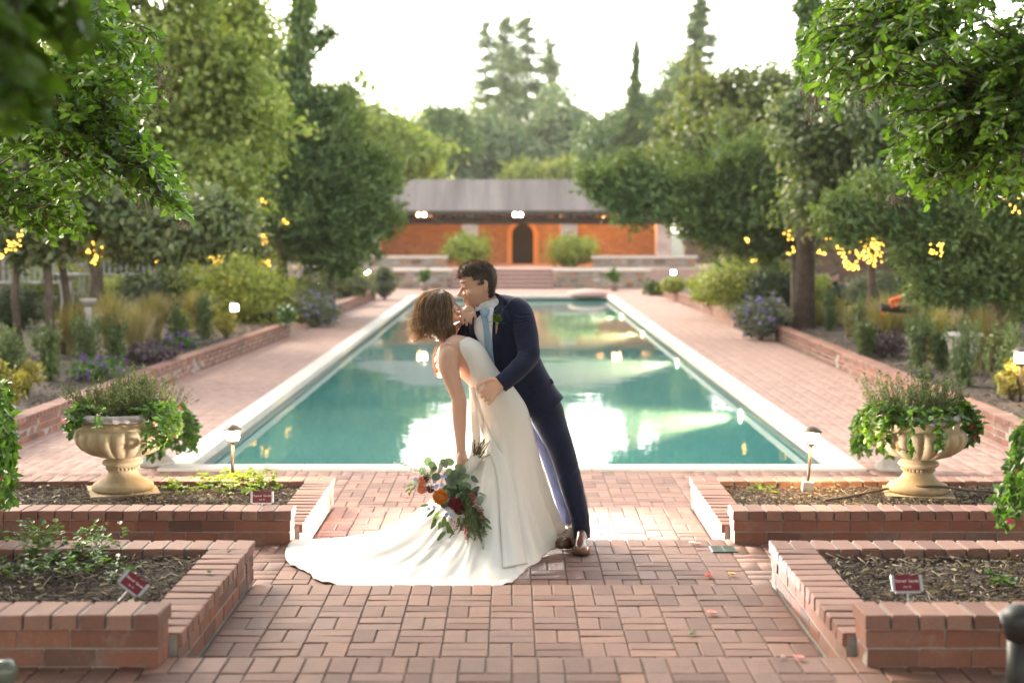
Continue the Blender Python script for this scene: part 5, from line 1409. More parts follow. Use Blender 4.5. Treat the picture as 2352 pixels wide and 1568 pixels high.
tuft_tree('juniper', 'near right juniper with bright tufted tips over the dark shrubs', 19, [(2000,500,80,45),(2110,470,110,70),(2230,520,120,100),(2180,610,60,60),(2320,470,90,140),(2140,560,70,40),(2300,620,90,70),(2330,330,60,120),(2160,660,40,25)], (2290, .2, 560, .09), 400, 200, .13, .085, M['lf_juniper'], G_R, .8, .5)
for k, (xa, xb, yy) in enumerate(((-42, -13, 62), (13, 46, 62))):
    C = np.stack([rng.uniform(xa, xb, 420), rng.uniform(yy, yy + 10, 420), rng.uniform(.5, 1, 420)**.8*rng.uniform(3, 9.5, 420)], 1)
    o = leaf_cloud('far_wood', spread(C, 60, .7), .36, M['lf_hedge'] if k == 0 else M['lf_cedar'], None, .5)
    tag(o, ('far wood closing the view on the left', 'far wood closing the view on the right')[k], 'wood', kind='stuff')
for k, xx in enumerate((-14.5, 14.5)):
    C = np.stack([xx + rng.normal(0, 1.2, 520), rng.uniform(14, 58, 520), rng.uniform(.2, 1, 520)*7.5], 1)
    o = leaf_cloud('far_wood', spread(C, 50, .5), .24, M['lf_dark'] if k else M['lf_myrtle_g'], None, .5)
    tag(o, ('tall dense greenery along the left boundary wall', 'tall dense greenery along the right boundary wall')[k], 'wood', kind='stuff')

broad_tree('crape_myrtle', 'green crown filling the gap between the yellow myrtle and the tall juniper', 36, [(590,330,80,120),(620,450,90,80),(540,480,80,70),(600,220,60,70)], (600, .2, 560, .1, 0), 330, 80, .24, .16, M['lf_hedge'], G_L)
broad_tree('crape_myrtle', 'olive crown low behind the left hedge', 31, [(430,540,110,45),(300,560,100,40),(540,560,70,35)], (430, .2, 600, .06, 0), 260, 80, .18, .13, M['lf_myrtle_g'], G_L)
tuft_tree('juniper', 'lower sprays of juniper reaching towards the pavilion on the left', 35, [(820,400,70,35),(850,440,45,28),(780,460,80,40),(820,505,50,28),(740,560,80,30)], (760, .2, 520, .08), 130, 200, .24, .15, M['lf_juniper'], G_L, .8, .35)
broad_tree('yellow_tree', 'yellow green crown under the sky line right of the tall juniper', 70, [(880,330,80,60),(930,420,60,50),(850,420,70,60)], (900, 0, 470, .15, 0), 300, 70, .4, .28, M['lf_hedge'], G_L)
broad_tree('round_tree', 'olive crown joining the right junipers and the round tree', 34, [(1580,400,90,60),(1660,330,80,60),(1850,360,70,90),(1800,430,80,60)], (1800, .2, 540, .1, 0), 360, 80, .24, .16, M['lf_round'], G_R)
broad_tree('crape_myrtle', 'dark green crown behind the near right leaves', 23, [(2080,330,120,120),(2200,300,120,140),(2300,400,90,140),(2150,450,110,70)], (2200, .2, 560, .09, 0), 420, 80, .19, .13, M['lf_rosemary'], G_R)
# ------------------------------------------------------------------ near crape myrtle branches, leaf by leaf
def leaf_blades(name, P, D, Nrm, size, mat, parent):
    """elliptic leaves folded along the midrib (two quads each)"""
    n = len(P); D = D/np.linalg.norm(D, axis=1)[:, None]; S = np.cross(D, Nrm); S /= np.linalg.norm(S, axis=1)[:, None] + 1e-9; U = np.cross(S, D)
    L = size*(.45 + .95*rng.uniform(0, 1, n)**.8); W = L*rng.uniform(.48, .70, n); V = np.empty((n, 8, 3)); cu = rng.uniform(.02, .2, n)*L
    def pt(a, b, c): return P + D*(L*a)[:, None] + S*(W*b)[:, None] + U*(c)[:, None]
    V[:,0] = pt(0,0,0*L); V[:,1] = pt(.3,-.46,W*.16); V[:,2] = pt(.68,-.40,W*.14-cu*.4); V[:,3] = pt(1,0,-cu); V[:,4] = pt(.68,.40,W*.14-cu*.4); V[:,5] = pt(.3,.46,W*.16); V[:,6] = pt(.32,0,0*L); V[:,7] = pt(.68,0,-cu*.4)
    fq = np.array([(0,6,1,1),(6,7,2,1),(7,3,2,2),(0,5,6,6),(6,5,4,7),(7,4,3,3)])
    T = np.array([(0,3,2,1),(0,5,4,3)])
    Q = (np.arange(n)[:, None, None]*8 + T[None]).reshape(-1, 4)
    o = obj(name, npmesh(name, V.reshape(-1, 3), Q), mat, parent); o['kind'] = 'stuff'; return o
def near_tree(label, origin, tips, nb, leaf, mat, seedpts, jitY, group, name='crape_myrtle', fork=None):
    par = thing(name, label, 'tree', (0, 0, 0), 0, group); tb = MB(); LP, LD, LN = [], [], []
    org = [Vector(o_) for o_ in origin]
    limbs(tb, org[0], org[1], org[2:], .07)
    for i in range(nb):
        tp = RND.choice(tips); Yt = tp[2] + RND.gauss(0, jitY); e = at(tp[0] + RND.gauss(0, tp[3]), tp[1] + RND.gauss(0, tp[3]), Y=Yt)
        o_ = min(org[1:], key=lambda q: (q - e).length); st_ = o_.lerp(e, RND.uniform(.35, .75)); L = (e - st_).length
        md = st_.lerp(e, .55) + Vector((RND.gauss(0, .05), RND.gauss(0, .08), RND.uniform(.0, .14)*L + .02)); C = catmull([st_, md, e + Vector((0, 0, RND.uniform(-.06, .06)*L))], 4)
        tb.tube([Vector(c) for c in C], list(np.linspace(.007, .0016, len(C))), 4, False)
        m = int(10 + L*26)
        for k in range(m):
            u = (.15 + .85*(k + .5)/m)*(len(C)-1); j = min(int(u), len(C)-2); p = C[j] + (C[j+1]-C[j])*(u-j); tn = C[j+1]-C[j]; tn = tn/np.linalg.norm(tn)
            sd = np.cross(tn, [0, 0, 1.]); sd /= np.linalg.norm(sd) + 1e-9; sg = 1 if k % 2 else -1
            LP.append(p); LD.append(tn*.5 + sd*sg*.75 + rng.normal(0, .45, 3) - np.array([0, 0, .1])); LN.append(np.array([0, 0, .8]) + rng.normal(0, .6, 3))
    tb.build('branches', M['twig'], par, True)
    leaf_blades('foliage', np.array(LP), np.array(LD), np.array(LN), leaf, mat, par)
    for (px, py, Yt, w, h, n) in seedpts:
        c = at(px, py, Y=Yt); pm = Yt/F; sm = MB(); st0 = c + Vector((0, 0, h*pm*.6))
        for k in range(n):
            q = c + Vector((RND.gauss(0, w*pm*.4), RND.gauss(0, w*pm*.4), RND.uniform(-.5, .5)*h*pm)); sm.ball(q, RND.uniform(.0045, .007), 6, 4)
            if k % 3 == 0: sm.tube([st0.lerp(c, .5), st0.lerp(q, .6), q], [.0015, .0012, .0008], 3, False)
        sm.build('seed_cluster', M['seed'], par)['kind'] = 'stuff'
    return par
M['seed'] = plain('seed_pod', (0.14, 0.085, 0.06), .6, .4, 60, 0)
TL = [(60,90,7.6,60),(150,120,7.8,60),(240,150,8,50),(320,165,8.2,30),(100,230,7.6,60),(220,250,8,50),(330,230,8.2,30),(60,330,7.8,60),(180,340,8,50),(290,300,8.2,40),(250,390,8.2,40),(340,400,8.4,30),(120,430,8,50),(30,450,8,40),(400,430,8.4,14),(420,490,8.4,8),(150,500,8.2,25),(60,30,7.4,60),(200,40,7.8,60)]
near_tree('near left crape myrtle with glossy leaves arching in from the edge', [(-4.4,8.2,.3),(-4.0,8.1,2.2),(-3.4,8.0,3.3),(-2.9,8.2,2.9),(-3.2,8.0,2.3),(-2.6,8.2,3.6)], TL, 520, .057, M['lf_near'], [(372,195,8.2,45,90,70),(300,205,8.2,40,60,50),(365,235,8.2,30,40,40),(425,515,8.4,20,22,40),(245,230,8,40,50,50),(330,465,8.4,30,60,40)], .35, G_L)
TL2 = [(20,40,3.3,40),(90,30,3.5,50),(170,60,3.8,40),(30,150,3.4,40),(60,230,3.6,30)]
near_tree('blurred leaf sprays closest to the camera at the top left corner', [(-2.6,3.4,.5),(-2.2,3.4,2.6),(-1.7,3.5,3.3),(-1.5,3.5,2.9)], TL2, 46, .07, M['lf_near'], [], .15, G_L)
TR = [(1900,70,7.6,40),(1950,150,7.6,40),(1900,190,7.6,25),(2030,60,7.4,60),(2130,120,7.2,60),(2220,60,7,60),(2300,120,6.8,60),(2080,210,7.4,50),(2180,230,7.2,50),(2280,230,7,50),(2120,310,7.2,45),(2230,330,7,50),(2320,330,6.8,40),(2080,370,7.2,20),(2130,420,7.2,25),(2250,420,7,30),(1860,150,7.7,12),(2010,150,7.5,40),(2330,420,6.8,20)]
near_tree('near right crape myrtle with brown seed clusters hanging at the top right', [(4.6,7.2,.3),(4.2,7.2,2.2),(3.2,7.2,3.3),(2.7,7.2,2.9),(2.4,7.4,3.5),(3.0,7.1,2.6)], TR, 700, .05, M['lf_near'], [(1872,235,7.6,55,110,110),(1995,225,7.5,60,60,90),(2060,180,7.5,40,60,50),(2130,320,7.2,40,90,60),(2060,460,7.2,45,35,50),(2200,300,7.1,60,60,50),(1910,150,7.6,60,40,50)], .35, G_R)
# unseen trees behind and beside the viewer, added to shade the near paving and beds
M['lf_shade'] = leaf_mat('shade_leaf', [(0.015,0.03,0.008),(0.03,0.055,0.012),(0.05,0.08,0.02)], .2, .5, 1.0)
for k, (bx, by, x0, x1, y0, y1, z0, z1, n, lab) in enumerate(((-5.2, -2, -5.5, 5.5, -5, 7.2, 4.6, 6.6, 470, 'unseen tree behind the viewer, added to shade the near paving'), (-9, -8, -14, 14, -11, -8, .4, 5, 300, 'unseen row of dark trees added behind the viewer to keep light off'),
        (-5.4, 7, -8.5, -4.2, -3, 9.5, 1.6, 6.2, 260, 'full crown of the near left crape myrtle outside the frame'), (5.4, 6.5, 4.2, 8.5, -3, 9.0, 1.6, 6.2, 260, 'full crown of the near right crape myrtle outside the frame'))):
    C = np.stack([rng.uniform(x0, x1, n), rng.uniform(y0, y1, n), rng.uniform(z0, z1, n)], 1); b0 = np.array([bx, by, 0])
    ov = thing('shade_tree', lab, 'tree', (bx, by, 0), 0, 'shade trees round the viewer'); tbm = MB(); limbs(tbm, (0, 0, 0), (.1, .1, max(z0, 2.0)), [tuple(c - b0) for c in C[:20]], .18); tbm.build('trunk', M['bark'], ov, True)
    Pq = spread(C, 70, .45); Pq = Pq[~((Pq[:,1] > -.6) & (np.abs(Pq[:,0]) < .42*Pq[:,1] + .5) & (Pq[:,2] < EYE + .17*Pq[:,1] + .5))]   # none hangs before the lens
    leaf_cloud('crown', Pq - b0[None], .17, M['lf_shade'], ov, .6)
# ================================================================== hedges, shrubs and grasses
ZS = .24
shrub('hedge', 'long clipped yellow green hedge behind the left grasses', 525, 735, 300, 140, M['lf_hedge'], .07, 24000, ZS, nc=320, cat='hedge', dep=.7)
shrub('hedge', 'darker end of the left hedge, tree shade put into its leaf colour', 380, 735, 240, 110, M['lf_dark'], .07, 12000, ZS, nc=180, cat='hedge', dep=.7)  # the trees' shade is painted here as darker leaves
shrub('hedge', 'rounded clipped hedge right of the pool before the bare trunk', 1716, 715, 225, 128, M['lf_hedge'], .07, 20000, ZS, nc=280, cat='hedge', dep=.8)
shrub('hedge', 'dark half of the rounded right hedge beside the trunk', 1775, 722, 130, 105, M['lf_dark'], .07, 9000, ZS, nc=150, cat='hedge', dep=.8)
shrub('boxwood', 'dark round boxwood at the far left edge', 40, 760, 130, 110, M['lf_dark'], .05, 8000, ZS, nc=120)
shrub('boxwood', 'dark boxwood behind the left birdbath', 150, 745, 110, 70, M['lf_dark'], .05, 6000, ZS, nc=100)
shrub('boxwood', 'dark round boxwood at the far right edge', 2300, 770, 150, 120, M['lf_dark'], .05, 9000, ZS, nc=130)
shrub('boxwood', 'grey leaved bush behind the seated man', 2010, 730, 160, 110, M['lf_grey'], .06, 8000, ZS, nc=120)
shrub('boxwood', 'dark bush behind the orange tripod', 2110, 735, 130, 120, M['lf_dark'], .06, 7000, ZS, nc=110)
shrub('boxwood', 'round olive shrub left of the arched pavilion door', 1074, 618, 118, 74, M['lf_hedge'], .11, 7000, PZ, Y=yu + .9, nc=130)
shrub('boxwood', 'round olive shrub right of the arched pavilion door', 1318, 618, 122, 72, M['lf_hedge'], .11, 7000, PZ, Y=yu + .9, nc=130)
shrub('lavender_bush', 'round grey green bush at the far end of the left border', 884, 688, 56, 74, M['lf_grey'], .09, 4500, 0.0, nc=80)
G_G = 'tufts of dry grass in the pool borders'
for (px, py, w, h, lab) in ((170, 815, 150, 125, 'dry grass tuft nearest the left birdbath'), (255, 800, 150, 130, 'pale dry grass tuft second from the left edge'), (355, 780, 140, 110, 'dry grass tuft before the left hedge'), (310, 822, 110, 120, 'dry grass tuft behind the mauve mat on the left'), (450, 755, 110, 90, 'farthest dry grass tuft on the left'),
                            (2035, 800, 160, 125, 'dry grass tuft in the middle of the right border'), (2150, 835, 160, 140, 'dry grass tuft left of the stone pedestal'), (2260, 850, 170, 150, 'dry grass tuft at the right frame edge'), (1960, 770, 80, 70, 'small grass tuft before the seated man')):
    grass_tuft('grass_tuft', lab, px, py, w*1.15, h*1.1, M['grass'], 1100, ZS, G_G)
G_S = 'upright dark shrubs in the pool borders'
for (px, py, w, h, lab) in ((20, 905, 90, 140, 'upright olive shrub at the left frame edge'), (112, 875, 60, 110, 'upright dark shrub left of the violas'), (200, 850, 66, 110, 'upright dark shrub behind the violas'), (268, 838, 60, 95, 'upright dark shrub beside the mauve mat'), (470, 778, 50, 90, 'upright shrub by the left border lamp'), (412, 790, 50, 80, 'upright shrub before the left hedge end'),
                            (1905, 760, 40, 85, 'upright shrub right of the yellow bushes'), (1975, 790, 60, 95, 'upright shrub in the right border middle'), (2110, 850, 80, 120, 'upright shrub behind the right urn'), (2215, 885, 90, 140, 'tall upright shrub over the right wall'), (2310, 900, 90, 140, 'upright olive shrub by the right edge lamp'), (2160, 850, 60, 90, 'small upright shrub behind the right urn plants'), (1990, 820, 46, 70, 'low upright shrub left of the mauve mat')):
    shrub('rosemary_bush', lab, px, py, w, h, M['lf_rosemary'], .06, 2600, ZS, style='upright', group=G_S, nc=46)
G_Y = 'golden leaved bushes in the pool borders'
for (px, py, w, h, lab) in ((62, 902, 80, 70, 'golden bush below the upright shrub on the left'), (6, 960, 60, 140, 'golden bush cut by the left edge'), (420, 765, 40, 55, 'small golden bush near the left hedge'), (518, 772, 62, 60, 'golden bush under the left border lamp'), (575, 735, 40, 40, 'far golden patch in the left border'), (845, 648, 46, 26, 'golden bush under the farthest left lamp'),
                            (1868, 748, 70, 60, 'golden bush left of the lamp on the right'), (1925, 748, 70, 62, 'golden bush right of the lamp on the right'), (1990, 762, 50, 55, 'golden bush among the right grasses'), (2325, 918, 70, 85, 'golden bush at the right frame edge'), (1590, 665, 34, 24, 'golden bush by the farthest right lamp')):
    shrub('golden_bush', lab, px, py, w, h, M['lf_yellow'], .045, 2200, ZS, group=G_Y, nc=50)
shrub('aster', 'lilac asters spilling over the end of the left wall', 722, 748, 118, 70, M['lf_grey'], .07, 5000, 0.02, flowers=(M['fl_lilac'], 260, .05), nc=90, cat='flowers')
shrub('aster', 'lilac asters spilling over the end of the right wall', 1748, 778, 134, 95, M['lf_grey'], .07, 6000, 0.02, flowers=(M['fl_lilac'], 320, .05), nc=100, cat='flowers')
shrub('viola', 'purple violas in front of the left grasses', 225, 870, 150, 44, M['lf_urn'], .035, 3500, ZS, flowers=(M['fl_purple'], 150, .035), nc=80, cat='flowers')
shrub('viola', 'purple violas beside the left hedge end', 415, 800, 90, 26, M['lf_urn'], .035, 1800, ZS, flowers=(M['fl_purple'], 80, .04), nc=50, cat='flowers')
shrub('viola', 'sparse purple violas behind the right urn', 2120, 872, 60, 26, M['lf_thyme'], .035, 900, ZS, flowers=(M['fl_purple'], 14, .03), nc=40, cat='flowers')
shrub('heather_mat', 'mauve brown mat of bare heather in the left border', 350, 830, 110, 38, M['mauve'], .06, 4500, ZS, nc=90)
shrub('heather_mat', 'mauve brown mat of bare heather in the right border', 2030, 815, 110, 46, M['mauve'], .06, 4500, ZS, nc=90)
shrub('border_plants', 'green perennials under the second left lamp', 720, 715, 120, 60, M['lf_grey'], .07, 3500, ZS, nc=70)
shrub('border_plants', 'pale grasses near the far left lamp', 800, 680, 130, 55, M['lf_grey'], .09, 4500, ZS, nc=90)
shrub('border_plants', 'green perennials at the far end of the right border', 1550, 672, 70, 34, M['lf_hedge'], .08, 2500, ZS, nc=60)
shrub('border_plants', 'low grey plant at the near end of the far right wall', 1500, 678, 50, 32, M['lf_rosemary'], .08, 2000, 0.0, nc=50)
shrub('white_flowers', 'small white flowered plant beside the left asters', 655, 750, 38, 50, M['lf_urn'], .06, 1500, ZS, flowers=(M['white_paint'], 60, .05), nc=40, cat='flowers')

for (px, py, w, h, mt, lab) in ((120, 690, 170, 80, 'lf_hedge', 'olive hedge in the shade behind the left grasses'), (300, 700, 200, 70, 'lf_hedge', 'low olive hedge left of the long left hedge'), (690, 700, 120, 60, 'lf_hedge', 'olive shrub between the left hedge and the asters'), (1880, 712, 120, 70, 'lf_hedge', 'olive shrub right of the bare trunk'), (2080, 760, 150, 80, 'lf_rosemary', 'dark green shrub behind the right grasses'), (2240, 740, 150, 100, 'lf_dark', 'dark shrub under the near right juniper'), (1640, 700, 110, 80, 'lf_hedge', 'yellow green front of the right hedge'), (790, 655, 110, 40, 'lf_hedge', 'olive shrubs by the far left stone wall'), (600, 690, 150, 60, 'lf_hedge', 'olive hedge top under the tall left juniper')):
    shrub('hedge', lab, px, py, w, h, M[mt], .08, 7000, ZS, nc=110, cat='hedge')
# ================================================================== urns and their plants
t = NT('cast_stone'); c = t.ramp(t.noise(7, 5, .65), [(0.3,(0.33,0.235,0.135)),(0.7,(0.47,0.36,0.22))]); gr = t.ramp(t.noise(3.2, 6, .7), [(0.5,(0,0,0)),(0.68,(1,1,1))])
c = t.mix(t.math('MULTIPLY', gr, .55), c, (0.14, 0.115, 0.085)); M['sandstone'] = t.surf(t.pbr(c, .9, t.bump(t.noise(70, 4), .4, .006)))
M['greystone'] = plain('weathered_stone', (0.34, 0.31, 0.29), .9, .2, 12, .4)
def urn(name, label, loc, k=1.0, mat='sandstone', square=True, rot=.4):
    par = thing(name, label, 'urn', loc, rot)
    if square:
        m = MB(); m.box(-.235*k, .235*k, -.235*k, .235*k, -.03, .028*k); m.build('plinth', M[mat], par)
    m = MB(); m.lathe([(x*k, z*k) for x, z in ((.20,.028),(.215,.04),(.215,.06),(.20,.078),(.17,.088),(.125,.12),(.105,.15),(.10,.165),(.105,.17),(.10,.178),(.10,.195),(.105,.205),(.135,.212),(.142,.225),(.135,.24),(.10,.248),(.095,.262))], 32); m.build('foot', M[mat], par, True)
    for i in range(26):
        a = 2*PI*i/26; b = MB(); b.ball((.108*k*math.cos(a), .108*k*math.sin(a), .186*k), .0115*k, 8, 6); b.build('bead', M[mat], par, True)
    def gad(r, z, a, i):
        w = max(0, min(1, (z/k - .262)/.05))*max(0, min(1, (.475 - z/k)/.03)); return r*(1 - .075*w*(1 - abs(math.sin(a*10)))**1.6)
    m = MB(); m.lathe([(x*k, z*k) for x, z in ((.095,.262),(.16,.272),(.23,.295),(.285,.33),(.318,.37),(.330,.41),(.322,.445),(.30,.468),(.278,.474),(.272,.482),(.274,.515),(.268,.528))], 160, (0,0,0), gad); m.build('bowl', M[mat], par, True)
    def leafy(r, z, a, i): return r*(1 + .022*math.sin(a*24 + z*60/k))
    m = MB(); m.lathe([(x*k, z*k) for x, z in ((.262,.528),(.288,.532),(.305,.548),(.30,.570),(.282,.585),(.262,.585),(.250,.56),(.24,.53))], 96, (0,0,0), leafy); m.build('rim', M['greystone'], par, True)
    m = MB(); m.lathe([(.001, .55*k), (.20*k, .552*k), (.252*k, .548*k)][::-1], 24); m.build('soil', M['soil'], par)
    return par
def sprigs(par, c, R, n, H, lmat, ls, spread_=.5, per=34):
    """fine upright sprigs out of a point or disc"""
    LP, LA = [], []; m = MB()
    for i in range(n):
        a = RND.uniform(0, 2*PI); r = R*math.sqrt(RND.random()); b = Vector((c[0] + r*math.cos(a), c[1] + r*math.sin(a), c[2])); h = H*RND.uniform(.5, 1.1)*(1 - .35*(r/R)**2)
        tip = b + Vector((math.cos(a)*spread_*r*1.4 + RND.gauss(0, .03), math.sin(a)*spread_*r*1.4 + RND.gauss(0, .03), h)); md = b.lerp(tip, .5) + Vector((math.cos(a)*.02, math.sin(a)*.02, .01))
        C = catmull([b, md, tip], 5); m.tube([Vector(q) for q in C], list(np.linspace(.0022, .0008, len(C))), 4, False)
        q = rng.uniform(.08, 1, per)*(len(C)-1); j = np.minimum(q.astype(int), len(C)-2); P = C[j] + (C[j+1]-C[j])*(q-j)[:, None]
        LP.append(P + rng.normal(0, ls*.35, P.shape)); LA.append(np.repeat([(C[-1]-C[0])/h], per, 0)*.6)
    m.build('sprig', M['twig'], par)['kind'] = 'stuff'
    leaf_cloud('fine_foliage', np.concatenate(LP), ls, lmat, par, .35, .3, np.concatenate(LA), .7)
def trailers(par, paths, lsize, lmat, dens=90):
    """leafy stems along given polylines"""
    m = MB(); LP, LD, LN = [], [], []
    for pts in paths:
        C = catmull([tuple(p) for p in pts], 5); m.tube([Vector(q) for q in C], list(np.linspace(.003, .0012, len(C))), 4, False)
        L = np.linalg.norm(np.diff(C, axis=0), axis=1).sum(); n = int(6 + L*dens)
        for k in range(n):
            u = (k + RND.random())/n*(len(C)-1); j = min(int(u), len(C)-2); tn = C[j+1]-C[j]; tn = tn/(np.linalg.norm(tn)+1e-9); sd = np.cross(tn, [0,0,1.]) + rng.normal(0, .4, 3)
            LP.append(C[j] + (C[j+1]-C[j])*(u-j)); LD.append(tn*.4 + sd*(1 if k % 2 else -1)*.8 + np.array([0,0,.15])); LN.append(np.array([0, -.4, .8]) + rng.normal(0, .4, 3))
    m.build('vine', M['twig'], par)['kind'] = 'stuff'; leaf_blades('vine_leaves', np.array(LP), np.array(LD), np.array(LN), lsize, lmat, par)
def blossom(par, p, r, mat, name='blossom', toward=(0, -1, .35)):
    f = Vector(toward) + Vector((RND.gauss(0, .35), RND.gauss(0, .2), RND.gauss(0, .3))); f.normalize(); a = f.orthogonal().normalized(); b = f.cross(a); V = [tuple(f*.1*r)]; Fc = []
    for i in range(5):
        for (q, rr, h) in ((-.5, .5, .18), (-.28, .95, .1), (.28, .95, .1), (.5, .5, .18)):
            an = 2*PI*(i + q*.9)/5; V.append(tuple((a*math.cos(an) + b*math.sin(an))*rr*r + f*h*r))
        k = 1 + 4*i; Fc += [(0, k, k+1, k+2), (0, k+2, k+3)]
    return obj(name, mesh(name, V, Fc), mat, par, loc=tuple(p))
def vinca(par, c, R, rim, n, lsize, lmat, drop, sel=None):
    paths = []
    for i in range(n):
        a = RND.uniform(0, 2*PI) if sel is None else RND.choice(sel) + RND.gauss(0, .25); d = Vector((math.cos(a), math.sin(a), 0)); L = RND.uniform(.4, 1)*drop
        b = Vector(c) + d*R*RND.uniform(.3, .8); paths.append([b, Vector((c[0], c[1], rim)) + d*(R + .04) + Vector((0,0,.05)), Vector((c[0], c[1], rim)) + d*(R + .06 + .1*RND.random()) + Vector((0,0,-L*.5)), Vector((c[0], c[1], rim)) + d*(R + .07 + .08*RND.random()) + Vector((0,0,-L))])
    trailers(par, paths, lsize, lmat); return paths
pL = at(283, 1132, z=zsM); uL = urn('stone_urn', 'fluted footed stone urn full of plants in the left planter bed', tuple(pL), 1.0, rot=.35)
pR = at(2108, 1136, z=zsM); uR = urn('stone_urn', 'fluted footed stone urn full of plants in the right planter bed', tuple(pR), 1.0, rot=-.2)
for k, (p, lab, sel) in enumerate(((pL, 'bushy herbs and trailing pink vinca growing in the left fluted urn', (PI*.95, PI*.8, 0, .25, -.3, PI*1.1, PI*.55)), (pR, 'bushy herbs and trailing pink vinca growing in the right fluted urn', (PI, PI*1.15, .1, -.2, .3, -PI*.55, PI*.85)))):
    pl = thing('urn_plant', lab, 'plant', (p.x, p.y, p.z + .56)); sprigs(pl, (-.06 if k == 0 else -.1, 0, 0), .17, 120, .33, M['lf_thyme'], .02, .8, 44); sprigs(pl, (.14 if k == 0 else .13, .05, 0), .10, 60, .36, M['lf_thyme'], .02, .8, 44)
    vinca(pl, (0, 0, 0), .22, .03, 26, .046, M['lf_urn'], .06, None); P = vinca(pl, (0, 0, 0), .27, .03, 26, .05, M['lf_urn'], .24, sel)
    for i in range(9 if k == 0 else 6): q = RND.choice(P)[RND.choice((1, 2, 3))]; blossom(pl, q + Vector((0, -.04, .02)), .022, M['fl_pink'])
# smaller pots on the deck behind
for k, (px, py, Y, lab, lab2) in enumerate(((358, 1068, 11.3, 'pale stone pot on the deck behind the left fluted urn', 'pink flowered vinca spilling from the deck pot behind the left urn'), (2052, 1076, 11.6, 'pale stone pot on the deck behind the right fluted urn', 'trailing pink vinca of the deck pot behind the right urn'))):
    p = at(px, py, z=0.0); par = thing('stone_pot', lab, 'pot', tuple(p)); m = MB(); m.lathe([(.16,-.01),(.17,.02),(.15,.05),(.10,.09),(.09,.13),(.14,.18),(.20,.26),(.225,.36),(.23,.42),(.25,.43),(.25,.46),(.22,.46),(.20,.42)], 36); m.build('bowl', M['greystone'], par, True)
    pl = thing('pot_plant', lab2, 'plant', (p.x, p.y, .44)); sprigs(pl, (.05 if k == 0 else .2, 0, 0), .12, 46, .30, M['lf_thyme'], .02, 1.6, 34)
    P = vinca(pl, (0, 0, 0), .21, .02, 40, .055, M['lf_urn'], .34, (0, .4, -.5, -1.2) if k == 0 else (PI, PI*1.2, PI*.8, -PI*.6))
    for i in range(13 if k == 0 else 9): q = RND.choice(P)[RND.choice((1, 2, 3))]; blossom(pl, q + Vector((0, -.05, .01)), .026, M['fl_pink'])

# ================================================================== path lamps
M['lamp_glass'] = emit_mat('lamp_glass', (1.0, 0.80, 0.45), 20)
M['lamp_glass_far'] = emit_mat('lamp_glass_far', (1.0, 0.90, 0.62), 22)
M['concrete'] = plain('concrete', (0.42, 0.41, 0.39), .9, .15, 20)
def path_lamp(label, base, h, tilt=0.0, glass='lamp_glass', watts=5.0, k=1.0, foot=False):
    par = thing('path_lamp', label, 'lamp', tuple(base)); par.rotation_euler = (0, tilt, 0); par['group'] = 'path lamps in the beds'
    m = MB(); m.tube([(0,0,-.05),(0,0,h - .13*k)], .0115*k, 10); m.build('post', M['lamp_bronze'], par, True)
    m = MB(); m.lathe([(.012*k, h - .14*k), (.036*k, h - .128*k), (.04*k, h - .115*k)], 20); m.build('cup', M['lamp_bronze'], par, True)
    m = MB(); m.lathe([(.040*k, h - .115*k), (.044*k, h - .11*k), (.044*k, h - .04*k), (.038*k, h - .035*k)], 20); m.build('glass', M[glass], par, True)
    for q in (.088, .062):
        m = MB(); m.lathe([(.045*k, h - q*k), (.055*k, h - (q + .002)*k), (.055*k, h - (q + .004)*k), (.045*k, h - (q + .002)*k)], 24); m.build('louvre', M['lamp_bronze'], par, True)
    m = MB(); m.lathe([(.072*k, h - .040*k), (.070*k, h - .034*k), (.035*k, h - .008*k), (.012*k, h), (.001, h + .001)], 24); m.build('cap', M['lamp_bronze'], par, True)
    if foot: m = MB(); m.box(-.038, .038, -.038, .038, -.04, .085); m.build('footing', M['concrete'], par)
    if watts:
        for a in range(3): point_light('lamp_glow', (.075*k*math.cos(a*2.1 + .3), .075*k*math.sin(a*2.1 + .3), h - .075*k), watts/3, (1.0, .66, .28), .03, par)
p = at(534, 1108, z=zsM); path_lamp('lit bronze path lamp by the near left corner of the pool', p, (1108 - 972)/F*p.y, .02, watts=9.0)
p = at(1853, 1132, z=zsM); path_lamp('lit bronze path lamp leaning in the right planter bed', p, (1132 - 975)/F*p.y, .07, watts=9.0, foot=True)
for (px, py, D, lab) in ((538, 692, 27, 'lit path lamp by the golden bush in the left border'), (727, 646, 36, 'lit path lamp above the left asters'), (844, 618, 47, 'lit path lamp at the far end of the left border'), (1837, 686, 27, 'lit path lamp before the bare trunk in the right border'), (1547, 618, 47.5, 'lit path lamp at the far end of the right border'), (2347, 796, 15.6, 'lit path lamp cut by the right frame edge')):
    q = at(px, py, Y=D); path_lamp(lab, (q.x, q.y, .22), q.z - .22, 0, 'lamp_glass_far', 3.0, 1.5)

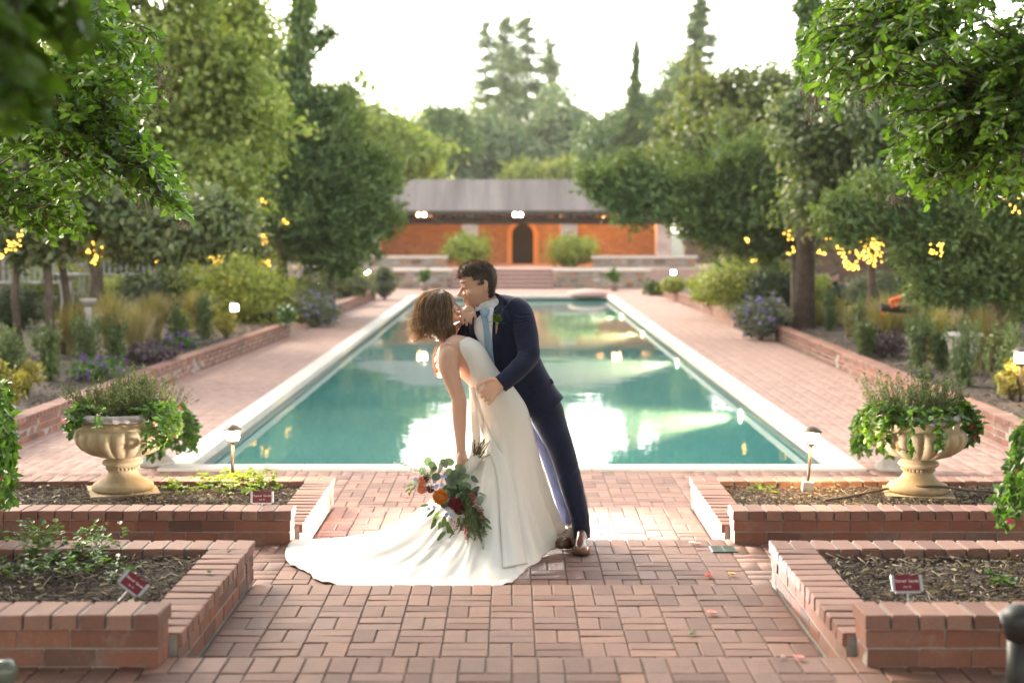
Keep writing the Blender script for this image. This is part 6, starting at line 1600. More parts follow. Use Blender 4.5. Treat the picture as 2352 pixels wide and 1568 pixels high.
# ================================================================== name plates
M['maroon'] = plain('maroon_plate', (0.16, 0.012, 0.022), .35, .1, 40, 0); M['chrome'] = plain('brushed_metal', (0.6, 0.6, 0.6), .35, .1, 50, 0, Metallic=.8); M['ink'] = plain('white_ink', (0.8, 0.8, 0.8), .6, .02, 5, 0)
def text_mesh(txt, size):
    cu = bpy.data.curves.new('t', 'FONT'); cu.body = txt; cu.size = size; cu.align_x = 'CENTER'; cu.align_y = 'CENTER'; cu.extrude = .0002; cu.resolution_u = 3
    o = bpy.data.objects.new('t', cu); COL.objects.link(o); dg = bpy.context.evaluated_depsgraph_get(); dg.update(); me = bpy.data.meshes.new_from_object(o.evaluated_get(dg)); bpy.data.objects.remove(o); return me
def plate(label, loc, rot, w=.15, h=.085, stake=.12, lines=('Channel  Garden', 'Bed  3B')):
    par = thing('name_plate', label, 'sign', tuple(loc)); par.rotation_euler = rot; par['group'] = 'maroon name plates in the beds'
    m = MB(); m.box(-w/2, w/2, 0, .002, -h/2, h/2); m.build('plate', M['maroon'], par)
    for s in (-1, 1): m = MB(); x0, x1 = sorted((s*w/2, s*(w/2 + .012))); m.box(x0, x1, -.003, .006, -h/2, h/2); m.build('frame_rail', M['chrome'], par)
    m = MB(); m.box(-w/2, w/2, -.003, .006, -h/2 - .008, -h/2 - .0005); m.build('frame_rail', M['chrome'], par)
    m = MB(); m.tube([(0, .006, -h/2), (0, .012, -h/2 - stake)], .004, 6); m.build('stake', M['chrome'], par)
    for txt, z, sz in ((lines[0], .008, .0205*w/.135), (lines[1], -.016, .0125*w/.135)):
        o = obj('lettering', text_mesh(txt, sz), M['ink'], par, loc=(0, -.0006, z), rot=(PI/2, 0, 0))
p = at(602, 1141, Y=8.78); plate('upright maroon name plate by the green groundcover in the left bed', p, (-.15, 0, .03), .118, .07)
p = at(307, 1339, Y=5.75); plate('crooked maroon name plate lying tilted in the near left bed', p, (-.75, .62, -.12), .09, .066, .06)
p = at(2083, 1338, Y=5.62); plate('maroon name plate leaning back in the near right bed', p, (-.5, 0, .02), .102, .066, .08)
p = at(3060*K4, 2012*K4, Y=8.72); plate('maroon name plate fallen almost flat in the right planter bed', Vector((p.x, p.y, zsM + .02)), (-1.42, 0, .05), .135, .078, .02)

# ================================================================== low plants, litter and things on the paving
def ground_mat(name, label, boxes, n, lsize, mat, zb, H, sp=None):
    """low leafy plants: boxes (px0, py0, px1, py1) of their footprint on level zb"""
    par = thing(name, label, 'plant', (0, 0, 0)); LP, LD, LN = [], [], []; m = MB()
    for (x0, y0, x1, y1) in boxes:
        for i in range(n):
            p = at(RND.uniform(x0, x1), RND.uniform(y0, y1), z=zb); h = H*RND.uniform(.4, 1.1); tip = p + Vector((RND.gauss(0, .035), RND.gauss(0, .035), h)); m.tube([p, tip], [.0022, .001], 4, False)
            for k in range(RND.randint(8, 13)):
                t_ = RND.uniform(.35, 1); a = RND.uniform(0, 2*PI); LP.append(p.lerp(tip, t_)); LD.append(np.array([math.cos(a), math.sin(a), RND.uniform(.05, .6)])); LN.append(np.array([0, 0, 1.]) + rng.normal(0, .3, 3))
    m.build('stem', M['twig'], par)['kind'] = 'stuff'; leaf_blades('foliage', np.array(LP), np.array(LD), np.array(LN), lsize, mat, par); return par
ground_mat('groundcover', 'bright lime green groundcover round the left lamp post', [(380, 1108, 640, 1142), (480, 1100, 640, 1125)], 70, .036, M['lf_lime'], zsM, .085)
ground_mat('groundcover', 'straggly green groundcover in the near left bed', [(0, 1250, 300, 1345), (60, 1235, 280, 1300)], 46, .034, M['lf_urn'], zsF, .12)
ground_mat('groundcover', 'small yellowing seedling in the corner of the right bed', [(1728, 1118, 1775, 1140)], 12, .034, M['lf_lime'], zsM, .04)
ground_mat('groundcover', 'few green seedlings at the right of the near right bed', [(2255, 1325, 2345, 1365)], 9, .03, M['lf_urn'], zsF, .05)
M['dry_leaf'] = leaf_mat('dry_leaf', [(0.13,0.10,0.04),(0.24,0.20,0.08),(0.34,0.27,0.13)], .2, .6, 5)
for (x0, x1, y0, y1, z, n, nm) in ((-3.1,-1.5,5.5,6.9,zsF,130,'pale dry leaves scattered over the near left mulch'), (1.5,3.1,5.5,6.9,zsF,150,'pale dry leaves scattered over the near right mulch'), (-4.1,-1.5,8.7,10.2,zsM,150,'dry leaves on the mulch round the left urn'), (1.5,4.1,8.7,10.2,zsM,170,'dry leaves on the mulch round the right urn')):
    P = np.stack([rng.uniform(x0, x1, n), rng.uniform(y0, y1, n), np.full(n, z + .03)], 1); a = rng.uniform(0, 2*PI, n)
    o = leaf_blades('dry_leaves', P, np.stack([np.cos(a), np.sin(a), rng.normal(0, .15, n)], 1), np.array([[0,0,1.]]) + rng.normal(0, .2, (n, 3)), .04, M['dry_leaf'], None); tag(o, nm, 'leaves', kind='stuff')
    n2 = int(n*2.2); P = np.stack([rng.uniform(x0, x1, n2), rng.uniform(y0, y1, n2), np.full(n2, z + .028)], 1); tag(chips('straw', P, .075, .0035, M['straw'] if 'straw' in M else M.setdefault('straw', plain('straw', (0.27, 0.22, 0.15), .8, .3, 30, 0)), None, .2, .003), nm.replace('dry leaves', 'straw stalks').replace('pale ', ''), 'straw', kind='stuff')
hp = [(1660 + 0, 1160)]
m = MB(); pts = [at(3300*K4, 2000*K4, z=zsM + .03), at(3400*K4, 1985*K4, z=zsM + .035), at(3560*K4, 1952*K4, z=zsM + .05), at(3680*K4, 1945*K4, z=zsM + .09), at(3780*K4, 1947*K4, z=zsM + .09), at(3900*K4, 1962*K4, z=zsM + .04), at(4050*K4, 1970*K4, z=zsM + .03)]
m.tube([Vector(q) for q in catmull([tuple(q) for q in pts], 6)], .010, 8); o = m.build('garden_hose', plain('brown_hose', (0.11, 0.065, 0.04), .6, .2, 20), None, True); tag(o, 'thin brown hose curving past the foot of the right urn', 'hose')
# drain grate
dp = at(1661, 1262, z=ZC); par = thing('drain_grate', 'square green drain grate set in the paving by the right bed', 'grate', (dp.x, dp.y, ZC + .004)); par.scale = (.74, .74, 1); mg = plain('green_iron', (0.09, 0.13, 0.10), .6, .2, 40)
for s in (-1, 1):
    m = MB(); x0, x1 = sorted((s*.088, s*.10)); m.box(x0, x1, -.10, .10, -.012, .004); m.build('frame_bar', mg, par); m = MB(); m.box(-.088, .088, x0, x1, -.012, .004); m.build('frame_bar', mg, par)
m = MB(); m.box(-.006, .006, -.088, .088, -.010, .003); m.build('frame_bar', mg, par)
for i in range(11): m = MB(); y = -.08 + .016*i; m.box(-.088, .088, y - .004, y + .004, -.010, .002); m.build('slat', mg, par)
m = MB(); m.box(-.088, .088, -.088, .088, -.013, -.0105); m.build('pit', M['sole'], par)
# petals
def petal(label, px, py, z, col, r=.022, nm='petal'):
    p = at(px, py, z=z); a = RND.uniform(0, 6.28); V = []; Fc = []; n = 9
    for j in range(3):
        for i in range(n):
            t_ = i/(n-1); w = math.sin(PI*min(1, t_*.92 + .06))**.7; V.append(((t_ - .5)*2.1*r, (j-1)*w*r*.8, .006 + .35*r*((j-1)**2)*w + .35*r*(2*t_-1)**2))
    for j in range(2):
        for i in range(n-1): Fc.append((j*n+i, j*n+i+1, (j+1)*n+i+1, (j+1)*n+i))
    o = obj(nm, mesh(nm, V, Fc, True), leaf_mat('petal', [[c*.8 for c in col], col], .3, .5, 30), None, loc=(p.x, p.y, p.z + .002), rot=(0, 0, a)); sm = o.modifiers.new('s', 'SOLIDIFY'); sm.thickness = .0012
    tag(o, label, nm, 'petals fallen on the paving' if nm == 'petal' else None)
petal('white petal beside a pale pink one left of the drain grate', 1590, 1250, ZC, (.8,.7,.66)); petal('pale pink petal just left of the drain grate', 1604, 1252, ZC, (.8,.5,.45))
petal('red orange petal on the paving right of the man', 1627, 1326, ZC, (.75,.1,.06), .026); petal('orange petal on the paving right of the red one', 1680, 1322, ZC, (.85,.48,.12), .024)
petal('pink petal alone on the near paving', 1636, 1412, ZB, (.8,.38,.36), .026); petal('pink petal at the foot of the near right bed', 1834, 1515, ZA, (.8,.36,.3), .022); petal('tiny pale petal left of the pink one by the near right bed', 1799, 1513, ZA, (.75,.5,.42), .013)
petal('small green leaf lying on the near paving', 1590, 1459, ZB, (.12,.22,.07), .02, 'leaf'); petal('green leaf lying on the cap of the near left bed', 1790/2.138*K4 + 0, (2000 + 628/2.138)*K4, ZB + .207, (.12,.2,.07), .02, 'leaf'); petal('brown curled leaf on the far cap of the near left bed', 1960/2.138*K4, (2000 + 455/2.138)*K4, ZB + .207, (.22,.12,.05), .018, 'leaf')
# ================================================================== bouquet and boutonniere
bq = thing('bouquet', 'loose bouquet of eucalyptus, orange and burgundy flowers hanging from her hand', 'bouquet', (0, 0, 0))
def gb(px, py, dy=-.24):
    h = hit(skt, px, py, 0.0)                       # keep the flowers in front of the skirt
    if h is not None and py > 1880: dy = min(dy, h.y - YB - .035 + (dy + .27)*.8)
    return g4(px, py, dy)
M['euca'] = leaf_mat('eucalyptus', [(0.055,0.085,0.07),(0.10,0.145,0.115),(0.15,0.20,0.155)], .3, .6, 20); M['stemg'] = plain('flower_stem', (0.12, 0.14, 0.04), .6, .4, 60, 0)
M['burgundy'] = plain('burgundy_petal', (0.16, 0.008, 0.018), .6, .3, 40, .3); M['orange'] = plain('orange_petal', (0.62, 0.20, 0.012), .6, .25, 60, .4); M['peach'] = plain('peach_petal', (0.78, 0.30, 0.16), .6, .25, 60, .3)
M['blue_fl'] = plain('blue_petal', (0.26, 0.33, 0.62), .6, .2, 40, 0); M['berry'] = plain('pink_berry', (0.52, 0.08, 0.11), .5, .3, 60, 0); M['lace'] = plain('white_lace', (0.78, 0.75, 0.70), .8, .12, 160, .9)
for i in range(26):
    a = gb(1888 + RND.gauss(0, 8), 1858 + RND.gauss(0, 8), -.215); b = gb(RND.uniform(1912, 1965), RND.uniform(1752, 1830), -.235 + RND.gauss(0, .02))
    if RND.random() < .6: b = gb(1925 + RND.gauss(0, 18), 1775 + RND.gauss(0, 14), -.235 + RND.gauss(0, .02))
    m = MB(); m.tube([a, a.lerp(b, .5), b], RND.uniform(.0018, .0036), 6); m.build('stem', M['twig'] if RND.random() < .6 else M['stemg'], bq)
m = MB(); limb(m, [(1866,1884,-.205,20,20),(1882,1862,-.21,24,24),(1898,1838,-.215,23,23),(1906,1824,-.218,25,25)], 4, 22); m.build('lace_wrap', M['lace'], bq, True)
def disc_leaf(px, py, dy, r, ang, mat, name='eucalyptus_leaf', asp=.85, tilt=.5):
    n = 12; V = [(0, 0, 0)]; V += [(r*math.cos(2*PI*i/n)*(1 + .12*math.cos(2*PI*i/n)), r*asp*math.sin(2*PI*i/n), .10*r*math.cos(4*PI*i/n)) for i in range(n)]; Fc = [(0, 1 + i, 1 + (i+1) % n) for i in range(n)]
    o = obj(name, mesh(name, V, Fc, True), mat, bq, loc=tuple(gb(px, py, dy))); o.rotation_euler = (PI/2 + RND.gauss(0, tilt), RND.gauss(0, tilt), 0)
    o.rotation_euler = (Matrix.Rotation(RND.gauss(0, tilt), 3, 'Z') @ Matrix.Rotation(PI/2 + RND.gauss(0, tilt), 3, 'X') @ Matrix.Rotation(ang, 3, 'Z')).to_euler(); return o
for (px, py, r) in ((1712,1843,26),(1797,1847,32),(1760,1872,34),(1735,1880,30),(1822,1900,36),(1790,1920,36),(1806,1952,32),(1838,1935,34),(1872,1922,30),(1852,1955,26),(1815,1970,34),(1783,1975,30),(1900,1918,28),(1905,1962,34),(1918,2000,34),(1880,1972,26),(1770,1965,22),(1745,1905,28),(1710,1905,26),(1662,1932,28),(1765,1990,20),(1840,1900,28),(1850,1880,24),(1730,1860,26),(1775,1850,28),(1690,1880,22),(1835,1868,26),(1868,1945,26),(1888,1990,28),(1795,1890,30),(1812,1925,28),(1858,1910,30),(1835,1985,24),(1905,2040,26),(1930,1975,24)):
    disc_leaf(px, py, -.262 + RND.gauss(0, .018), r*PXM*.72, RND.uniform(0, 6.28), M['euca'])
for (px, py, L, an) in ((1735,2095,60,1.9),(1760,2105,50,1.6),(1775,2090,66,1.75),(1792,2110,56,1.45),(1805,2120,44,1.2),(1768,2140,50,2.3),(1725,2050,44,2.4),(1745,2062,46,2.2),(1700,2020,34,2.9),(1640,1940,30,2.9),(1650,1955,24,2.6),(1632,1958,26,2.5),(1640,1970,22,2.3),(1950,2080,30,.8),(1960,2110,26,.9),(1860,2100,40,1.3),(1845,2110,40,1.6),(1835,2085,44,1.5)):
    disc_leaf(px, py, -.255 + RND.gauss(0, .02), L*PXM*.5, -an, M['lf_near'] if RND.random() < .35 else M['lf_rosemary'], 'long_leaf', .3, .25)
def pompon(px, py, dy, r, mat, name, n=340):
    c = gb(px, py, dy); m = MB(); m.ball(c, r*.72, 14, 10); b = m.build(name, mat, bq, True)
    d = rng.normal(0, 1, (n, 3)); d /= np.linalg.norm(d, axis=1)[:, None]; o = leaf_cloud('petals', np.array(c)[None] + d*r*.82, r*.5, mat, b, .45, 0, d, .35); return b
pompon(1762, 1986, -.285, .046, M['orange'], 'orange_flower'); pompon(1820, 2012, -.285, .040, M['burgundy'], 'burgundy_flower'); pompon(1838, 2035, -.28, .034, M['burgundy'], 'burgundy_flower'); pompon(1690, 1925, -.265, .030, M['peach'], 'peach_flower'); pompon(1688, 1955, -.265, .030, M['peach'], 'peach_flower'); pompon(1704, 1918, -.262, .022, M['burgundy'], 'burgundy_flower'); pompon(1722, 1955, -.262, .024, M['burgundy'], 'burgundy_flower')
for (px, py) in ((1772,1905),(1778,1903),(1742,1928),(1750,1945),(1738,1950),(1762,1940),(1800,2002),(1792,2035),(1806,2060),(1780,2058),(1718,2028),(1736,2030),(1666,1918),(1815,2018)):
    blossom(bq, gb(px + RND.gauss(0, 3), py + RND.gauss(0, 3), -.298), .014, M['blue_fl'], 'blue_flower')
def berries(path, n, nm='berry_spray'):
    m = MB(); C = catmull([tuple(gb(*p)) for p in path], 6)
    for i in range(n): c = C[RND.randrange(len(C))] + rng.normal(0, .009, 3); m.ball(c, RND.uniform(.0028, .0045), 6, 5)
    m.build(nm, M['berry'], bq, True)['kind'] = 'stuff'
berries([(1885,1975,-.29),(1895,1992,-.29),(1905,2020,-.29)], 46); berries([(1922,2045,-.285),(1928,2065,-.285)], 26); berries([(1880,2060,-.29),(1872,2100,-.29),(1866,2150,-.28)], 70); berries([(1812,2080,-.28),(1822,2105,-.28)], 30); berries([(1635,1975,-.26),(1628,1990,-.26)], 14); berries([(1850,2105,-.285),(1860,2125,-.285)], 26)
LP, LA = [], []
for i in range(90):
    a = gb(1862 + RND.gauss(0, 16), 1985 + RND.gauss(0, 25), -.272); b = gb(RND.uniform(1860, 1945), RND.uniform(2070, 2150), -.275 + RND.gauss(0, .025)); q = rng.uniform(0, 1, 46)[:, None]
    md = a.lerp(b, .5) + Vector((.02, -.01, .01)); P = np.array(a)[None]*(1-q)**2 + 2*q*(1-q)*np.array(md)[None] + q*q*np.array(b)[None]; LP.append(P + rng.normal(0, .004, P.shape)); LA.append(np.repeat([np.array((b - a).normalized())], 46, 0)*.5)
for tip in ((1935,2195),(1945,2140),(1900,2160),(1925,2165),(1835,2130),(1955,2110),(1870,2170),(1915,2140),(1800,2150)):
    a = gb(1890, 2060, -.275); b = gb(tip[0], tip[1], -.29); q = np.repeat(np.linspace(0, 1, 44), 2)[:, None]; P = np.array(a)[None]*(1-q) + np.array(b)[None]*q + np.array([[0, 0, .02]])*np.sin(PI*q); LP.append(P + rng.normal(0, .002, P.shape)); LA.append(np.repeat([[.6, 0, -.4], [-.6, 0, -.4]], 44, 0))
leaf_cloud('fern_spray', np.concatenate(LP), .021, M['lf_rosemary'], bq, .22, .2, np.concatenate(LA), .35)
LP = []
for (px, py, w, n) in ((1712,1935,14,50),(1720,1945,12,40),(1695,1885,12,26),(1590,1850,10,10),(1610,1865,14,16),(1640,1880,16,22)): LP.append(np.array([tuple(gb(px + RND.gauss(0, w), py + RND.gauss(0, w), -.28)) for _ in range(n)]))
leaf_cloud('gypsophila', np.concatenate(LP), .008, M['white_paint'], bq, .9)
m = MB(); m.tube([gb(1710,1900,-.25), gb(1650,1875,-.25), gb(1592,1845,-.25)], .0012, 5); m.build('spray_twig', M['stemg'], bq)
LP = np.array([tuple(gb(1592 + 118*t_ + RND.gauss(0, 3), 1845 + 55*t_ + RND.gauss(0, 7), -.25)) for t_ in np.linspace(0, 1, 46)]); leaf_cloud('spray_leaves', LP, .014, M['euca'], bq, .6)
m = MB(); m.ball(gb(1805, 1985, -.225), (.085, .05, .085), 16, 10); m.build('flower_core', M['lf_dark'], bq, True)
# boutonniere
bt = thing('boutonniere', 'small green boutonniere with twine wrap on the navy lapel', 'boutonniere', (0, 0, 0)); jp = hit(jt, 1990, 1300, .018); by = jp.y - YB
m = MB(); m.tube([g4(1988,1290,by), g4(1986,1312,by), g4(1984,1334,by)], [.0085, .007, .004], 8); m.build('twine_wrap', plain('twine', (0.42, 0.28, 0.15), .9, .2, 120, .8), bt, True)
for (px, py, r) in ((1978,1262,.011),(1996,1266,.012),(1986,1272,.011),(2003,1278,.010),(1978,1280,.010),(1992,1284,.011)):
    m = MB(); m.ball(g4(px, py, by - .012), (r, r*.6, r*1.25), 8, 6); m.build('bud', M['lf_lime'], bt, True)
LP = np.array([tuple(g4(1990 + RND.gauss(0, 17), 1272 + RND.gauss(0, 14), by - .008 + RND.gauss(0, .006))) for _ in range(90)]); leaf_cloud('greenery', LP, .014, M['lf_rosemary'], bt, .3)
for (px, py) in ((1984,1290),(1992,1292)): m = MB(); m.ball(g4(px, py, by - .014), .0035, 6, 5); m.build('pearl', M['white_paint'], bt, True)
# ================================================================== flash standing behind the couple
fp = Vector((.10, 9.62, ZD)); fl = thing('flash_unit', 'small photo flash hidden on the paving behind the couple', 'flash', tuple(fp)); mk = plain('black_plastic', (.02, .02, .02), .5, .1, 30, 0)
m = MB(); m.box(-.035, .035, -.02, .03, 0, .02); m.box(-.03, .03, -.015, .02, .021, .13); m.build('body', mk, fl); m = MB(); m.box(-.037, .037, -.04, .03, .131, .175); m.build('head', mk, fl)
m = MB(); m.box(-.033, .033, -.046, -.041, .134, .172); m.build('lens', emit_mat('flash_lens', (1, .97, .92), 20), fl)
point_light('flash_glow', (0, -.06, .115), 185, (1.0, .95, .88), .05, fl)
# ================================================================== garden furniture, fairy lights, far people
M['bench_paint'] = plain('shaded_white', (0.30, 0.30, 0.285), .6, .1, 10, .05)  # white paint darkened to stand in for the shade on the benches
def slat_bench(label, c, w, rotz, group='white garden benches'):
    par = thing('garden_bench', label, 'bench', tuple(c), rotz, group)
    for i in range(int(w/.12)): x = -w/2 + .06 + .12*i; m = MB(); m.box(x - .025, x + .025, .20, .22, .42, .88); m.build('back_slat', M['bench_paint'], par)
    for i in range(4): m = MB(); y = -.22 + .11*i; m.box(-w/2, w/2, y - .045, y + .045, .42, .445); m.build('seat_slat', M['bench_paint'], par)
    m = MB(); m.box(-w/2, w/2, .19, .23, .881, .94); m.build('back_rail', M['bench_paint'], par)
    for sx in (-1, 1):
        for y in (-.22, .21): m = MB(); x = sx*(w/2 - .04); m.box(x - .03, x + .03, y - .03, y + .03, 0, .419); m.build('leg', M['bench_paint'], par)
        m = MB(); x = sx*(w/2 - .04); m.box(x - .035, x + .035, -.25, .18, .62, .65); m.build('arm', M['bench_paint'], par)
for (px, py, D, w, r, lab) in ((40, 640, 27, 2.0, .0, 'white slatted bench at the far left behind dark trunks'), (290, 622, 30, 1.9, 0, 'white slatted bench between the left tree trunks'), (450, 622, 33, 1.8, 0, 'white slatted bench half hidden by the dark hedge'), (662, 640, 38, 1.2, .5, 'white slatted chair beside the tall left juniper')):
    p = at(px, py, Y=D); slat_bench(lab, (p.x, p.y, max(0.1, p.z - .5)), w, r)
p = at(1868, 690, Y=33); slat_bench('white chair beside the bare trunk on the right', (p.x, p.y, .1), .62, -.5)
def birdbath(label, px, py, D, h, r, mat='greystone'):
    p = at(px, py, Y=D); par = thing('birdbath', label, 'birdbath', (p.x, D, p.z - h)); m = MB(); m.lathe([(r*.75,0),(r*.75,.05),(r*.4,.1),(r*.3,h*.5),(r*.38,h*.8),(r*.3,h - .12)], 20); m.build('pedestal', M[mat], par, True)
    m = MB(); m.lathe([(r*.3,h - .12),(r*.9,h - .04),(r,h),(r*.92,h),(r*.3,h - .06)], 24); m.build('bowl', M[mat], par, True)
M['palestone'] = plain('pale_stone', (0.55, 0.48, 0.42), .85, .12, 10)
birdbath('pale stone birdbath among the left grasses', 202, 686, 21, .62, .13, 'greystone'); birdbath('large grey stone planter pedestal on the left', 150, 628, 24, .85, .26, 'greystone'); p = at(2215, 700, Y=18.5); m = MB(); m.lathe([(.13,-.1),(.13,.05),(.16,.25),(.22,.50),(.24,.52),(.24,.56),(.20,.56)], 20); o = m.build('stone_planter', M['greystone'], None, True, loc=(p.x, p.y, .22)); tag(o, 'tapered stone planter under the near right juniper', 'planter')
# small potted plants before the lower walls
for (px, lab, lab2) in ((976, 'small pot before the lower left stone wall', 'leafy green plant in the pot by the lower left wall'), (1411, 'small pot before the lower right stone wall', 'leafy green plant in the pot by the lower right wall')):
    p = at(px, 668, z=0.0); pp = thing('flower_pot', lab, 'pot', tuple(p)); m = MB(); m.lathe([(.10,0),(.15,.24),(.165,.25),(.165,.28),(.14,.28)], 20); m.build('pot', M['greystone'], pp, True)
    shrub('pot_plant', lab2, px, 664, 30, 36, M['lf_near'], .09, 900, .24, Y=p.y, nc=30, cat='plant')
m = MB(); p = at(693, 740, z=0.02); m.lathe([(.16,0),(.24,.3),(.26,.31),(.26,.36),(.22,.36)], 22); o = m.build('terracotta_pot', plain('terracotta', (0.36, 0.13, 0.07), .8, .15, 10), None, True, loc=tuple(p)); tag(o, 'terracotta pot under the left asters', 'pot')
# fairy lights wound on trunks: each string a thing, each bulb a part
M['bulb'] = emit_mat('fairy_bulb', (1.0, 0.52, 0.07), 1.7); bulb_me = {}
def fairy(label, pts, D, n, r=.014):
    par = thing('fairy_lights', label, 'string lights', (0, 0, 0), 0, 'warm fairy lights in the trees'); k = round(D)
    if k not in bulb_me:
        b = MB(); b.ball((0,0,0), r*D/26, 8, 6); bulb_me[k] = mesh('bulb', b.v, b.f, True); bulb_me[k].materials.append(M['bulb'])
    P = []
    for i in range(int(n*1.9)):
        (px, py, w, h) = RND.choice(pts); q = at(px + RND.uniform(-w, w)*1.25, py + RND.uniform(-h, h)*1.25, Y=D + RND.uniform(-.3, .3)); P.append(q)
    P.sort(key=lambda v: v.z); m = MB(); m.tube(P, .003, 4, False); m.build('wire', M['beam'], par)
    for q in P: o = bpy.data.objects.new('bulb', bulb_me[k]); link(o, par); o.location = q
for (lab, pts, D, n) in (('fairy lights slanting at the left frame edge', [(8,585,10,10),(22,565,12,12),(42,545,12,14),(30,560,14,16)], 20, 18), ('fairy lights on the second left trunk', [(225,580,12,22),(222,560,10,16),(228,598,10,8),(200,570,5,8)], 21, 26), ('small cluster of fairy lights before the left hedge', [(365,588,14,16)], 22, 13), ('long fairy lights drop right of the left hedge', [(518,575,12,24),(512,545,14,20),(520,530,10,10),(495,590,14,8),(490,535,14,14),(500,600,16,8)], 30, 42), ('dense fairy lights on the post by the tall juniper', [(607,575,10,30),(605,552,9,12),(608,600,9,10)], 33, 40), ('scattered fairy lights up in the left juniper', [(570,485,8,6),(598,470,6,8),(655,508,5,5),(600,462,8,4),(522,455,4,4)], 32, 9),
                        ('dense fairy lights on the post right of the pool', [(1740,575,12,22),(1745,560,8,10),(1735,590,8,8)], 30, 26), ('few fairy lights left of the bare trunk', [(1818,580,7,10),(1810,540,9,8),(1715,552,4,4)], 27.5, 11), ('widest curtain of fairy lights on the right', [(1955,585,14,32),(1935,570,10,20),(1980,575,12,16),(1950,610,14,8)], 24, 44), ('right curtain of fairy lights behind the juniper tips', [(2005,575,18,22),(2000,595,14,14),(2015,560,12,10)], 24.5, 38), ('short fairy lights run above the white chair', [(1895,548,14,8),(1920,548,10,10),(1888,580,8,5)], 25, 15), ('faint fairy lights inside the near right juniper', [(2150,573,14,12)], 17.6, 10), ('sparse fairy lights at the right frame edge', [(2310,470,25,14),(2250,430,5,5),(2330,480,10,8)], 18, 9)):
    fairy(lab, pts, D, n)
wl = thing('wall_lantern', 'small orange lantern glowing on the left boundary wall', 'lamp', tuple(at(430, 585, Y=34))); m = MB(); m.lathe([(.03,-.12),(.07,-.08),(.08,.1),(.03,.16)], 8); m.build('glass', emit_mat('lantern', (1, .4, .08), 6), wl); m = MB(); m.lathe([(.1,.161),(.02,.24)], 8); m.build('cap', M['beam'], wl)
# the man behind the grasses on the right
def far_man():
    D = 31.0; pm = D/F; b = at(1925, 700, Y=D); V = []; E = []; Rr = []
    def P(px, py, dy=0): q = at(px, py, Y=D + dy); return (q.x, q.y, q.z)
    mb_ = MB()
    def lm(pts):
        mb_.tube([Vector(P(*p[:3])) for p in pts], [p[3]*pm for p in pts], 12)
    lm([(1917,645,0,7),(1920,655,0,7)]); lm([(1924,656,0,14),(1930,668,0,19),(1932,685,.02,18),(1934,706,.03,18)])
    lm([(1940,660,0,8),(1948,678,-.02,7.5),(1950,694,-.06,7),(1932,692,-.25,6),(1918,684,-.32,5)]); lm([(1916,664,-.08,8),(1910,680,-.15,7),(1912,690,-.3,6),(1918,683,-.34,5)])
    lm([(1928,706,0,13),(1905,716,-.4,11),(1902,750,-.42,9),(1902,776,-.4,7)]); lm([(1938,706,0,13),(1925,718,-.42,11),(1922,752,-.42,9),(1922,776,-.42,7)])
    body = fuse(mb_, .014, 3); man = obj('person', body, plain('dark_clothes', (0.018, 0.018, 0.022), .85, .2, 10), None); tag(man, 'man in dark clothes and cap sitting behind the right border grasses', 'person')
    hb_ = MB(); m4 = frame((-.75, -.6, -.35), (0, 0, 1), Vector(P(1917, 634)), 1.0); head_mesh(hb_, m4, False, 0, 24, 20); head_features(hb_, m4); hm_ = fuse(hb_, .008, 2); obj('head', hm_, M['skin_m'], man)
    c_ = MB(); head_mesh(c_, m4, False, .012, 24, 20); cm_ = mesh('cap', c_.v, c_.f, True); bm_ = bmesh.new(); bm_.from_mesh(cm_); iv = m4.inverted(); bmesh.ops.delete(bm_, geom=[f for f in bm_.faces if (iv @ f.calc_center_median()).z < .045], context='FACES'); bm_.to_mesh(cm_); bm_.free(); obj('cap', cm_, M['sole'], man)
    h_ = MB()
    for k in (-1, 1):
        q = Vector(P(1918 + 3*k, 684, -.33)); h_.ball(q, (.04, .05, .035), 10, 7)
        for f_ in range(4): h_.tube([q + Vector((.02*k - .01*f_*k, -.03, .02 - .014*f_)), q + Vector((-.03*k, -.06, .015 - .014*f_))], .009, 6)
        h_.tube([q + Vector((0, -.01, .03)), q + Vector((-.02*k, -.05, .05))], .010, 6)
    obj('hands', fuse(h_, .007, 1), M['skin_m'], man)
far_man()
st = thing('stool', 'low dark stool under the seated man', 'stool', tuple(at(1934, 722, Y=31.0))); m = MB(); m.box(-.2, .2, -.2, .2, .0, .05); m.build('seat', M['beam'], st)
for sx in (-1, 1):
    for sy in (-1, 1): m = MB(); m.box(sx*.16 - .02, sx*.16 + .02, sy*.16 - .02, sy*.16 + .02, -.45, -.001); m.build('leg', M['beam'], st)
og = plain('orange_plastic', (0.75, 0.13, 0.02), .5, .1, 10, 0); tp = thing('tripod', 'orange and black folded tripod lying behind the right border', 'tripod', (0, 0, 0)); D = 21.0
for (a, b, r) in (((2044,692),(2072,682),.035), ((2046,696),(2050,706),.022), ((2060,690),(2058,704),.022), ((2026,705),(2027,722),.018)): m = MB(); m.tube([at(*a, Y=D), at(*b, Y=D)], r, 8); m.build('orange_leg', og, tp)
m = MB(); m.tube([at(2020, 706, Y=D), at(2090, 712, Y=D + .2)], .06, 8); m.build('bag', M['beam'], tp)
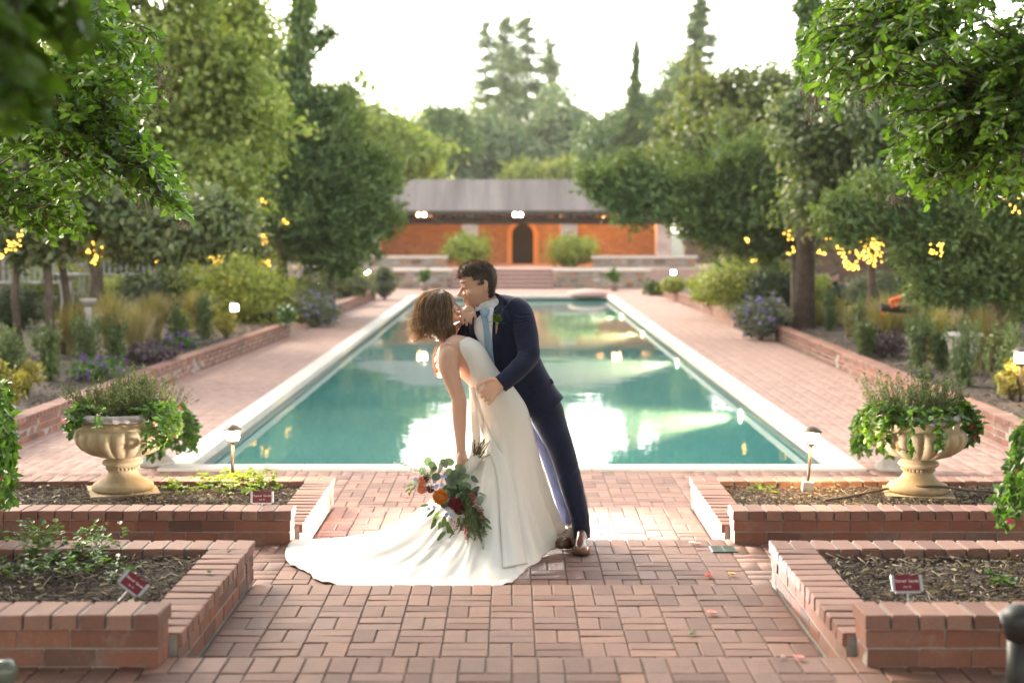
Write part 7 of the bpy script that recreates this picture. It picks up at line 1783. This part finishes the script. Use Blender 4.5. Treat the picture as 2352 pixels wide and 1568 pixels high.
# blurred things at the frame's edge, close to the camera
for (lab, path, Y, nfl) in (('out of focus vinca spray with pink flowers at the left edge', [(-60,830),(-10,900),(12,1000),(8,1080),(14,1160)], 7.6, 3), ('out of focus vinca spray with pink flowers at the right edge', [(2400,930),(2360,1000),(2335,1080),(2320,1150),(2300,1200)], 6.8, 4)):
    par = thing('vinca_spray', lab, 'plant', (0, 0, 0)); paths = []
    for i in range(13):
        dx, dyy = RND.gauss(0, 16), RND.gauss(0, .12); k0 = RND.choice((0, 0, 1)); paths.append([at(x + dx + RND.gauss(0, 8), y + RND.gauss(0, 12), Y=Y + dyy) for x, y in path[k0:len(path) - RND.choice((0, 0, 1, 2))]])
    trailers(par, paths, .05, M['lf_urn'], 110)
    for i in range(nfl): q = RND.choice(paths)[RND.choice((-1, -2))]; blossom(par, Vector(q) + Vector((0, -.05, 0)), .022, M['fl_pink'])
for (px, side) in ((-150, -1), (2500, 1)):
    p = at(px, 1150, Y=7.6 if side < 0 else 6.8); par = thing('stone_pot', ('stone pot just outside the left edge carrying the blurred vinca', 'stone pot just outside the right edge carrying the blurred vinca')[side > 0], 'pot', (p.x, p.y, ZC if side < 0 else zsF)); h = at(px, 880 if side < 0 else 960, Y=p.y).z - (ZC if side < 0 else zsF)
    m = MB(); m.lathe([(.16,0),(.14,.06),(.09,h*.45),(.12,h*.6),(.22,h*.85),(.25,h),(.21,h),(.19,h*.9)], 24); m.build('bowl', M['greystone'], par, True)
pt = at(2338, 1568, z=ZA); par = thing('lamp_post', 'dark blurred lamp post at the bottom right corner', 'lamp', (at(2340, 1540, Y=4.95).x, 4.95, ZA)); h = at(2340, 1392, Y=4.95).z - ZA
m = MB(); m.tube([(0,0,-.05),(0,0,h - .12)], [.04, .045], 12); m.build('post', mk, par, True); m = MB(); m.lathe([(.045,h - .12),(.062,h - .07),(.075,h - .03),(.04,h),(.001,h + .01)], 20); m.build('cap', mk, par, True)
pb = at(10, 1560, Y=5.0); par = thing('glass_lamp', 'small blurred glass lamp at the bottom left corner', 'lamp', (pb.x, 5.0, ZA)); m = MB(); m.lathe([(.02,0),(.02,.02),(.045,.05),(.05,.09),(.03,.12)], 16); m.build('globe', plain('frosted_glass', (.12,.13,.10), .2, .05, 20, 0), par, True); m = MB(); m.lathe([(.012,-.05),(.02,0)], 10); m.build('spike', M['sole'], par)
# ================================================================== hazy evening air
t = NT('haze'); vp = t.n('VolumePrincipled'); vp.inputs['Color'].default_value = (1.0, 0.97, 0.92, 1); vp.inputs['Density'].default_value = 0.00035; vp.inputs['Anisotropy'].default_value = 0.2
t.l(vp.outputs[0], t.out.inputs['Volume'])
m = MB(); m.box(-204, 204, -44, 504, -1.4, 24); hz = m.build('haze', t.m); tag(hz, 'pale evening haze filling the garden air', 'haze', kind='stuff')
